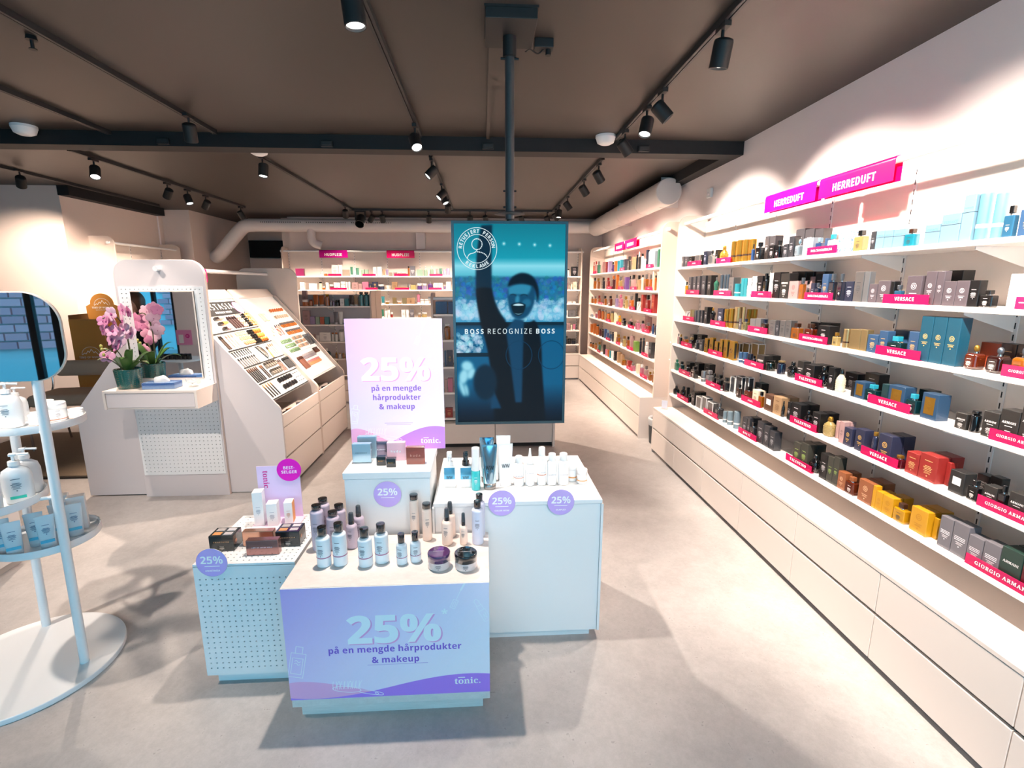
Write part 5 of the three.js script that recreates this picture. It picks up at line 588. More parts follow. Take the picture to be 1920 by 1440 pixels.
roundTag('round lilac discount tag on the perforated table corner', [-1.187, 0.62, -2.032], '#cbaaf0', 'ANASTASIA');

// ---------- hanging screen ----------
const screenTex = canvasTex(720, 1280, (c, w, h) => {
  const g = c.createLinearGradient(0, 0, 0, h); [[0, '#0e7f95'], [0.16, '#14a0b8'], [0.2, '#8fe3f4'], [0.245, '#59c3da'], [0.26, '#1d6f95'], [0.36, '#2478a6'], [0.44, '#7cc8ea'], [0.48, '#3b97c4'], [0.49, '#0d3d58'], [0.52, '#0a5f8c'], [0.8, '#07608c'], [0.94, '#04243c'], [1, '#021626']].forEach(([t, k]) => g.addColorStop(t, k)); c.fillStyle = g; c.fillRect(0, 0, w, h);
  let s = 5; const r = () => { s = (Math.imul(s, 1664525) + 1013904223) | 0; return (s >>> 0) / 4294967296; };
  for (let i = 0; i < 420; i++) { const y = 330 + r() * 130, x = r() * w; c.fillStyle = `rgba(${10 + r() * 60},${70 + r() * 90},${120 + r() * 110},0.35)`; c.beginPath(); c.arc(x, y, 5 + r() * 13, 0, 7); c.fill(); }
  for (let i = 0; i < 260; i++) { const y = 470 + r() * 125, x = r() * w; c.fillStyle = `rgba(${150 + r() * 90},${210 + r() * 40},250,0.3)`; c.beginPath(); c.arc(x, y, 6 + r() * 16, 0, 7); c.fill(); }
  for (const [x, y] of [[320, 120], [420, 122], [520, 126], [620, 130]]) { const q = c.createRadialGradient(x, y, 1, x, y, 18); q.addColorStop(0, '#d8fbff'); q.addColorStop(1, 'rgba(60,190,210,0)'); c.fillStyle = q; c.fillRect(x - 20, y - 20, 40, 40); }
  for (let i = 0; i < 90; i++) { const y = 690 + r() * 130, x = r() * 170; c.fillStyle = `rgba(${150 + r() * 100},${220 + r() * 35},255,0.35)`; c.beginPath(); c.arc(x, y, 6 + r() * 16, 0, 7); c.fill(); }
  c.fillStyle = '#06293c'; c.fillRect(0, 612, w, 20); c.fillRect(0, 812, 230, 26);
  // soft figure: raised arm, cap, laughing face, dark top
  c.filter = 'blur(6px)';
  c.fillStyle = '#052a40'; c.beginPath(); c.moveTo(136, 420); c.quadraticCurveTo(130, 180, 176, 10); c.lineTo(246, 6); c.quadraticCurveTo(236, 220, 240, 400); c.quadraticCurveTo(262, 520, 330, 600); c.lineTo(300, 700); c.quadraticCurveTo(150, 640, 136, 420); c.fill();
  c.fillStyle = '#02121f'; c.beginPath(); c.moveTo(138, 400); c.quadraticCurveTo(190, 380, 238, 400); c.quadraticCurveTo(250, 540, 340, 622); c.quadraticCurveTo(440, 650, 520, 600); c.quadraticCurveTo(574, 640, 576, 900); c.lineTo(606, 1280); c.lineTo(250, 1280); c.quadraticCurveTo(240, 900, 190, 720); c.quadraticCurveTo(140, 560, 138, 400); c.fill();
  c.fillStyle = '#0a4468'; c.beginPath(); c.moveTo(392, 590); c.lineTo(452, 600); c.lineTo(440, 1150); c.lineTo(396, 1150); c.quadraticCurveTo(360, 860, 330, 660); c.fill(); c.beginPath(); c.moveTo(236, 1040); c.lineTo(300, 1190); c.lineTo(226, 1190); c.fill();
  c.fillStyle = '#0c4b70'; c.beginPath(); c.moveTo(346, 400); c.quadraticCurveTo(336, 500, 372, 570); c.quadraticCurveTo(420, 622, 480, 570); c.quadraticCurveTo(536, 500, 522, 392); c.quadraticCurveTo(440, 320, 346, 400); c.fill();
  c.fillStyle = '#2f8cb2'; c.beginPath(); c.moveTo(348, 396); c.quadraticCurveTo(400, 350, 500, 372); c.quadraticCurveTo(500, 420, 470, 440); c.quadraticCurveTo(400, 430, 350, 440); c.fill(); c.beginPath(); c.ellipse(408, 470, 14, 30, 0.1, 0, 7); c.fill(); c.fillStyle = '#1d6d94'; c.beginPath(); c.ellipse(470, 490, 30, 26, -0.4, 0, 7); c.fill();
  c.fillStyle = '#03192a'; c.beginPath(); c.moveTo(344, 388); c.quadraticCurveTo(352, 318, 430, 300); c.quadraticCurveTo(528, 296, 548, 400); c.quadraticCurveTo(556, 450, 540, 490); c.quadraticCurveTo(536, 420, 510, 384); c.quadraticCurveTo(430, 350, 344, 388); c.fill();
  c.filter = 'blur(3px)'; c.strokeStyle = '#062a42'; c.lineWidth = 7; c.beginPath(); c.moveTo(360, 440); c.quadraticCurveTo(380, 430, 400, 442); c.moveTo(430, 442); c.quadraticCurveTo(452, 430, 476, 444); c.stroke();
  c.fillStyle = '#04202f'; c.beginPath(); c.moveTo(366, 500); c.quadraticCurveTo(414, 474, 464, 500); c.quadraticCurveTo(458, 566, 414, 572); c.quadraticCurveTo(374, 566, 366, 500); c.fill();
  c.filter = 'blur(1.5px)'; c.fillStyle = '#c9eefa'; c.beginPath(); c.moveTo(376, 504); c.quadraticCurveTo(414, 482, 454, 504); c.quadraticCurveTo(414, 512, 376, 504); c.fill(); c.fillStyle = '#7fb6cc'; c.beginPath(); c.moveTo(386, 552); c.quadraticCurveTo(414, 566, 446, 552); c.quadraticCurveTo(414, 576, 386, 552); c.fill();
  c.filter = 'blur(9px)'; c.fillStyle = '#9fe2f5'; for (const [x, y, a, b, t] of [[70, 900, 40, 34, 0.3], [96, 950, 26, 40, 0.5], [44, 970, 30, 50, 0.2], [34, 1050, 16, 56, -0.3], [62, 1060, 12, 44, -0.2]]) { c.beginPath(); c.ellipse(x, y, a, b, t, 0, 7); c.fill(); } c.fillStyle = '#04283e'; c.beginPath(); c.ellipse(190, 1010, 80, 120, 0, 0, 7); c.fill(); c.filter = 'none';
  c.strokeStyle = 'rgba(4,60,95,0.8)'; c.lineWidth = 6; c.beginPath(); c.ellipse(420, 830, 88, 94, 0, 0, 7); c.stroke(); c.beginPath(); c.ellipse(640, 830, 88, 94, 0, 0, 7); c.stroke();
  // wording
  c.fillStyle = '#eefcff'; c.textBaseline = 'middle'; let x = 54; for (const [t, f, k] of [['BOSS', 'bold 45px sans-serif', 7], [' ', 'bold 40px sans-serif', 4], ['RECOGNIZE', '45px sans-serif', 8], [' ', 'bold 40px sans-serif', 4], ['BOSS', 'bold 45px sans-serif', 7]]) { c.font = f; for (const ch of t) { c.fillText(ch, x, 672); x += c.measureText(ch).width + k; } }
  c.strokeStyle = '#eefcff'; c.lineWidth = 4; c.beginPath(); c.arc(146, 152, 128, 0, 7); c.stroke(); c.beginPath(); c.arc(146, 152, 87, 0, 7); c.stroke();
  c.lineWidth = 5; c.beginPath(); c.arc(146, 124, 33, Math.PI * 0.5, Math.PI * 1.5); c.stroke(); c.beginPath(); c.moveTo(146, 157); c.quadraticCurveTo(140, 176, 112, 180); c.quadraticCurveTo(88, 184, 84, 210); c.stroke(); c.setLineDash([2, 9]); c.lineCap = 'round'; c.lineWidth = 7; c.beginPath(); c.arc(146, 124, 33, -Math.PI * 0.5, Math.PI * 0.5); c.stroke(); c.beginPath(); c.moveTo(150, 170); c.quadraticCurveTo(204, 176, 212, 206); c.stroke(); c.setLineDash([]);
  c.font = 'bold 31px sans-serif'; c.textAlign = 'center'; const ring = (t, a0, step, R, flip) => [...t].forEach((ch, i) => { const a = a0 + i * step; c.save(); c.translate(146 + Math.cos(a) * R, 152 + Math.sin(a) * R); c.rotate(a + (flip ? -Math.PI / 2 : Math.PI / 2)); c.fillText(ch, 0, 0); c.restore(); });
  ring('RETUSJERT PERSON', Math.PI * 1.03, 0.193, 107, false); ring('REKLAME', Math.PI * 0.71, -0.22, 107, true);
});
{ const o = thing('hanging_screen', 'tall portrait advertising screen hanging from a ceiling pole', 'screen', [0.146, 0, -2.72]);
  part('ceiling_plate', rbx(0.24, 0.05, 0.3, 0.004, 0, CEIL - 0.03, 0.03, 1), M.black, o); part('plate_lip', bx(0.25, 0.01, 0.31, 0, CEIL - 0.005, 0.03), M.black, o);
  part('socket', cyl(0.034, 0.034, 0.09, 0, CEIL - 0.1, 0.0), M.black, o);
  part('pole', cyl(0.0235, 0.0235, 0.84, 0, 2.56, 0.0, 24), M.pole, o);
  part('pole_disc', lathe([[0.001, 0.012], [0.03, 0.012], [0.075, 0.004], [0.08, 0], [0.001, -0.004]], 32), M.pole, o, [0, 2.165, 0]);
  part('coupling', cyl(0.016, 0.016, 0.06, 0, 2.14, 0), M.black, o);
  part('set_screws', join([rod([-0.034, 2.28, 0], [0.034, 2.28, 0], 0.005), rod([-0.034, 2.2, 0], [0.034, 2.2, 0], 0.005), rod([-0.045, 2.9, 0], [0.045, 2.9, 0], 0.006)]), M.black, o);
  part('cabinet', rbx(0.61, 1.09, 0.05, 0.004, 0, 1.582, 0, 1), M.black, o);
  const b = 0.014, fr = []; for (const s of [-1, 1]) fr.push(bx(b, 1.092, 0.012, s * (0.612 - b) / 2, 1.582, 0.027), bx(0.612 - 2 * b, b, 0.012, 0, 1.582 + s * (1.092 - b) / 2, 0.027));
  part('bezel', join(fr), std(C(0.05, 0.075, 0.085), 0.3, { metalness: 0.6 }), o);
  part('display_screen', new THREE.PlaneGeometry(0.584, 1.064), phy(C(0.01, 0.01, 0.01), 0.3, { specularIntensity: 0.03, emissive: 0xffffff, emissiveMap: screenTex, emissiveIntensity: 0.62 }), o, [0, 1.582, 0.0275]);
  const l = new THREE.RectAreaLight(C(0.15, 0.6, 0.8), 0.35, 0.58, 1.06); l.name = 'screen_glow'; l.position.set(0.146, 1.582, -2.688); l.lookAt(0.146, 1.582, 0); scene.add(l); }
{ const o = thing('power_box', 'small black power box with cable beside the screen pole', 'power box', [0.33, CEIL, -2.86]); part('housing', rbx(0.1, 0.045, 0.06, 0.004, 0, -0.023, 0), M.black, o); part('cable', tube([[0.0, -0.045, 0], [-0.03, -0.07, 0.01], [-0.07, -0.06, 0.03], [-0.1, -0.09, 0.08]], 0.004, 16, 6), M.black, o); part('plug', cyl(0.013, 0.015, 0.03, 0.025, -0.058, 0), M.black, o); }

// ---------- goods on the tables ----------
const T_FRONT = 0.6155, T_WHITE = 0.7705, T_PLINTH = 0.9265, T_PEG = 0.6105;
const hair = { whiteBottle: phy(C(0.8, 0.83, 0.86), 0.28, { clearcoat: 0.3 }), lavender: phy(C(0.54, 0.46, 0.56), 0.3, { clearcoat: 0.3 }), peach: phy(C(0.86, 0.68, 0.58), 0.3, { clearcoat: 0.3 }), lilac: phy(C(0.66, 0.68, 0.82), 0.3, { clearcoat: 0.3 }), ring: std(C(0.42, 0.16, 0.27), 0.4), smoke: phy(C(0.1, 0.12, 0.14), 0.08, { transmission: 0.45, thickness: 0 }) };
const slimProfile = (h, r, hc) => lathe([[0.001, 0], [r * 0.94, 0], [r, 0.004], [r, h - hc - 0.014], [r * 0.92, h - hc - 0.006], [r * 0.62, h - hc], [r * 0.5, h - hc], [r * 0.5, h - hc + 0.004]], 32);
function hairBottle(label, x, z, h, r, mat, o = {}) {
  const hc = o.cap ?? h * 0.2, u = thing('hair_bottle', label, 'bottle', [x, o.y ?? T_FRONT, z], o.turn ?? jit(0.3), o.group ?? 'hair care on the low table');
  part('bottle_body', slimProfile(h, r, hc), mat, u); const rc = r * (o.capR ?? 0.68);
  if (o.pump) { part('collar', cyl(rc * 0.7, rc * 0.75, hc * 0.35, 0, h - hc * 0.82, 0), M.blackGloss, u); part('over_cap', lathe([[0.001, h + hc * 0.1], [rc * 0.5, h + hc * 0.1], [rc * 0.62, h], [rc * 0.72, h - hc * 0.66], [rc * 0.66, h - hc * 0.66]], 24), hair.smoke, u); part('nozzle', rbx(rc * 0.6, hc * 0.3, rc * 0.9, 0.002, 0, h - hc * 0.35, 0), M.blackGloss, u); }
  else part('cap', lathe([[0.001, h], [rc * 0.94, h], [rc, h - 0.003], [rc, h - hc + 0.002], [0.001, h - hc + 0.002]], 32), M.blackGloss, u);
  if (o.band) part('band', lathe([[r + 0.0003, h * 0.24], [r + 0.0008, h * 0.243], [r + 0.0008, h * 0.263], [r + 0.0003, h * 0.266]], 32), hair.ring, u);
  const l = blurb('#6a6670', 'lines'); const g = new THREE.CylinderGeometry(r + 0.0006, r + 0.0006, r * 1.9, 12, 1, true, -0.62, 1.24), uv = g.attributes.uv; for (let i = 0; i < uv.count; i++) uv.setXY(i, l.u0 + (l.u1 - l.u0) * uv.getX(i), l.v0 + (l.v1 - l.v0) * uv.getY(i)); part('label', g, M.print, u, [0, (h - hc) * 0.58, 0]); u.rotation.y = jit(0.25); return u;
}
const W = (n) => `white hair bottle with pink band, ${n}`;
[[-0.696, -1.995, 0.178, 0.03, W('leftmost in the front row')], [-0.628, -2.0, 0.192, 0.03, W('second from left in front row')], [-0.517, -1.985, 0.172, 0.03, W('third from left in front row')], [-0.452, -2.01, 0.178, 0.03, W('fourth from left in front row')], [-0.363, -1.99, 0.138, 0.0235, W('smaller, left of the pair by the jars')], [-0.306, -2.005, 0.138, 0.0235, W('smaller, right of the pair by the jars')]].forEach((b) => hairBottle(b[4], b[0], b[1], b[2], b[3], hair.whiteBottle, { band: true, cap: 0.042, capR: 0.64 }));
[[-0.762, -2.135, 0.215, 'tall lavender bottle with black lid at the left table edge', 0], [-0.755, -2.205, 0.215, 'tall lavender bottle with black lid behind the leftmost one', 0], [-0.693, -2.14, 0.18, 'shorter lavender bottle with black lid, second from left edge', 0], [-0.685, -2.21, 0.18, 'shorter lavender bottle with black lid standing behind its twin', 0], [-0.612, -2.14, 0.165, 'lavender spray bottle with smoky cap in front', 1], [-0.598, -2.215, 0.165, 'lavender spray bottle with smoky cap at the back', 1]].forEach((b) => hairBottle(b[3], b[0], b[1], b[2], b[4] ? 0.025 : 0.029, hair.lavender, { cap: b[4] ? 0.05 : 0.024, capR: b[4] ? 0.7 : 0.72, pump: b[4] }));
hairBottle('tallest peach bottle with black lid beside the plinth', -0.338, -2.225, 0.215, 0.0215, hair.peach, { cap: 0.026, capR: 0.92 });
hairBottle('peach bottle with black lid right of the tallest one', -0.275, -2.19, 0.185, 0.0225, hair.peach, { cap: 0.026, capR: 0.9 });
hairBottle('peach pump bottle with smoky cap in front', -0.178, -2.145, 0.172, 0.025, hair.peach, { cap: 0.055, pump: 1 });
hairBottle('peach pump bottle with smoky cap at the back', -0.168, -2.215, 0.172, 0.025, hair.peach, { cap: 0.055, pump: 1 });
hairBottle('small slim peach pump bottle with smoky cap', -0.102, -2.14, 0.148, 0.0185, hair.peach, { cap: 0.055, pump: 1 });
hairBottle('pale lilac bottle with black cap by the white table in front', -0.036, -2.145, 0.21, 0.027, hair.lilac, { cap: 0.036, capR: 0.62 });
hairBottle('pale lilac bottle with black cap by the white table behind', -0.028, -2.222, 0.21, 0.027, hair.lilac, { cap: 0.036, capR: 0.62 });
[[-0.2, -1.955, 'left', C(0.09, 0.03, 0.12)], [-0.085, -1.945, 'right', C(0.008, 0.008, 0.009)]].forEach(([x, z, w, k]) => {
  const u = thing('hair_mask_jar', `round hair mask jar with black lid, ${w} of the two`, 'jar', [x, T_FRONT, z], 0, 'hair mask jars');
  part('jar_body', lathe([[0.001, 0], [0.043, 0], [0.047, 0.004], [0.047, 0.036], [0.044, 0.04]], 40), phy(C(0.7, 0.6, 0.58), 0.25, { clearcoat: 0.5 }), u); part('lid', lathe([[0.001, 0.07], [0.044, 0.07], [0.0485, 0.066], [0.0485, 0.036], [0.001, 0.036]], 40), phy(k, 0.1, { clearcoat: 1 }), u); part('lid_print', printPlane(lettering('LERNBERGER', { font: '30px sans-serif', color: '#d8d2d8', spacing: 4, h: 40 }), 0.05, 0.009).rotateX(-Math.PI / 2), M.print, u, [0, 0.0706, 0]);
  const l = blurb('#5a5058', 'lines'); part('front_print', printPlane({ u0: l.u0, u1: l.u1, v0: l.v0, v1: (l.v0 + l.v1) / 2 }, 0.04, 0.022), M.print, u, [0, 0.018, 0.0478]);
});
// white table
function sprayer(label, x, z, capMat) {
  const u = thing('spray_bottle', label, 'bottle', [x, T_WHITE, z], 0, 'trigger sprays on the white table');
  part('bottle_body', rbx(0.062, 0.118, 0.04, 0.008, 0, 0.059, 0, 3), M.whiteGloss, u); part('label_panel', rbx(0.054, 0.062, 0.001, 0.0004, 0, 0.078, 0.0205), phy(C(0.12, 0.42, 0.62), 0.1, { metalness: 0.5 }), u);
  part('collar', cyl(0.018, 0.02, 0.022, 0, 0.129, 0), capMat, u); part('trigger', join([rbx(0.026, 0.05, 0.024, 0.006, 0, 0.165, 0), rbx(0.02, 0.022, 0.04, 0.005, 0.004, 0.18, 0.012), rod([0.004, 0.168, 0.026], [0.006, 0.135, 0.034], 0.004)]), capMat, u);
  part('lettering', printPlane(lettering('WW', { font: 'bold 46px sans-serif', color: '#15161a' }), 0.036, 0.026), M.print, u, [0, 0.058, 0.0218]);
}
sprayer('white trigger spray with blue label and white trigger', -0.182, -2.452, M.white); sprayer('white trigger spray with blue label and black trigger', -0.098, -2.447, M.blackGloss);
{ const u = thing('mist_bottle', 'slim turquoise bottle with long white cap', 'bottle', [-0.046, T_WHITE, -2.405]); part('bottle_body', lathe([[0.001, 0], [0.021, 0], [0.0235, 0.005], [0.0235, 0.1], [0.02, 0.106]], 28), phy(C(0.04, 0.62, 0.66), 0.08, { transmission: 0.3, thickness: 0, clearcoat: 1 }), u); part('cap', lathe([[0.001, 0.225], [0.018, 0.225], [0.02, 0.22], [0.021, 0.105], [0.001, 0.105]], 28), M.white, u); part('label', printPlane(blurb('#e8f6f8', 'lines'), 0.026, 0.04), M.print, u, [0, 0.055, 0.0242]); }
function bigTube(label, x, z, w, h, mat, capMat, mark) { const u = thing('hair_tube', label, 'tube', [x, T_WHITE, z], jit(0.1), 'standing tubes on the white table'); for (const [n, g, m] of [['tube_body', unit.tube, mat], ['crimp', unit.crimp, mat], ['cap', unit.tubeCap, capMat]]) { const p = part(n, g, m, u); p.scale.set(w, h, w * 0.62); } const l = lettering('WW', { font: 'bold 46px sans-serif', color: '#15161a' }); part('lettering', printPlane(l, w * 0.6, w * 0.42), M.print, u, [0, h * 0.5, w * 0.17]); u.children[3].rotation.x = -0.14; return u; }
const chromeBlue = std(C(0.5, 0.68, 0.78), 0.08, { metalness: 1 });
bigTube('metallic blue hair tube standing in front on its cap', 0.025, -2.41, 0.078, 0.235, chromeBlue, std(C(0.3, 0.29, 0.28), 0.2, { metalness: 0.8 }), 1);
bigTube('metallic blue hair tube standing behind its twin', 0.012, -2.5, 0.075, 0.245, chromeBlue, std(C(0.3, 0.29, 0.28), 0.2, { metalness: 0.8 }), 1);
bigTube('white hair tube with dark zigzag logo standing in front', 0.108, -2.45, 0.076, 0.225, M.whiteGloss, M.white, 1);
bigTube('white hair tube with dark zigzag logo standing behind', 0.1, -2.53, 0.076, 0.245, M.whiteGloss, M.white, 1);
const care = [['with dropper tip and red stripe', 0.178, 0.16, 0.027, 0], ['with tall cone nozzle', 0.236, 0.2, 0.025, 1], ['with straight pump cap and red stripe', 0.298, 0.205, 0.024, 0], ['with round lid, left twin', 0.352, 0.17, 0.027, 2], ['with round lid, right twin', 0.412, 0.17, 0.029, 2]];
care.forEach(([w, x, h, r, k], i) => {
  const u = thing('treatment_bottle', `white hair treatment bottle ${w}`, 'bottle', [x, T_WHITE, -2.452], 0, 'white treatment bottles');
  part('bottle_body', slimProfile(h, r, k === 1 ? h * 0.42 : h * 0.22), M.whiteGloss, u);
  part('cap', k === 1 ? lathe([[0.001, h], [0.004, h], [0.007, h * 0.85], [r * 0.7, h * 0.62], [r * 0.75, h * 0.57], [0.001, h * 0.57]], 24) : lathe([[0.001, h], [r * 0.62, h], [r * 0.7, h - 0.004], [r * 0.72, h * 0.78], [0.001, h * 0.78]], 24), M.white, u);
  part('lettering', printPlane(lettering('OLAPLEX', { font: 'bold 30px sans-serif', color: '#a8a4b0', spacing: 2, h: 40 }), r * 1.5, r * 0.34), M.print, u, [0, h * 0.36, r + 0.001]);
  if (k === 0) part('stripe', lathe([[r + 0.0003, h * 0.28], [r + 0.0008, h * 0.285], [r + 0.0008, h * 0.298], [r + 0.0003, h * 0.3]], 28), std(C(0.6, 0.16, 0.06), 0.4), u);
  else part('stripe', span(-0.002, 0.002, 0.01, h * 0.5, r * 0.9, r * 0.99).rotateY(1.2), std(C(0.75, 0.36, 0.12), 0.4), u);
});
[[0.468, -2.5, 0.1, 'larger white treatment jar with orange line behind'], [0.515, -2.462, 0.078, 'smaller white treatment jar with orange line at the right end']].forEach(([x, z, h, l]) => { const u = thing('treatment_jar', l, 'jar', [x, T_WHITE, z], 0, 'white treatment jars'); for (const [n, g] of [['jar_body', unit.jarBody], ['lid', unit.jarLid]]) part(n, g, M.whiteGloss, u).scale.set(0.055, h, 0.055); part('stripe', lathe([[0.0278, h * 0.2], [0.0282, h * 0.22], [0.0282, h * 0.26], [0.0278, h * 0.28]], 28), std(C(0.8, 0.38, 0.14), 0.4), u); });
// plinth top
function paletteBox(name, label, x, y, z, w, h, d, mat, text, color = '#ffffff', turn = 0) { const u = thing(name, label, 'palette', [x, y, z], turn, 'makeup palettes on display'); part('case', rbx(w, h, d, 0.003, 0, h / 2, 0, 2), mat, u); const l = lettering(text, { font: 'bold 26px sans-serif', color, spacing: 5, h: 36 }); const tw = w * 0.66; part('lettering', printPlane(l, tw, tw / l.k), M.print, u, [0, h * 0.52, d / 2 + 0.0006]); return u; }
const iceMetal = std(C(0.42, 0.58, 0.68), 0.18, { metalness: 0.6 }), copperMetal = std(C(0.66, 0.36, 0.25), 0.2, { metalness: 0.8 });
{ const u = thing('acrylic_stand', 'clear acrylic stand under the ice blue palette', 'stand', [-0.612, T_PLINTH, -2.41]); part('foot', bx(0.1, 0.004, 0.06, 0, 0.002, 0), M.clear, u); part('back_plate', bx(0.1, 0.09, 0.003, 0, 0.045, -0.028), M.clear, u); }
paletteBox('makeup_palette', 'ice blue mirrored palette standing in front on the plinth', -0.612, T_PLINTH + 0.0045, -2.408, 0.092, 0.098, 0.03, iceMetal, 'ANASTASIA', '#40525c');
paletteBox('makeup_palette', 'ice blue mirrored palette standing behind its twin', -0.6, T_PLINTH, -2.48, 0.095, 0.118, 0.03, iceMetal, 'ANASTASIA', '#40525c');
paletteBox('makeup_palette', 'dark smoky palette between blue and pink ones', -0.53, T_PLINTH, -2.485, 0.07, 0.085, 0.02, std(C(0.22, 0.18, 0.24), 0.12, { metalness: 0.7 }), 'BEAUTY');
paletteBox('makeup_palette', 'pale pink palette standing on the plinth', -0.447, T_PLINTH, -2.44, 0.092, 0.096, 0.03, std(C(0.78, 0.48, 0.56), 0.35), 'huda');
paletteBox('makeup_palette', 'brick red palette standing on the plinth', -0.342, T_PLINTH, -2.38, 0.092, 0.09, 0.03, phy(C(0.26, 0.055, 0.035), 0.15, { clearcoat: 1 }), 'huda', '#c98a78');
paletteBox('mini_palette', 'tiny black gold striped palette, left of two', -0.51, T_PLINTH, -2.372, 0.046, 0.045, 0.03, M.blackGloss, 'MINI', '#c9873a'); paletteBox('mini_palette', 'tiny black gold striped palette, right of two', -0.457, T_PLINTH, -2.345, 0.046, 0.045, 0.03, M.blackGloss, 'MINI', '#c9873a');
// perforated table
function cubeBox(label, x, z, turn) {
  const u = thing('powder_box', label, 'box', [x, T_PEG, z], turn, 'black powder boxes'); part('carton', rbx(0.108, 0.075, 0.085, 0.0025, 0, 0.0375, 0, 2), phy(C(0.008, 0.014, 0.016), 0.25, { clearcoat: 0.6 }), u);
  [[-1, -1, C(0.45, 0.4, 0.38)], [1, -1, C(0.6, 0.58, 0.6)], [-1, 1, C(0.72, 0.3, 0.1)], [1, 1, C(0.55, 0.5, 0.5)]].forEach(([a, b, k]) => part('window_swatch', bx(0.036, 0.001, 0.026, a * 0.024, 0.0756, b * 0.019), std(k, 0.3), u));
  part('lettering', printPlane(lettering('ANASTASIA', { font: 'bold 26px sans-serif', color: '#d39a6a', spacing: 5, h: 36 }), 0.075, 0.011), M.print, u, [0, 0.045, 0.0432]); part('small_print', printPlane(blurb('#e8ddd2', 'lines'), 0.036, 0.02), M.print, u, [0, 0.016, 0.0432]); part('side_dot', cyl(0.009, 0.009, 0.001, 0, 0, 0, 20).rotateZ(Math.PI / 2), copperMetal, u, [0.0546, 0.042, 0.02]);
}
cubeBox('black powder box with colour windows at the left of the perforated table', -1.2, -2.185, 0.02); cubeBox('black powder box with colour windows beside the low table', -0.915, -2.21, 0.02);
paletteBox('makeup_palette', 'rose copper palette lying upright in front on the perforated table', -1.0, T_PEG, -2.115, 0.14, 0.072, 0.035, std(C(0.4, 0.2, 0.18), 0.2, { metalness: 0.8 }), 'LIFT OF COCOA BOLD', '#e2d6e4', 0.03);
paletteBox('makeup_palette', 'bright copper palette standing behind the rose one', -1.055, T_PEG, -2.2, 0.14, 0.072, 0.035, copperMetal, 'NORVINA', '#e2c6b4', 0.02);
{ const u = thing('card_display', 'lilac card display with bright pink round best seller tag', 'display', [-1.055, T_PEG, -2.44], 0.05), lil = std(C(0.74, 0.58, 0.84), 0.5);
  part('back_card', bx(0.21, 0.285, 0.004, 0, 0.1425, -0.03), lil, u); part('foot_card', bx(0.23, 0.004, 0.14, 0, 0.002, 0.04), std(C(0.86, 0.66, 0.78), 0.5), u);
  part('lettering', printPlane(lettering('tonic', { font: 'bold 60px serif', color: '#d81a90', h: 70 }), 0.1, 0.042).rotateZ(-Math.PI / 2), M.print, u, [-0.062, 0.215, -0.0276]);
  const d = part('round_tag', cyl(0.06, 0.06, 0.002, 0, 0, 0, 48).rotateX(Math.PI / 2), std(C(0.74, 0.0, 0.52), 0.45), u, [0.055, 0.262, -0.026]);
  part('tag_lettering', printPlane(drawn('best', 200, 110, (c) => { c.fillStyle = '#fbe6fb'; c.font = 'bold 44px sans-serif'; c.textAlign = 'center'; c.fillText('BEST-', 100, 46); c.fillText('SELGER', 100, 92); }), 0.1, 0.055), M.print, d, [0, 0, 0.0016]);
}
[[-1.135, -2.4, 0.047, 0.178, 'tall slim white skincare carton at the left of the card display'], [-1.068, -2.395, 0.05, 0.118, 'medium white skincare carton in the middle of the card display'], [-0.998, -2.42, 0.04, 0.112, 'white skincare carton with orange side on the card display']].forEach(([x, z, w, h, l], i) => { const u = thing('skincare_carton', l, 'carton', [x, T_PEG + 0.0045, z], 0.16, 'white cartons on the card display'); part('carton', rbx(w, h, 0.055, 0.0015, 0, h / 2, 0, 1), M.white, u); part('print', printPlane(blurb(i === 2 ? '#e0996a' : '#a9b0c0', 'lines'), w * 0.7, Math.min(h * 0.6, w)), M.print, u, [0, h * 0.45, 0.0282]); if (i === 2) part('side_panel', bx(0.001, h * 0.96, 0.05, w / 2 + 0.0004, h / 2, 0), std(C(0.82, 0.34, 0.08), 0.5), u); });
// ---------- makeup island ----------
const IX = -2.58;                                 // spine of the island
function islandProfile(s) {                       // side panel outline, s = +1 right, -1 left
  const p = new THREE.Shape(); p.moveTo(IX + s * 0.02, 0.01); p.lineTo(IX + s * 0.84, 0.01); p.lineTo(IX + s * 0.84, 0.72); p.quadraticCurveTo(IX + s * 0.84, 0.77, IX + s * 0.8, 0.805); p.lineTo(IX + s * 0.1, 1.68); p.lineTo(IX + s * 0.02, 1.68); p.closePath(); return p;
}
{ const u = thing('island_end_panel', 'tall grey end panel of the makeup island with rounded top and pegboard', 'panel', [0, 0, 0]);
  part('panel', slab(roundShape(-2.93, 0, -2.23, 2.0, 0.12, 0.12), 0.034, 0.002, 16), M.panelGrey, u, [0, 0, -4.242]);
  part('edge_band', slab(roundShape(-2.931, 0, -2.229, 2.001, 0.12, 0.12), 0.026, 0.001, 16), M.panel, u, [0, 0, -4.239]);
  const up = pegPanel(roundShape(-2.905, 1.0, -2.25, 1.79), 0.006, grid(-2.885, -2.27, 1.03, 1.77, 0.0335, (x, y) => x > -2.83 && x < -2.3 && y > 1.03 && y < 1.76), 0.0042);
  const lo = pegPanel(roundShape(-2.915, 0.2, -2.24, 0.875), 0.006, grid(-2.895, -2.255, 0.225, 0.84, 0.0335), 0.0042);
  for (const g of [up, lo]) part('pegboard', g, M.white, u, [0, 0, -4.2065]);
  part('hole_shade_sheet', [span(-2.9, -2.255, 1.005, 1.785, -4.2085, -4.2078), span(-2.91, -2.245, 0.205, 0.87, -4.2085, -4.2078)], M.slot, u);  // dark sheet that puts the shade into the peg holes by colour
  part('rail_knob', cyl(0.021, 0.021, 0.05).rotateX(Math.PI / 2), M.whiteGloss, u, [-2.575, 1.93, -4.19]);
}
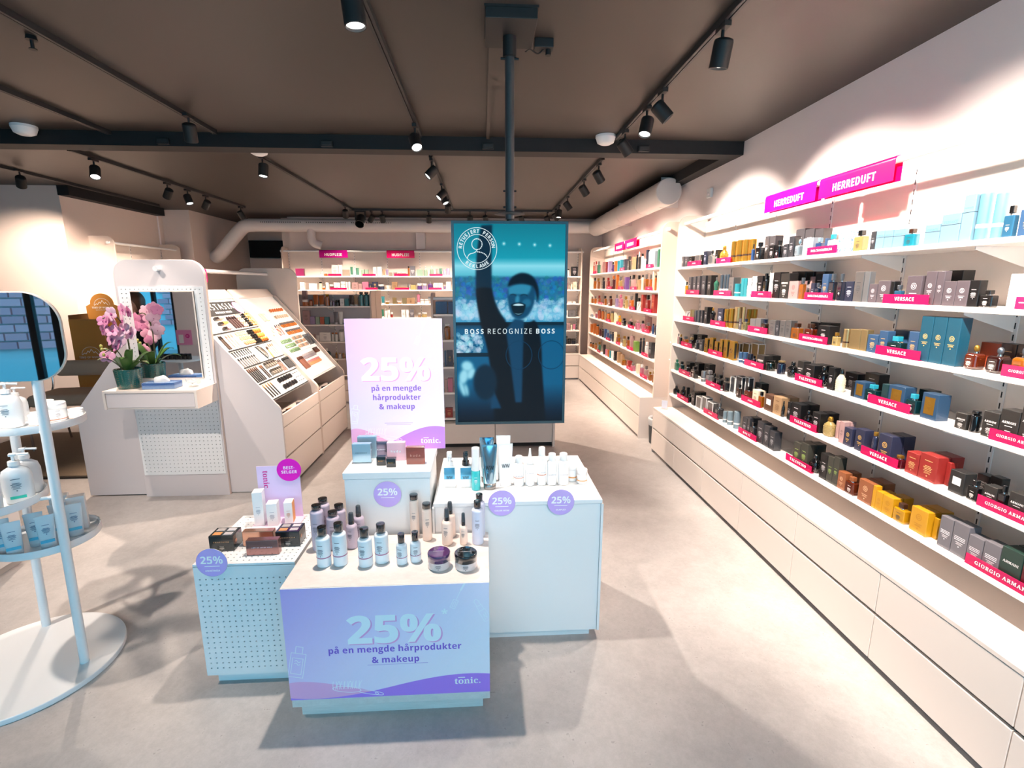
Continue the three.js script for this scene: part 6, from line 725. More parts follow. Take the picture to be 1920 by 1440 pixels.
{ const u = thing('island_end_panel', 'beige rounded panel at the far end of the makeup island', 'panel', [0, 0, 0]); part('panel', slab(roundShape(-2.93, 0, -2.23, 2.0, 0.12, 0.12), 0.03, 0.002, 16), M.panel, u, [0, 0, -6.25]); part('edge_band', slab(roundShape(-2.931, 0, -2.229, 2.001, 0.12, 0.12), 0.022, 0.001, 16), M.laminate, u, [0, 0, -6.246]); }
single('island_rail', 'white tube rail along the top of the makeup island', 'rail', rod([-2.575, 1.93, -4.243], [-2.575, 1.93, -6.22], 0.019, 18), M.whiteGloss);
railSign('MAKEUP', 'pink hanging makeup sign on the island rail', [-2.575, 1.93, -4.62], Math.PI / 2, 0.5, M.pinkSign, 0.1);
single('island_spine', 'beige spine board between the two island sides', 'panel', [span(-2.6, -2.56, 0, 1.72, -6.219, -4.243)], M.laminate);
const VDIR = new THREE.Vector3(-0.625, 0.781, 0), NDIR = new THREE.Vector3(0.781, 0.625, 0), UDIR = new THREE.Vector3(0, 0, -1), P0 = new THREE.Vector3(-1.86, 0.85, -4.262);
const slopeTurn = new THREE.Quaternion().setFromRotationMatrix(new THREE.Matrix4().makeBasis(UDIR, VDIR, NDIR));
const onSlope = (u, v, n = 0) => P0.clone().addScaledVector(UDIR, u).addScaledVector(VDIR, v).addScaledVector(NDIR, n);
function slopeThing(name, label, cat, u, v, n, spin, group) { const o = thing(name, label, cat, [0, 0, 0], 0, group); o.position.copy(onSlope(u, v, n)); o.quaternion.copy(slopeTurn).multiply(new THREE.Quaternion().setFromAxisAngle(new THREE.Vector3(0, 0, 1), spin)); return o; }
[[-4.245, 'near'], [-5.235, 'far']].forEach(([z0, w], k) => {
  const z1 = z0 - 0.985, u = thing('makeup_unit', `${w} sloping makeup display unit with drawers on the island`, 'display unit', [0, 0, 0], 0, 'makeup units');
  const side = slab(islandProfile(1), 0.02, 0.002, 8);
  part('side_panel', side, k ? M.panel : M.panelGrey, u, [0, 0, z0 - 0.02]); part('side_panel', side, M.panel, u, [0, 0, z1]);
  part('drawer', span(-1.758, -1.74, 0.035, 0.3, z1 + 0.024, z0 - 0.024), M.laminate, u); part('drawer', span(-1.758, -1.74, 0.318, 0.58, z1 + 0.024, z0 - 0.024), M.laminate, u); part('bin_front', span(-1.758, -1.74, 0.588, 0.7, z1 + 0.024, z0 - 0.024), M.laminate, u);
  part('carcass', span(-2.54, -1.8, 0.04, 0.6, z1 + 0.022, z0 - 0.022), M.gap, u); part('bin_floor', span(-1.98, -1.76, 0.601, 0.615, z1 + 0.022, z0 - 0.022), M.laminate, u); part('plinth', span(-2.54, -1.79, 0, 0.04, z1 + 0.01, z0 - 0.01), M.gap, u);
  const c = onSlope((4.262 * -1 - z0) + 0.0 - 0.0, 0), b = new THREE.Mesh(rbx(0.94, 1.1, 0.016, 0.003, 0, 0.5, -0.009, 1), M.white); b.name = 'tray_panel'; b.castShadow = b.receiveShadow = true; b.position.set(P0.x, P0.y, (z0 + z1) / 2); b.quaternion.copy(slopeTurn); u.add(b);
  const head = new THREE.Mesh(rbx(0.94, 0.11, 0.02, 0.003, 0, 1.1, 0.002, 1), M.laminate); head.name = 'header_board'; head.castShadow = head.receiveShadow = true; head.position.copy(b.position); head.quaternion.copy(slopeTurn); u.add(head);
  if (!k) for (const v of [-0.04, 0.135, 0.315, 0.5, 0.685]) part('row_divider', bx(0.92, 0.008, 0.012, 0, v, 0.006), M.black, b);
  else for (const v of [-0.03, 0.3, 0.62]) part('row_divider', bx(0.92, 0.006, 0.008, 0, v, 0.004), M.white, b);
});
{ const u = thing('makeup_unit', 'grey backside unit on the left of the makeup island', 'display unit', [0, 0, 0], 0, 'makeup units'); const side = slab(islandProfile(-1), 0.02, 0.002, 8); part('side_panel', side, M.panelGrey, u, [0, 0, -4.262]); part('side_panel', side, M.panelGrey, u, [0, 0, -6.22]); part('carcass', span(-3.4, -2.62, 0.04, 0.6, -6.2, -4.263), M.panelGrey, u); const b = new THREE.Mesh(rbx(1.9, 1.1, 0.016, 0.003, 0, 0.5, -0.009, 1), M.white); b.name = 'tray_panel'; b.position.set(-3.3, 0.85, -5.23); b.quaternion.setFromRotationMatrix(new THREE.Matrix4().makeBasis(new THREE.Vector3(0, 0, 1), new THREE.Vector3(0.625, 0.781, 0), new THREE.Vector3(-0.781, 0.625, 0))); u.add(b); }
{ const o = slopeThing('brand_plate', 'black brand plate with white letters atop the near makeup tray', 'sign', 0.475, 0.94, 0.003, 0); part('plate', rbx(0.92, 0.15, 0.006, 0.002, 0, 0, 0.003, 1), M.black, o);
  const l = lettering('ANASTASIA', { font: '64px sans-serif', spacing: 16, h: 72 }); part('lettering', printPlane(l, 0.66, 0.66 / l.k), M.print, o, [0.02, 0.02, 0.0066]); const m = lettering('BEVERLY HILLS', { font: 'bold 40px sans-serif', spacing: 8 }); part('lettering', printPlane(m, 0.3, 0.3 / m.k), M.print, o, [0.08, -0.045, 0.0066]);
  part('price_bubble', cyl(0.07, 0.07, 0.003, 0, 0, 0, 40).rotateX(Math.PI / 2), std(C(0.85, 0.24, 0.5), 0.5), o, [0.4, -0.01, 0.008]); part('bubble_print', printPlane(blurb('#ffffff', 'ring'), 0.08, 0.09), M.print, o, [0.4, -0.01, 0.0102]); }
// makeup on the trays
const mk = {}; const mkMat = (hex, r = 0.35, m = 0) => mk[hex + '' + m] || (mk[hex + '' + m] = std(hex, r, { metalness: m }));
const pencilGeo = new Map();
function pencil(u, v, len, hex, tip, words, spin = 0, r = 0.0052) { const o = slopeThing('makeup_pencil', words, 'pencil', u, v, r + 0.0005, spin, 'pencils on the makeup trays'); part('barrel', cached(`pb${len}${r}`, () => cyl(r, r, len * 0.74, 0, -len * 0.13, 0, 8)), mkMat(hex), o); part('cap', cached(`pc${len}${r}`, () => lathe([[0.001, len * 0.5], [r * 0.55, len * 0.49], [r * 1.12, len * 0.4], [r * 1.12, len * 0.24], [0.001, len * 0.24]], 8)), mkMat(tip, 0.25, 0.3), o); }
function pot(u, v, r, hex, lid, words, h = 0.016) { const o = slopeThing('makeup_pot', words, 'pot', u, v, 0.0005, 0, 'pots on the makeup trays'); const g = cached(`po${r}${h}`, () => lathe([[0.001, 0], [r * 0.95, 0], [r, 0.002], [r, h * 0.55], [r * 0.96, h * 0.58]], 20).rotateX(Math.PI / 2)), q = cached(`pl${r}${h}`, () => lathe([[0.001, h], [r * 0.95, h], [r * 1.02, h * 0.92], [r * 1.02, h * 0.58], [0.001, h * 0.58]], 20).rotateX(Math.PI / 2)); part('pot_base', g, mkMat(hex), o); part('lid', q, mkMat(lid, 0.2, 0.2), o); }
function vial(u, v, hex, lid, words, len = 0.1, r = 0.0125, spin = 0) { const o = slopeThing('makeup_vial', words, 'vial', u, v, r + 0.0005, spin, 'vials on the makeup trays'); part('flacon', cached(`vb${len}${r}`, () => rbx(r * 2, len * 0.58, r * 2, r * 0.5, 0, -len * 0.2, 0)), mkMat(hex, 0.15), o); part('cap', cached(`vc${len}${r}`, () => rbx(r * 1.7, len * 0.4, r * 1.7, r * 0.3, 0, len * 0.29, 0)), mkMat(lid, 0.2), o); }
const near = (row) => `in ${row} row of near makeup tray`, farw = (row) => `in ${row} row of far makeup tray`, LINE = ['upper', 'middle', 'lower'];
const rowOf = (n, u0, du, fn) => { for (let i = 0; i < n; i++) fn(u0 + i * du, i); };
rowOf(4, 0.1, 0.05, (u, i) => pencil(u, 0.048, 0.14, 0x2a2220, 0xb08a5a, `slim black makeup pencil ${ORD(i + 1)} from left ${near('bottom')}`));
for (let j = 0; j < 2; j++) rowOf(5, 0.42, 0.066, (u, i) => pot(u, 0.092 - j * 0.075, 0.025, 0x33302c, 0x16151a, `round black makeup pot ${ORD(i + 1)} from left, ${j ? 'lower' : 'upper'} line ${near('bottom')}`));
for (let j = 0; j < 3; j++) rowOf(3, 0.79, 0.055, (u, i) => pencil(u, 0.1 - j * 0.048, 0.042, 0x8c8a8c, 0x3a3638, `short grey mini pencil ${ORD(i + 1)} of ${LINE[j]} line ${near('bottom')}`, Math.PI / 2, 0.004));
rowOf(6, 0.08, 0.034, (u, i) => pencil(u, 0.225, 0.15, 0x1e1c1e, 0x6a4a3a, `slim black makeup pencil ${ORD(i + 1)} from left ${near('fourth')}`));
rowOf(2, 0.32, 0.035, (u, i) => pencil(u, 0.225, 0.15, 0x33241f, 0x8a5a3a, `slim dark brown makeup pencil ${ORD(i + 1)} of two ${near('fourth')}`));
for (let j = 0; j < 2; j++) rowOf(5, 0.42, 0.048, (u, i) => vial(u, 0.27 - j * 0.08, 0x8d8377, 0x4a443e, `stout taupe makeup vial ${ORD(i + 1)} from left, ${j ? 'lower' : 'upper'} line ${near('fourth')}`, 0.06, 0.0145));
rowOf(3, 0.68, 0.035, (u, i) => pencil(u, 0.225, 0.14, 0x9a6a5a, 0x4a3a34, `rosy brown makeup pencil ${ORD(i + 1)} from left ${near('fourth')}`));
rowOf(6, 0.81, 0.028, (u, i) => pencil(u, 0.225, 0.13, 0x1c1a1c, 0x111113, `thick black makeup pencil ${ORD(i + 1)} from left ${near('fourth')}`, 0, 0.0085));
rowOf(8, 0.1, 0.042, (u, i) => pencil(u, 0.458, 0.06, 0x4a4644, 0x202022, `tiny dark pencil ${ORD(i + 1)} from left, upper line ${near('third')}`, 0, 0.0045));
rowOf(8, 0.1, 0.042, (u, i) => pencil(u, 0.37, 0.095, 0x8f8683, 0x241f20, `grey pencil ${ORD(i + 1)} from left, lower line ${near('third')}`, 0, 0.0055));
{ const o = slopeThing('brow_palette', 'half round palette with four dark crescents in the third row', 'palette', 0.56, 0.405, 0.001, 0.3); part('case', new THREE.CylinderGeometry(0.082, 0.082, 0.012, 32, 1, false, 0, Math.PI).rotateX(Math.PI / 2).translate(0, 0, 0.006), mkMat(0xd8d4ce, 0.3), o); for (let k = 0; k < 4; k++) part('crescent', new THREE.TorusGeometry(0.02 + k * 0.016, 0.005, 6, 24, Math.PI).rotateZ(-Math.PI / 2).translate(0.004, 0, 0.012), mkMat([0x8a7d6e, 0x6a5f54, 0x4e463e, 0x2c2826][k]), o); }
{ const o = slopeThing('makeup_brush', 'wooden makeup brush lying in the third row of the near tray', 'brush', 0.72, 0.4, 0.008, -0.25); part('handle', cyl(0.006, 0.009, 0.1, 0, -0.03, 0, 12), mkMat(0xc9925a), o); part('bristles', lathe([[0.001, 0.06], [0.01, 0.05], [0.012, 0.03], [0.008, 0.02]], 14), mkMat(0x4a382e, 0.8), o); }
rowOf(3, 0.8, 0.045, (u, i) => pencil(u, 0.41, 0.14, 0xd9b8a4, 0xa57a64, `nude makeup pencil ${ORD(i + 1)} from left ${near('third')}`, 0, 0.006));
rowOf(2, 0.12, 0.03, (u, i) => pencil(u, 0.59, 0.15, 0x5a4638, 0x3a2e28, `dark brown makeup pencil ${ORD(i + 1)} of two ${near('second')}`, 0, 0.007));
rowOf(3, 0.23, 0.05, (u, i) => pencil(u, 0.59, 0.15, 0xe0c0b4, 0xc79a8c, `pale pink makeup pencil ${ORD(i + 1)} of three ${near('second')}`, 0, 0.007));
for (let j = 0; j < 3; j++) { rowOf(6, 0.42, 0.034, (u, i) => vial(u + j * 0.01, 0.645 - j * 0.052, [0xe2c3a0, 0xd6b08a, 0xc99c74][j], 0xd9b898, `beige concealer vial ${ORD(i + 1)} from left, ${LINE[j]} line ${near('second')}`, 0.044, 0.0095)); rowOf(7, 0.64, 0.04, (u, i) => vial(u, 0.64 - j * 0.054, i < 3 ? 0x1a1716 : [0xb4662a, 0xc9853e, 0x8e4d20][j], i < 3 ? 0x0c0c0d : 0xe2a85a, i < 3 ? `black foundation vial ${ORD(i + 1)} from left, ${LINE[j]} line ${near('second')}` : `amber foundation vial ${ORD(i - 2)} from left, ${LINE[j]} line ${near('second')}`, 0.05, 0.0115, -0.5)); }
[[0x9f988c, 'grey green', 0.83], [0xd6a750, 'golden', 0.775], [0xd9a9aa, 'rose pink', 0.72]].forEach(([k, w, v]) => vial(0.36, v, k, 0x2a2422, `${w} mascara tube lying crosswise ${near('top')}`, 0.15, 0.015, Math.PI / 2));
rowOf(4, 0.52, 0.045, (u, i) => pencil(u, 0.775, 0.14, 0x4c3330, 0x33201e, `thick brown lip pencil ${ORD(i + 1)} from left ${near('top')}`, 0.12, 0.01));
for (let j = 0; j < 3; j++) rowOf(6, 0.7, 0.045, (u, i) => vial(u, 0.83 - j * 0.052, i < 2 ? 0xe4c0b0 : i < 4 ? 0x16140f : 0xd9a36a, i < 2 ? 0xc98f80 : i < 4 ? 0x0b0b0c : 0xb4743c, `${i < 2 ? 'pink' : i < 4 ? 'black' : 'honey'} foundation vial ${ORD(i + 1)} from left, ${LINE[j]} line ${near('top')}`, 0.048, 0.011, -0.5));
// far tray
rowOf(2, 1.2, 0.07, (u, i) => { const o = slopeThing('makeup_carton', `${i ? 'cream' : 'dusty pink'} flat makeup carton ${farw('top')}`, 'carton', u, 0.78, 0.009, 0); part('carton', rbx(0.055, 0.1, 0.016, 0.003), mkMat(i ? 0xf0d8b8 : 0xd4a290), o); part('flap', bx(0.05, 0.002, 0.0165, 0, 0.03, 0.0004), mkMat(0xb88a7a), o); });
for (let j = 0; j < 2; j++) rowOf(6, 1.52, 0.062, (u, i) => pot(u, 0.85 - j * 0.09, 0.02, j ? 0xf2cfa8 : 0xe08a4a, j ? 0xf4dcc4 : 0xd8743a, `${j ? 'peach' : 'orange'} blush pot ${ORD(i + 1)} from left ${farw('top')}`));
rowOf(6, 1.1, 0.05, (u, i) => pot(u, 0.56 + (i % 3) * 0.035, 0.02, 0xe9a49c, 0xf0b8ac, `small coral blush pot ${ORD(i + 1)} from left ${farw('second')}`));
rowOf(3, 1.28, 0.05, (u, i) => pencil(u, 0.6, 0.15, [0xc8504a, 0x8c8488, 0xd87a70][i], 0x4a4044, `${['red', 'grey', 'coral'][i]} lip pencil leaning ${farw('second')}`, -0.35));
for (let j = 0; j < 2; j++) rowOf(10, 1.46, 0.044, (u, i) => vial(u, 0.645 - j * 0.1, [0xe0863a, 0xd47a34, 0xcf8a4c][i % 3], 0x77757a, `orange lip gloss vial ${ORD(i + 1)} from left, ${j ? 'lower' : 'upper'} line ${farw('second')}`, 0.066, 0.0095));
for (let j = 0; j < 3; j++) rowOf(8, 1.12 + j * 0.01, 0.034, (u, i) => vial(u, 0.45 - j * 0.062, 0x5d7a58, 0x7d9a74, `green concealer vial ${ORD(i + 1)} from left, ${LINE[j]} line ${farw('third')}`, 0.046, 0.009));
for (let j = 0; j < 3; j++) rowOf(6, 1.46, 0.048, (u, i) => pot(u, 0.46 - j * 0.055, 0.019, 0xd9b394, [0xcaa98c, 0x9a9a94, 0xe4c4a4][(i + j) % 3], `beige cream pot ${ORD(i + 1)} from left, ${LINE[j]} line ${farw('third')}`));
rowOf(6, 1.78, 0.03, (u, i) => pencil(u, 0.4, 0.15, 0x23262c, 0x4a5058, `slim charcoal eyeliner ${ORD(i + 1)} from left ${farw('third')}`));
rowOf(4, 1.14, 0.036, (u, i) => pencil(u, 0.16, 0.16, 0x7a4430, 0x4a2a20, `chestnut lip pencil ${ORD(i + 1)} from left ${farw('lower')}`, 0, 0.011));
for (let j = 0; j < 2; j++) rowOf(11, 1.32, 0.034, (u, i) => vial(u, 0.215 - j * 0.09, j ? 0xe0a070 : 0x9a9298, j ? 0xd98a8a : 0xb8b0b2, `${j ? 'peach' : 'grey'} lip colour vial ${ORD(i + 1)} from left ${farw('lower')}`, 0.064, 0.009));
rowOf(4, 1.72, 0.034, (u, i) => vial(u, 0.24, 0x5a2c1a, 0x3c1c12, `dark brown lip vial ${ORD(i + 1)} of four ${farw('lower')}`, 0.07, 0.0125));
// goods lying in the open bins
[[-4.42, 0x7a4a30, 'brown'], [-4.58, 0x2a2420, 'black'], [-4.74, 0xb4713c, 'copper'], [-4.92, 0x3e4652, 'slate'], [-5.08, 0x8a8a92, 'grey'], [-5.42, 0xc8a890, 'beige'], [-5.6, 0x9a5a48, 'rust'], [-5.8, 0x30344e, 'navy'], [-5.98, 0x6a6a72, 'ash']].forEach(([z, k, w], i) => { const o = thing('makeup_case', `${w} makeup case lying in the ${i < 5 ? 'near' : 'far'} open bin of the island`, 'case', [-1.82, 0.63 + (i % 2) * 0.004, z], 0, 'cases in the island bins'); part('case', rbx(0.09, 0.022, 0.13, 0.005), mkMat(k, 0.25), o); part('lid', rbx(0.088, 0.008, 0.128, 0.003, 0, 0.0155, 0), mkMat(k, 0.2), o); o.rotation.set(0, jit(0.5), 0.12); });
// mirror, drawer and things on it
{ const u = thing('wall_mirror', 'rectangular mirror leaning on the pegboard behind the orchid', 'mirror', [-2.565, 1.4, -4.197]); part('backing', bx(0.49, 0.71, 0.012, 0, 0, 0), M.panel, u); part('mirror_glass', bx(0.478, 0.698, 0.003, -0.003, 0, 0.0078), M.mirror, u); part('edge_strip', bx(0.008, 0.71, 0.018, 0.241, 0, 0.004), M.laminate, u); }
{ const u = thing('mirror_console', 'beige wall hung console with drawer under the island mirror', 'console', [-2.58, 0.855, -4.2]); part('casing', [span(-0.35, 0.35, 0.128, 0.145, 0, 0.3), span(-0.35, -0.332, 0, 0.128, 0, 0.3), span(0.332, 0.35, 0, 0.128, 0, 0.3), span(-0.332, 0.332, 0, 0.016, 0, 0.29)], M.laminate, u); part('drawer', rbx(0.658, 0.112, 0.28, 0.002, 0, 0.069, 0.157, 1), M.panelGrey, u); }
const DR = 1.0005;
{ // orchid
  const potTex = dataTex(256, (i) => { const n = N8[(i * 4) % 1048576] * 0.5 + N32[(i * 7) % 1048576] * 0.5, k = N128[(i * 5) % 1048576]; return n > 0.56 ? [96 + k * 40, 92 + k * 30, 76 + k * 20] : [22 + k * 30, 78 + k * 34, 76 + k * 26]; });
  const o = thing('potted_orchid', 'pink orchid in a mottled teal ceramic pot', 'plant', [-2.81, DR, -4.04]);
  part('pot', lathe([[0.001, 0], [0.075, 0], [0.082, 0.006], [0.096, 0.15], [0.094, 0.155], [0.089, 0.15], [0.08, 0.03], [0.001, 0.025]], 40), phy(0xffffff, 0.22, { map: potTex, clearcoat: 0.8 }), o); part('soil', cyl(0.088, 0.086, 0.01, 0, 0.132, 0), std(C(0.06, 0.04, 0.03), 0.95), o);
  const leafMat = phy(C(0.07, 0.16, 0.035), 0.35, { clearcoat: 0.3 });
  const leaf = (len, w, rise, droop) => { const pos = [], idx = [], n = 10; for (let i = 0; i <= n; i++) { const t = i / n, ww = w * Math.sin(Math.PI * Math.min(1, 0.12 + t * 0.88)) ** 0.7 + 0.002, x = len * t, y = rise * Math.sin(t * 1.7) - droop * t * t; for (const [s, dy] of [[-1, 0.008], [0, -0.004], [1, 0.008]]) pos.push(x, y + dy * (1 - t) + (s ? 0 : 0), s * ww); for (const [s, dy] of [[-1, 0.008], [0, -0.004], [1, 0.008]]) pos.push(x, y + dy * (1 - t) - 0.003, s * ww); } for (let i = 0; i < n; i++) { const a = i * 6, b = a + 6; for (const k of [0, 1]) { idx.push(a + k, a + k + 1, b + k, b + k, a + k + 1, b + k + 1); idx.push(a + 3 + k, b + 3 + k, a + 4 + k, b + 3 + k, b + 4 + k, a + 4 + k); } } const g = new THREE.BufferGeometry(); g.setAttribute('position', new THREE.Float32BufferAttribute(pos, 3)); g.setIndex(idx); g.computeVertexNormals(); return g; };
  [[0.3, 0.2, 0.12, 0.05], [1.1, 0.18, 0.16, 0.04], [2.3, 0.16, 0.14, 0.03], [3.4, 0.17, 0.15, 0.06], [4.4, 0.15, 0.1, 0.05], [5.3, 0.2, 0.17, 0.05], [0.75, 0.15, 0.2, 0.02], [2.9, 0.14, 0.2, 0.02]].forEach(([a, l, r, d]) => { const m = part('leaf', leaf(l, 0.026, r, d), leafMat, o, [Math.cos(a) * 0.02, 0.135, Math.sin(a) * 0.02]); m.rotation.y = -a; });
  const stemMat = std(C(0.1, 0.1, 0.04), 0.6);
  part('stem', tube([[0.02, 0.13, 0], [0.035, 0.3, 0.0], [0.03, 0.45, 0.01], [-0.02, 0.57, 0.02], [-0.1, 0.55, 0.04]], 0.0045, 24, 6), stemMat, o); part('stem', tube([[-0.01, 0.13, 0.02], [-0.01, 0.25, 0.03], [-0.05, 0.32, 0.05], [-0.1, 0.29, 0.07]], 0.004, 20, 6), stemMat, o); part('support_stick', rod([0.045, 0.13, 0.0], [0.035, 0.5, 0.0], 0.003), stemMat, o);
  const petal = new THREE.SphereGeometry(1, 12, 8).scale(0.5, 0.62, 0.1).translate(0, 0.58, 0), petals = join([0, 1, 2, 3, 4].map((k) => petal.clone().scale(k === 1 || k === 4 ? 1.35 : 0.9, 1, 1).rotateX(0.18).rotateZ(k * 1.2566)));
  const lip = join([new THREE.SphereGeometry(0.2, 10, 8).scale(1, 0.8, 1.1).translate(0, -0.12, 0.14), new THREE.SphereGeometry(0.12, 8, 6).translate(0, 0.06, 0.16)]);
  const tones = [std(C(0.68, 0.24, 0.42), 0.55), std(C(0.78, 0.36, 0.52), 0.55), std(C(0.8, 0.5, 0.62), 0.55)], lipMat = std(C(0.42, 0.06, 0.22), 0.5);
  const blooms = [[0.09, 0.6, 0.02], [0.055, 0.615, 0.03], [-0.02, 0.585, 0.05], [-0.055, 0.53, 0.06], [0.0, 0.52, 0.055], [0.045, 0.53, 0.03], [-0.07, 0.47, 0.05], [-0.02, 0.455, 0.065], [0.04, 0.46, 0.035], [-0.1, 0.53, 0.03], [-0.04, 0.39, 0.055], [0.01, 0.38, 0.05], [-0.02, 0.34, 0.05], [-0.085, 0.26, 0.07], [0.075, 0.43, 0.01], [-0.11, 0.46, 0.03]];
  blooms.forEach(([x, y, z], i) => { const f = part('blossom', petals, tones[i % 3], o, [x, y, z]); f.scale.setScalar(0.041 + (i % 3) * 0.004); f.rotation.set(jit(0.4) - 0.1, -0.25 + jit(0.7), jit(0.6)); part('blossom_lip', lip, lipMat, f); });
  for (const [x, y, z] of [[-0.12, 0.315, 0.07], [-0.105, 0.275, 0.08], [-0.13, 0.34, 0.06]]) part('bud', new THREE.SphereGeometry(0.011, 10, 8).scale(1, 1.3, 1), std(C(0.55, 0.5, 0.12), 0.5), o, [x, y, z]);
}
{ const boxTex = canvasTex(512, 128, (c, w, h) => { c.fillStyle = '#1a4f8f'; c.fillRect(0, 0, w, h); c.strokeStyle = '#cfe2f2'; c.lineWidth = 3; for (let i = 0; i < 9; i++) for (let k = 1; k < 5; k++) { c.beginPath(); c.arc(i * 64, h, k * 18, Math.PI, 0); c.stroke(); } c.fillStyle = '#dfeaf4'; for (let i = 0; i < 60; i++) { c.beginPath(); c.arc((i * 37) % w, (i * 53) % 60, 3, 0, 7); c.fill(); } });
  const u = thing('tissue_box', 'blue patterned flat tissue box on the drawer shelf', 'tissue box', [-2.55, DR, -4.02], 0.06); part('carton', rbx(0.24, 0.05, 0.12, 0.003, 0, 0.025, 0, 1), std(0xffffff, 0.5, { map: boxTex }), u);
  const g = new THREE.SphereGeometry(0.05, 20, 14), p = g.attributes.position; for (let i = 0; i < p.count; i++) { const x = p.getX(i), y = p.getY(i), z = p.getZ(i), k = 1 + 0.16 * Math.sin(x * 120 + z * 60) * Math.cos(z * 110); p.setXYZ(i, x * 1.15 * k, Math.max(0, y) * 0.95 * k, z * 0.7 * k); } g.computeVertexNormals(); part('tissue', g, phy(C(0.86, 0.86, 0.87), 0.9, { transmission: 0.25, thickness: 0 }), u, [0.0, 0.05, 0]); }
{ const u = thing('glass_bowl', 'small clear glass bowl with white cotton pads by the mirror', 'bowl', [-2.33, DR, -4.06]); part('bowl', lathe([[0.001, 0], [0.03, 0], [0.05, 0.03], [0.055, 0.065], [0.053, 0.066], [0.048, 0.032], [0.028, 0.004], [0.001, 0.004]], 32), M.clear, u); for (let i = 0; i < 6; i++) { const c = part('cotton_pad', cyl(0.02, 0.02, 0.006, 0, 0, 0, 16), M.white, u, [Math.cos(i) * 0.018, 0.014 + i * 0.007, Math.sin(i * 2.1) * 0.015]); c.rotation.set(jit(0.5), 0, jit(0.5)); } }
// ---------- tiered stand with mirror, left foreground ----------
const standWhite = phy(C(0.82, 0.83, 0.84), 0.35, { clearcoat: 0.2 });
const ovalShape = (a, b) => { const s = new THREE.Shape(); s.absellipse(0, 0, a, b, 0, Math.PI * 2); return s; };
const TIER = [[-2.145, 1.14, -2.425, 0.187], [-2.185, 0.86, -2.14, 0.218], [-2.1, 0.6, -2.32, 0.202]];
{ const u = thing('tiered_stand', 'white tiered display stand on a round base plate', 'stand', [-2.2, 0, -2.2]);
  part('base_plate', slab(ovalShape(0.38, 0.38), 0.026, 0.004, 48).rotateX(-Math.PI / 2), standWhite, u);
  part('front_pole', rod([0.27, 0.026, 0.005], [0.3, 1.45, 0.01], 0.019, 20), standWhite, u); part('rear_pole', rod([-0.14, 0.026, -0.28], [-0.12, 1.2, -0.3], 0.019, 20), standWhite, u);
  TIER.forEach(([x, y, z, r]) => { part('tray', lathe([[0.001, 0], [r - 0.004, 0], [r, 0.004], [r, 0.036], [r - 0.005, 0.036], [r - 0.006, 0.007], [0.001, 0.007]], 56), standWhite, u, [x + 2.2, y, z + 2.2]); part('tray_arm', [rod([0.285, y + 0.012, 0.008], [x + 2.2, y - 0.004, z + 2.2], 0.008), rod([-0.13, y + 0.012, -0.29], [x + 2.2, y - 0.004, z + 2.2], 0.008)], standWhite, u); });
}
{ const s = roundShape(-0.18, -0.187, 0.18, 0.187, 0.13, 0.13, 0.13, 0.13), u = thing('oval_mirror', 'rounded tilting mirror on top of the tiered stand', 'mirror', [-1.945, 1.588, -2.17], 0.17); part('frame', slab(s, 0.014, 0.003, 20), M.panel, u, [0, 0, -0.008]); part('mirror_glass', slab(roundShape(-0.176, -0.183, 0.176, 0.183, 0.128, 0.128, 0.128, 0.128), 0.003, 0, 24), M.mirror, u, [0, 0, 0.0062]); part('mount', rbx(0.04, 0.08, 0.02, 0.004, 0.03, -0.15, -0.02), standWhite, u); }
const milk = phy(C(0.76, 0.8, 0.83), 0.3, { transmission: 0.15, thickness: 0, clearcoat: 0.4 });
function pumpBottle(label, x, y, z, s, band) {
  const u = thing('pump_bottle', label, 'pump bottle', [x, y, z], 0.5 + jit(0.2), 'body milk pumps on the stand');
  part('bottle_body', lathe([[0.001, 0], [0.04, 0], [0.046, 0.006], [0.05, 0.06], [0.05, 0.115], [0.043, 0.142], [0.024, 0.155], [0.018, 0.158], [0.018, 0.165]].map(([a, b]) => [a * s, b * s]), 32).scale(1, 1, 0.72), milk, u);
  part('collar', cyl(0.019 * s, 0.02 * s, 0.018 * s, 0, 0.172 * s, 0), M.white, u); part('pump_head', join([cyl(0.006 * s, 0.006 * s, 0.03 * s, 0, 0.19 * s, 0), rbx(0.024 * s, 0.012 * s, 0.024 * s, 0.004, 0, 0.208 * s, 0), rod([0, 0.209 * s, 0], [0.05 * s, 0.205 * s, 0.008], 0.005 * s)]), M.white, u);
  part('label', printPlane(blurb('#4a6478', 'lines'), 0.05 * s, 0.06 * s), M.print, u, [0, 0.085 * s, 0.0375 * s]);
  if (band) part('colour_band', bx(0.05 * s, 0.012 * s, 0.002, 0, 0.03 * s, 0.034 * s), std(band, 0.5), u);
}
const TY = TIER.map((t) => t[1] + 0.0075);
pumpBottle('white pump bottle at the left front of the top tier', -2.21, TY[0], -2.375, 1.0, null); pumpBottle('white pump bottle behind the front one on the top tier', -2.262, TY[0], -2.475, 0.8, null);
pumpBottle('white pump bottle with green band in the middle tier', -2.04, TY[1], -2.165, 1.03, C(0.02, 0.5, 0.38)); pumpBottle('white pump bottle right behind the green banded one', -2.085, TY[1], -2.265, 1.0, null); pumpBottle('white pump bottle with blue band at the left of the middle tier', -2.055, TY[1], -2.04, 0.92, C(0.05, 0.42, 0.62)); pumpBottle('white pump bottle at the left rear of the middle tier', -2.21, TY[1], -2.2, 1.0, null);
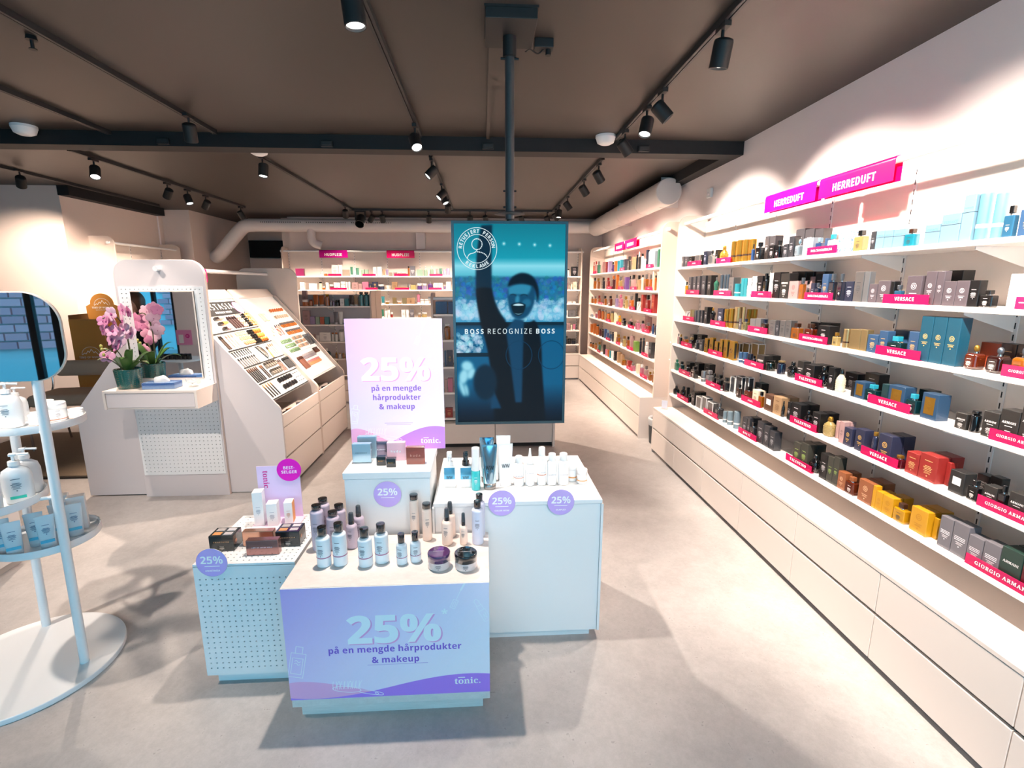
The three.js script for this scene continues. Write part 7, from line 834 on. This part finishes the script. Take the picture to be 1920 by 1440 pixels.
function creamJar(label, x, y, z, r, h) { const u = thing('cream_jar', label, 'jar', [x, y, z], 0.4, 'white cream jars on the stand'); part('jar_body', lathe([[0.001, 0], [r * 0.96, 0], [r, 0.004], [r, h * 0.66], [r * 0.97, h * 0.68]], 40), M.whiteGloss, u); part('lid', lathe([[0.001, h], [r * 0.96, h], [r * 1.01, h - 0.004], [r * 1.01, h * 0.68], [0.001, h * 0.68]], 40), M.whiteGloss, u); part('copper_line', lathe([[r + 0.0003, h * 0.1], [r + 0.0009, h * 0.11], [r + 0.0009, h * 0.13], [r + 0.0003, h * 0.14]], 40), std(C(0.5, 0.2, 0.09), 0.4), u); part('label', printPlane(blurb('#8a8a96', 'lines'), r * 0.6, h * 0.5), M.print, u, [r * 0.5, h * 0.38, r * 0.9]); u.children[3].rotation.y = 0.5; }
creamJar('large white cream jar with copper line in front on the top tier', -2.11, TY[0], -2.495, 0.046, 0.09); creamJar('smaller white cream jar behind the large one on the top tier', -2.04, TY[0], -2.53, 0.03, 0.05); creamJar('white cream jar left behind the pole on the top tier', -2.195, TY[0], -2.548, 0.036, 0.088); creamJar('low white cream jar next to the front pole on the top tier', -2.115, TY[0], -2.4, 0.032, 0.055);
function creamTube(label, x, y, z, turn, band = C(0.12, 0.5, 0.68)) { const u = thing('cream_tube', label, 'tube', [x, y, z], turn, 'cream tubes on the stand'), w = 0.068, h = 0.16; for (const [n, g] of [['tube_body', unit.tube], ['crimp', unit.crimp], ['cap', unit.tubeCap]]) part(n, g, milk, u).scale.set(w, h, w * 0.6); part('colour_band', bx(w * 0.72, 0.014, 0.002, 0, h * 0.25, w * 0.225), std(band, 0.5), u); const l = part('label', printPlane(blurb('#3a5a86', 'lines'), 0.045, 0.05), M.print, u, [0, h * 0.6, w * 0.155]); l.rotation.x = -0.16; }
creamTube('white tube with blue band at the right of the lowest tier', -1.985, TY[2], -2.345, 0.6); creamTube('white tube with blue band just left of the front pole', -2.015, TY[2], -2.225, 0.65); creamTube('white tube with blue band at the front left of lowest tier', -2.11, TY[2], -2.165, 0.6); creamTube('white tube with blue band at the far left of lowest tier', -2.185, TY[2], -2.195, 0.55); creamTube('white tube standing behind the front left one', -2.09, TY[2], -2.255, 0.6); creamTube('white tube behind the front pole on lowest tier', -2.06, TY[2], -2.35, 0.6);
[[-2.03, -2.425, 'right'], [-2.12, -2.44, 'left']].forEach(([x, z, w]) => { const u = thing('skincare_carton', `white carton at the rear of the lowest tier, ${w} one`, 'carton', [x, TY[2], z], 0.55, 'cartons on the lowest tier'); part('carton', rbx(0.07, 0.175, 0.045, 0.002, 0, 0.0825, 0, 1), M.white, u); part('print', printPlane(blurb('#7aa6b8', 'lines'), 0.04, 0.05), M.print, u, [0, 0.08, 0.0232]); });
// low white cabinet at the left edge
{ const u = thing('drawer_cabinet', 'white display cube behind the tiered stand at the left edge', 'cabinet', [-3.32, 0, -2.95]); part('body', rbx(0.55, 0.5, 0.5, 0.003, 0, 0.3, 0, 1), M.laminate, u); part('plinth', bx(0.5, 0.05, 0.45, 0, 0.025, 0), M.gap, u); }
{ const u = thing('shopping_bag', 'white paper bag with green round emblem behind the stand', 'bag', [-3.25, 0.5505, -2.9], 0.3); part('bag_body', rbx(0.22, 0.27, 0.1, 0.004, 0, 0.135, 0, 1), M.white, u); part('emblem', new THREE.TorusGeometry(0.04, 0.006, 8, 32), std(C(0.01, 0.12, 0.06), 0.6), u, [0, 0.16, 0.052]); part('handle', tube([[-0.05, 0.27, 0.04], [-0.03, 0.34, 0.04], [0.03, 0.34, 0.04], [0.05, 0.27, 0.04]], 0.003, 16, 6), M.white, u); }

// ---------- left background ----------
const beige = std(C(0.42, 0.31, 0.23), 0.95, { bumpMap: grainTex, bumpScale: 0.001 });
{ const u = thing('armchair', 'beige padded chair with steel frame by the left wall', 'chair', [-4.55, 0.026, -5.75], 0.12);
  part('backrest', rbx(0.66, 0.18, 0.1, 0.05, 0, 0.84, -0.2, 4), beige, u); part('seat', rbx(0.66, 0.13, 0.5, 0.05, 0, 0.56, 0.08, 4), beige, u);
  for (const s of [-1, 1]) { part('arm_frame', tube([[s * 0.35, 0.92, -0.24], [s * 0.355, 0.88, -0.19], [s * 0.35, 0.6, -0.12], [s * 0.35, 0.5, 0.25], [s * 0.35, 0.012, 0.3]], 0.011, 24, 8), M.steel, u); part('leg', rod([s * 0.33, 0.55, -0.16], [s * 0.33, 0, -0.26], 0.011), M.steel, u); } }
{ const u = thing('rug', 'brown woven rug in front of the beige chair', 'rug', [-4.6, 0, -5.45]); const rugTex = dataTex(256, (i) => { const v = N128[(i * 13) % 1048576] * 40 + ((i >> 8) % 4 < 2 ? 10 : 0); return [96 + v, 78 + v, 62 + v * 0.9]; }); rugTex.repeat.set(4, 4); part('pile', rbx(1.9, 0.022, 1.5, 0.008, 0, 0.011, 0, 1), std(0xffffff, 0.95, { map: rugTex }), u); part('border', [bx(1.93, 0.012, 0.03, 0, 0.006, 0.76), bx(1.93, 0.012, 0.03, 0, 0.006, -0.76), bx(0.03, 0.012, 1.5, 0.965, 0.006, 0), bx(0.03, 0.012, 1.5, -0.965, 0.006, 0)], std(C(0.03, 0.02, 0.015), 0.9), u); }
const tindPrint = drawn('tind', 300, 220, (c) => { c.strokeStyle = '#efe6dc'; c.fillStyle = '#efe6dc'; c.lineWidth = 5; c.beginPath(); c.arc(150, 120, 104, Math.PI, 0); c.stroke(); c.lineWidth = 7; c.beginPath(); c.moveTo(48, 122); [[78, 96], [92, 110], [118, 70], [132, 92], [156, 48], [184, 96], [200, 78], [232, 122]].forEach((p) => c.lineTo(...p)); c.stroke(); c.textAlign = 'center'; c.font = 'bold 38px sans-serif'; c.fillText('TIND OF NORWAY', 150, 170, 280); c.font = '20px sans-serif'; c.fillText('WOODEN JEWELLERY', 150, 200, 200); });
{ const brown = std(C(0.5, 0.21, 0.035), 0.55), u = thing('cardboard_display', 'ochre cardboard display stand with arched mountain header', 'display', [-4.8, 0, -6.5], 0.16);
  part('front_panel', slab(roundShape(-0.19, 0, 0.17, 1.4), 0.006, 0.001), brown, u, [0, 0, 0.2]); part('side_panel', [span(-0.19, -0.184, 0, 1.45, -0.2, 0.2), span(0.164, 0.17, 0, 1.25, -0.2, 0.2)], std(C(0.12, 0.06, 0.02), 0.6), u); part('tray', span(-0.184, 0.164, 1.2, 1.21, -0.2, 0.2), M.black, u);
  const hs = new THREE.Shape(); hs.moveTo(-0.19, 1.2); hs.lineTo(0.17, 1.2); hs.lineTo(0.17, 1.5); hs.lineTo(0.12, 1.52); hs.absarc(-0.01, 1.53, 0.13, 0, Math.PI, false); hs.lineTo(-0.19, 1.5); hs.closePath(); part('header', new THREE.ExtrudeGeometry(hs, { depth: 0.006, bevelEnabled: false }), brown, u, [0, 0.04, -0.19]);
  part('print', printPlane(tindPrint, 0.28, 0.2), M.print, u, [-0.01, 0.98, 0.2068]); part('print', printPlane(tindPrint, 0.25, 0.18), M.print, u, [-0.01, 1.56, -0.1832]); 
  const items = []; for (let i = 0; i < 9; i++) goodsThing('b', 0.03, 0.09, 0.03, 'black', '.', [-4.92 + (i % 5) * 0.06, 1.211, -6.47 - Math.floor(i / 5) * 0.1], 0.16, `small black jewellery box ${ORD(i % 5 + 1)} in the ${i < 5 ? 'front' : 'rear'} line of the cardboard display`, 'boxes in the cardboard display', 'jewellery box'); }
shelfUnit('shelving_unit', 'brownish wall shelving with rounded end panels on the left wall', { pos: [-5.38, 0, -7.42], turn: Math.PI / 2, len: 1.5, bays: 2, ys: [1.957, 1.43, 0.9], depth: 0.3, bottom: 0.0, top: 2.47, rail: 2.38 });
{ const u = thing('wall_conduit', 'thin pale conduit running down the left wall', 'conduit', [-5.39, 0, -8.96]); part('pipe', cyl(0.012, 0.012, 2.9, 0, 1.5, 0), M.wallWhite, u); part('clip', [bx(0.03, 0.02, 0.03, 0, 2.1, 0), bx(0.03, 0.02, 0.03, 0, 1.0, 0)], M.wallWhite, u); }
// things only the mirrors show: round table with jars and a pink sign at the pier
{ const u = thing('round_table', 'round white table by the window pier', 'table', [-5.75, 0, 1.3]); part('table_top', cyl(0.4, 0.4, 0.03, 0, 0.42, 0, 40), M.white, u); part('foot', lathe([[0.25, 0], [0.25, 0.02], [0.04, 0.04], [0.04, 0.41]], 24), M.white, u); for (let i = 0; i < 7; i++) goodsThing('j', 0.07, 0.11, 0.07, 'charcoal', '.', [-5.98 + i * 0.078, 0.4355, 1.2], 0, `dark jar ${ORD(i + 1)} from left on the round window table`, 'jars on the round window table', 'cream jar'); }
{ const u = thing('pink_sign', 'pink product sign on the window pier', 'sign', [-6.02, 0.62, 1.985]); part('card', bx(0.3, 0.3, 0.006, 0, 0.15, 0), std(C(0.8, 0.3, 0.55), 0.5), u); part('emblem', new THREE.TorusGeometry(0.03, 0.012, 8, 24), std(C(0.6, 0.02, 0.25), 0.5), u, [0.07, 0.18, -0.004]); part('print', rbx(0.09, 0.17, 0.003, 0.001, -0.06, 0.12, -0.004), M.white, u); }



// ---------- shop assistant, seen only in the island mirror ----------
function sculpt(bones, lo, hi, res, blend) {      // smooth union of tapered capsules, meshed on a grid
  const mc = new MarchingCubes(res, M.white, false, false, 60000), n = res; mc.isolation = 0;
  const sx = (hi[0] - lo[0]) / 2, sy = (hi[1] - lo[1]) / 2, sz = (hi[2] - lo[2]) / 2, cx = (hi[0] + lo[0]) / 2, cy = (hi[1] + lo[1]) / 2, cz = (hi[2] + lo[2]) / 2;
  for (let k = 0; k < n; k++) for (let j = 0; j < n; j++) for (let i = 0; i < n; i++) {
    const x = cx + (i - n / 2) / (n / 2) * sx, y = cy + (j - n / 2) / (n / 2) * sy, z = cz + (k - n / 2) / (n / 2) * sz; let d = 9;
    for (const [a, b, ra, rb, fx = 1, fz = 1] of bones) {
      const bxx = b[0] - a[0], by = b[1] - a[1], bz = b[2] - a[2], L = bxx * bxx + by * by + bz * bz || 1e-9, t = Math.max(0, Math.min(1, ((x - a[0]) * bxx + (y - a[1]) * by + (z - a[2]) * bz) / L));
      const e = Math.hypot((x - a[0] - bxx * t) / fx, y - a[1] - by * t, (z - a[2] - bz * t) / fz) - (ra + (rb - ra) * t), h = Math.max(0, blend - Math.abs(d - e)) / blend; d = Math.min(d, e) - h * h * blend * 0.25;
    }
    mc.field[i + j * n + k * n * n] = -d;
  }
  mc.update(); const g = new THREE.BufferGeometry(), c = mc.count; g.setAttribute('position', new THREE.BufferAttribute(mc.positionArray.slice(0, c * 3), 3));
  g.scale(sx, sy, sz).translate(cx, cy, cz); const m = mergeVertices(g, 1e-5); m.computeVertexNormals(); return m;
}
{
  const o = thing('person', 'person in black clothes with red lanyard facing the island mirror', 'person', [-4.36, 0, -1.85], Math.PI + 0.35);
  const skin = std(C(0.55, 0.33, 0.24), 0.6), dark = std(C(0.012, 0.012, 0.014), 0.8), hairMat = std(C(0.09, 0.045, 0.025), 0.6);
  const arm = (s) => [[[s * 0.175, 1.38, 0], [s * 0.215, 1.1, -0.02], 0.047, 0.038], [[s * 0.215, 1.1, -0.02], [s * 0.2, 0.86, 0.06], 0.037, 0.026]], leg = (s) => [[[s * 0.085, 0.9, 0], [s * 0.095, 0.48, 0.01], 0.082, 0.055], [[s * 0.095, 0.48, 0.01], [s * 0.1, 0.08, -0.02], 0.052, 0.036]];
  const trunk = [[[0, 0.95, 0], [0, 1.12, 0], 0.115, 0.1, 1.25, 0.85], [[0, 1.12, 0], [0, 1.33, 0], 0.1, 0.12, 1.3, 0.85], [[-0.14, 1.39, 0], [0.14, 1.39, 0], 0.06, 0.06], [[0, 1.4, -0.01], [0, 1.5, 0.005], 0.055, 0.05]];
  const body = sculpt([...trunk, ...arm(1), ...arm(-1), ...leg(1), ...leg(-1), [[0.1, 0.05, -0.03], [0.11, 0.035, 0.13], 0.04, 0.03], [[-0.1, 0.05, -0.03], [-0.11, 0.035, 0.13], 0.04, 0.03]], [-0.34, -0.02, -0.25], [0.34, 1.56, 0.25], 84, 0.04);
  const head = sculpt([[[0, 1.6, -0.01], [0, 1.6, 0.0], 0.092, 0.092, 0.84, 1.02], [[0, 1.54, 0.02], [0, 1.5, 0.045], 0.06, 0.038], [[0, 1.47, 0], [0, 1.54, 0], 0.05, 0.05], [[0, 1.6, 0.088], [0, 1.565, 0.108], 0.009, 0.015], [[-0.02, 1.528, 0.082], [0.02, 1.528, 0.082], 0.011, 0.011], [[-0.045, 1.605, 0.07], [-0.02, 1.608, 0.082], 0.014, 0.012], [[0.045, 1.605, 0.07], [0.02, 1.608, 0.082], 0.014, 0.012], [[-0.08, 1.575, -0.005], [-0.082, 1.61, -0.01], 0.012, 0.016, 0.5], [[0.08, 1.575, -0.005], [0.082, 1.61, -0.01], 0.012, 0.016, 0.5]], [-0.13, 1.44, -0.14], [0.13, 1.72, 0.14], 60, 0.02);
  const hand = (s) => { const p = [s * 0.2, 0.84, 0.07], f = [[[s * 0.2, 0.87, 0.058], [s * 0.2, 0.79, 0.075], 0.022, 0.03, 0.6, 1]]; [[0.028, 0.075], [0.01, 0.085], [-0.009, 0.08], [-0.027, 0.062]].forEach(([dz, l]) => f.push([[p[0], 0.785, p[2] + dz], [p[0] - s * 0.006, 0.785 - l * 0.5, p[2] + dz + 0.006], 0.0095, 0.009], [[p[0] - s * 0.006, 0.785 - l * 0.5, p[2] + dz + 0.006], [p[0] - s * 0.026, 0.785 - l, p[2] + dz + 0.01], 0.009, 0.0075])); f.push([[p[0] - s * 0.008, 0.83, p[2] + 0.022], [p[0] - s * 0.022, 0.79, p[2] + 0.055], 0.012, 0.0095], [[p[0] - s * 0.022, 0.79, p[2] + 0.055], [p[0] - s * 0.028, 0.762, p[2] + 0.062], 0.0095, 0.008]); return sculpt(f, [p[0] - 0.09, 0.68, p[2] - 0.09], [p[0] + 0.09, 0.9, p[2] + 0.09], 52, 0.008); };
  part('body', mergeGeometries([body, head, hand(1), hand(-1)]), skin, o);
  const puff = (list, k) => list.map(([a, b, ra, rb, fx, fz]) => [a, b, ra + k, rb + k, fx, fz]);
  part('sweater', sculpt(puff([trunk[0], trunk[1], trunk[2], ...arm(1), ...arm(-1)].map((v, i) => i === 4 || i === 6 ? [v[0], [v[1][0], 0.885, 0.05], v[2], v[3]] : v), 0.014), [-0.34, 0.84, -0.25], [0.34, 1.5, 0.25], 64, 0.04), dark, o);
  part('trousers', sculpt(puff([[[0, 0.93, 0], [0, 0.98, 0], 0.112, 0.112, 1.25, 0.85], ...leg(1), ...leg(-1)], 0.014), [-0.3, 0.02, -0.22], [0.3, 1.1, 0.22], 72, 0.04), dark, o);
  part('shoes', [1, -1].map((s) => sculpt([[[s * 0.1, 0.05, -0.05], [s * 0.11, 0.04, 0.15], 0.052, 0.042]], [s * 0.105 - 0.09, -0.03, -0.14], [s * 0.105 + 0.09, 0.13, 0.24], 30, 0.02)), M.black, o);
  part('hair', sculpt([[[0, 1.635, -0.03], [0, 1.62, -0.02], 0.1, 0.1, 0.92, 1.02], [[-0.075, 1.64, -0.02], [-0.085, 1.42, -0.02], 0.03, 0.02], [[0.075, 1.64, -0.02], [0.085, 1.42, -0.02], 0.03, 0.02], [[0, 1.6, -0.07], [0, 1.4, -0.09], 0.075, 0.06]], [-0.16, 1.3, -0.2], [0.16, 1.78, 0.12], 52, 0.03), hairMat, o);
  for (const s of [-1, 1]) { const e = part('eye', new THREE.SphereGeometry(0.011, 14, 10), M.white, o, [s * 0.031, 1.592, 0.077]); part('iris', new THREE.SphereGeometry(0.006, 10, 8), M.black, e, [0, 0, 0.0065]); }
  part('mouth', new THREE.TorusGeometry(0.017, 0.004, 6, 16, Math.PI).rotateZ(Math.PI).translate(0, 1.536, 0.091), std(C(0.4, 0.12, 0.1), 0.5), o);
  part('lanyard', tube([[-0.06, 1.46, -0.01], [-0.06, 1.4, 0.1], [0, 1.16, 0.125], [0.06, 1.4, 0.1], [0.06, 1.46, -0.01]], 0.006, 28, 6), std(C(0.6, 0.02, 0.04), 0.6), o);
}

renderer.render(scene, camera);
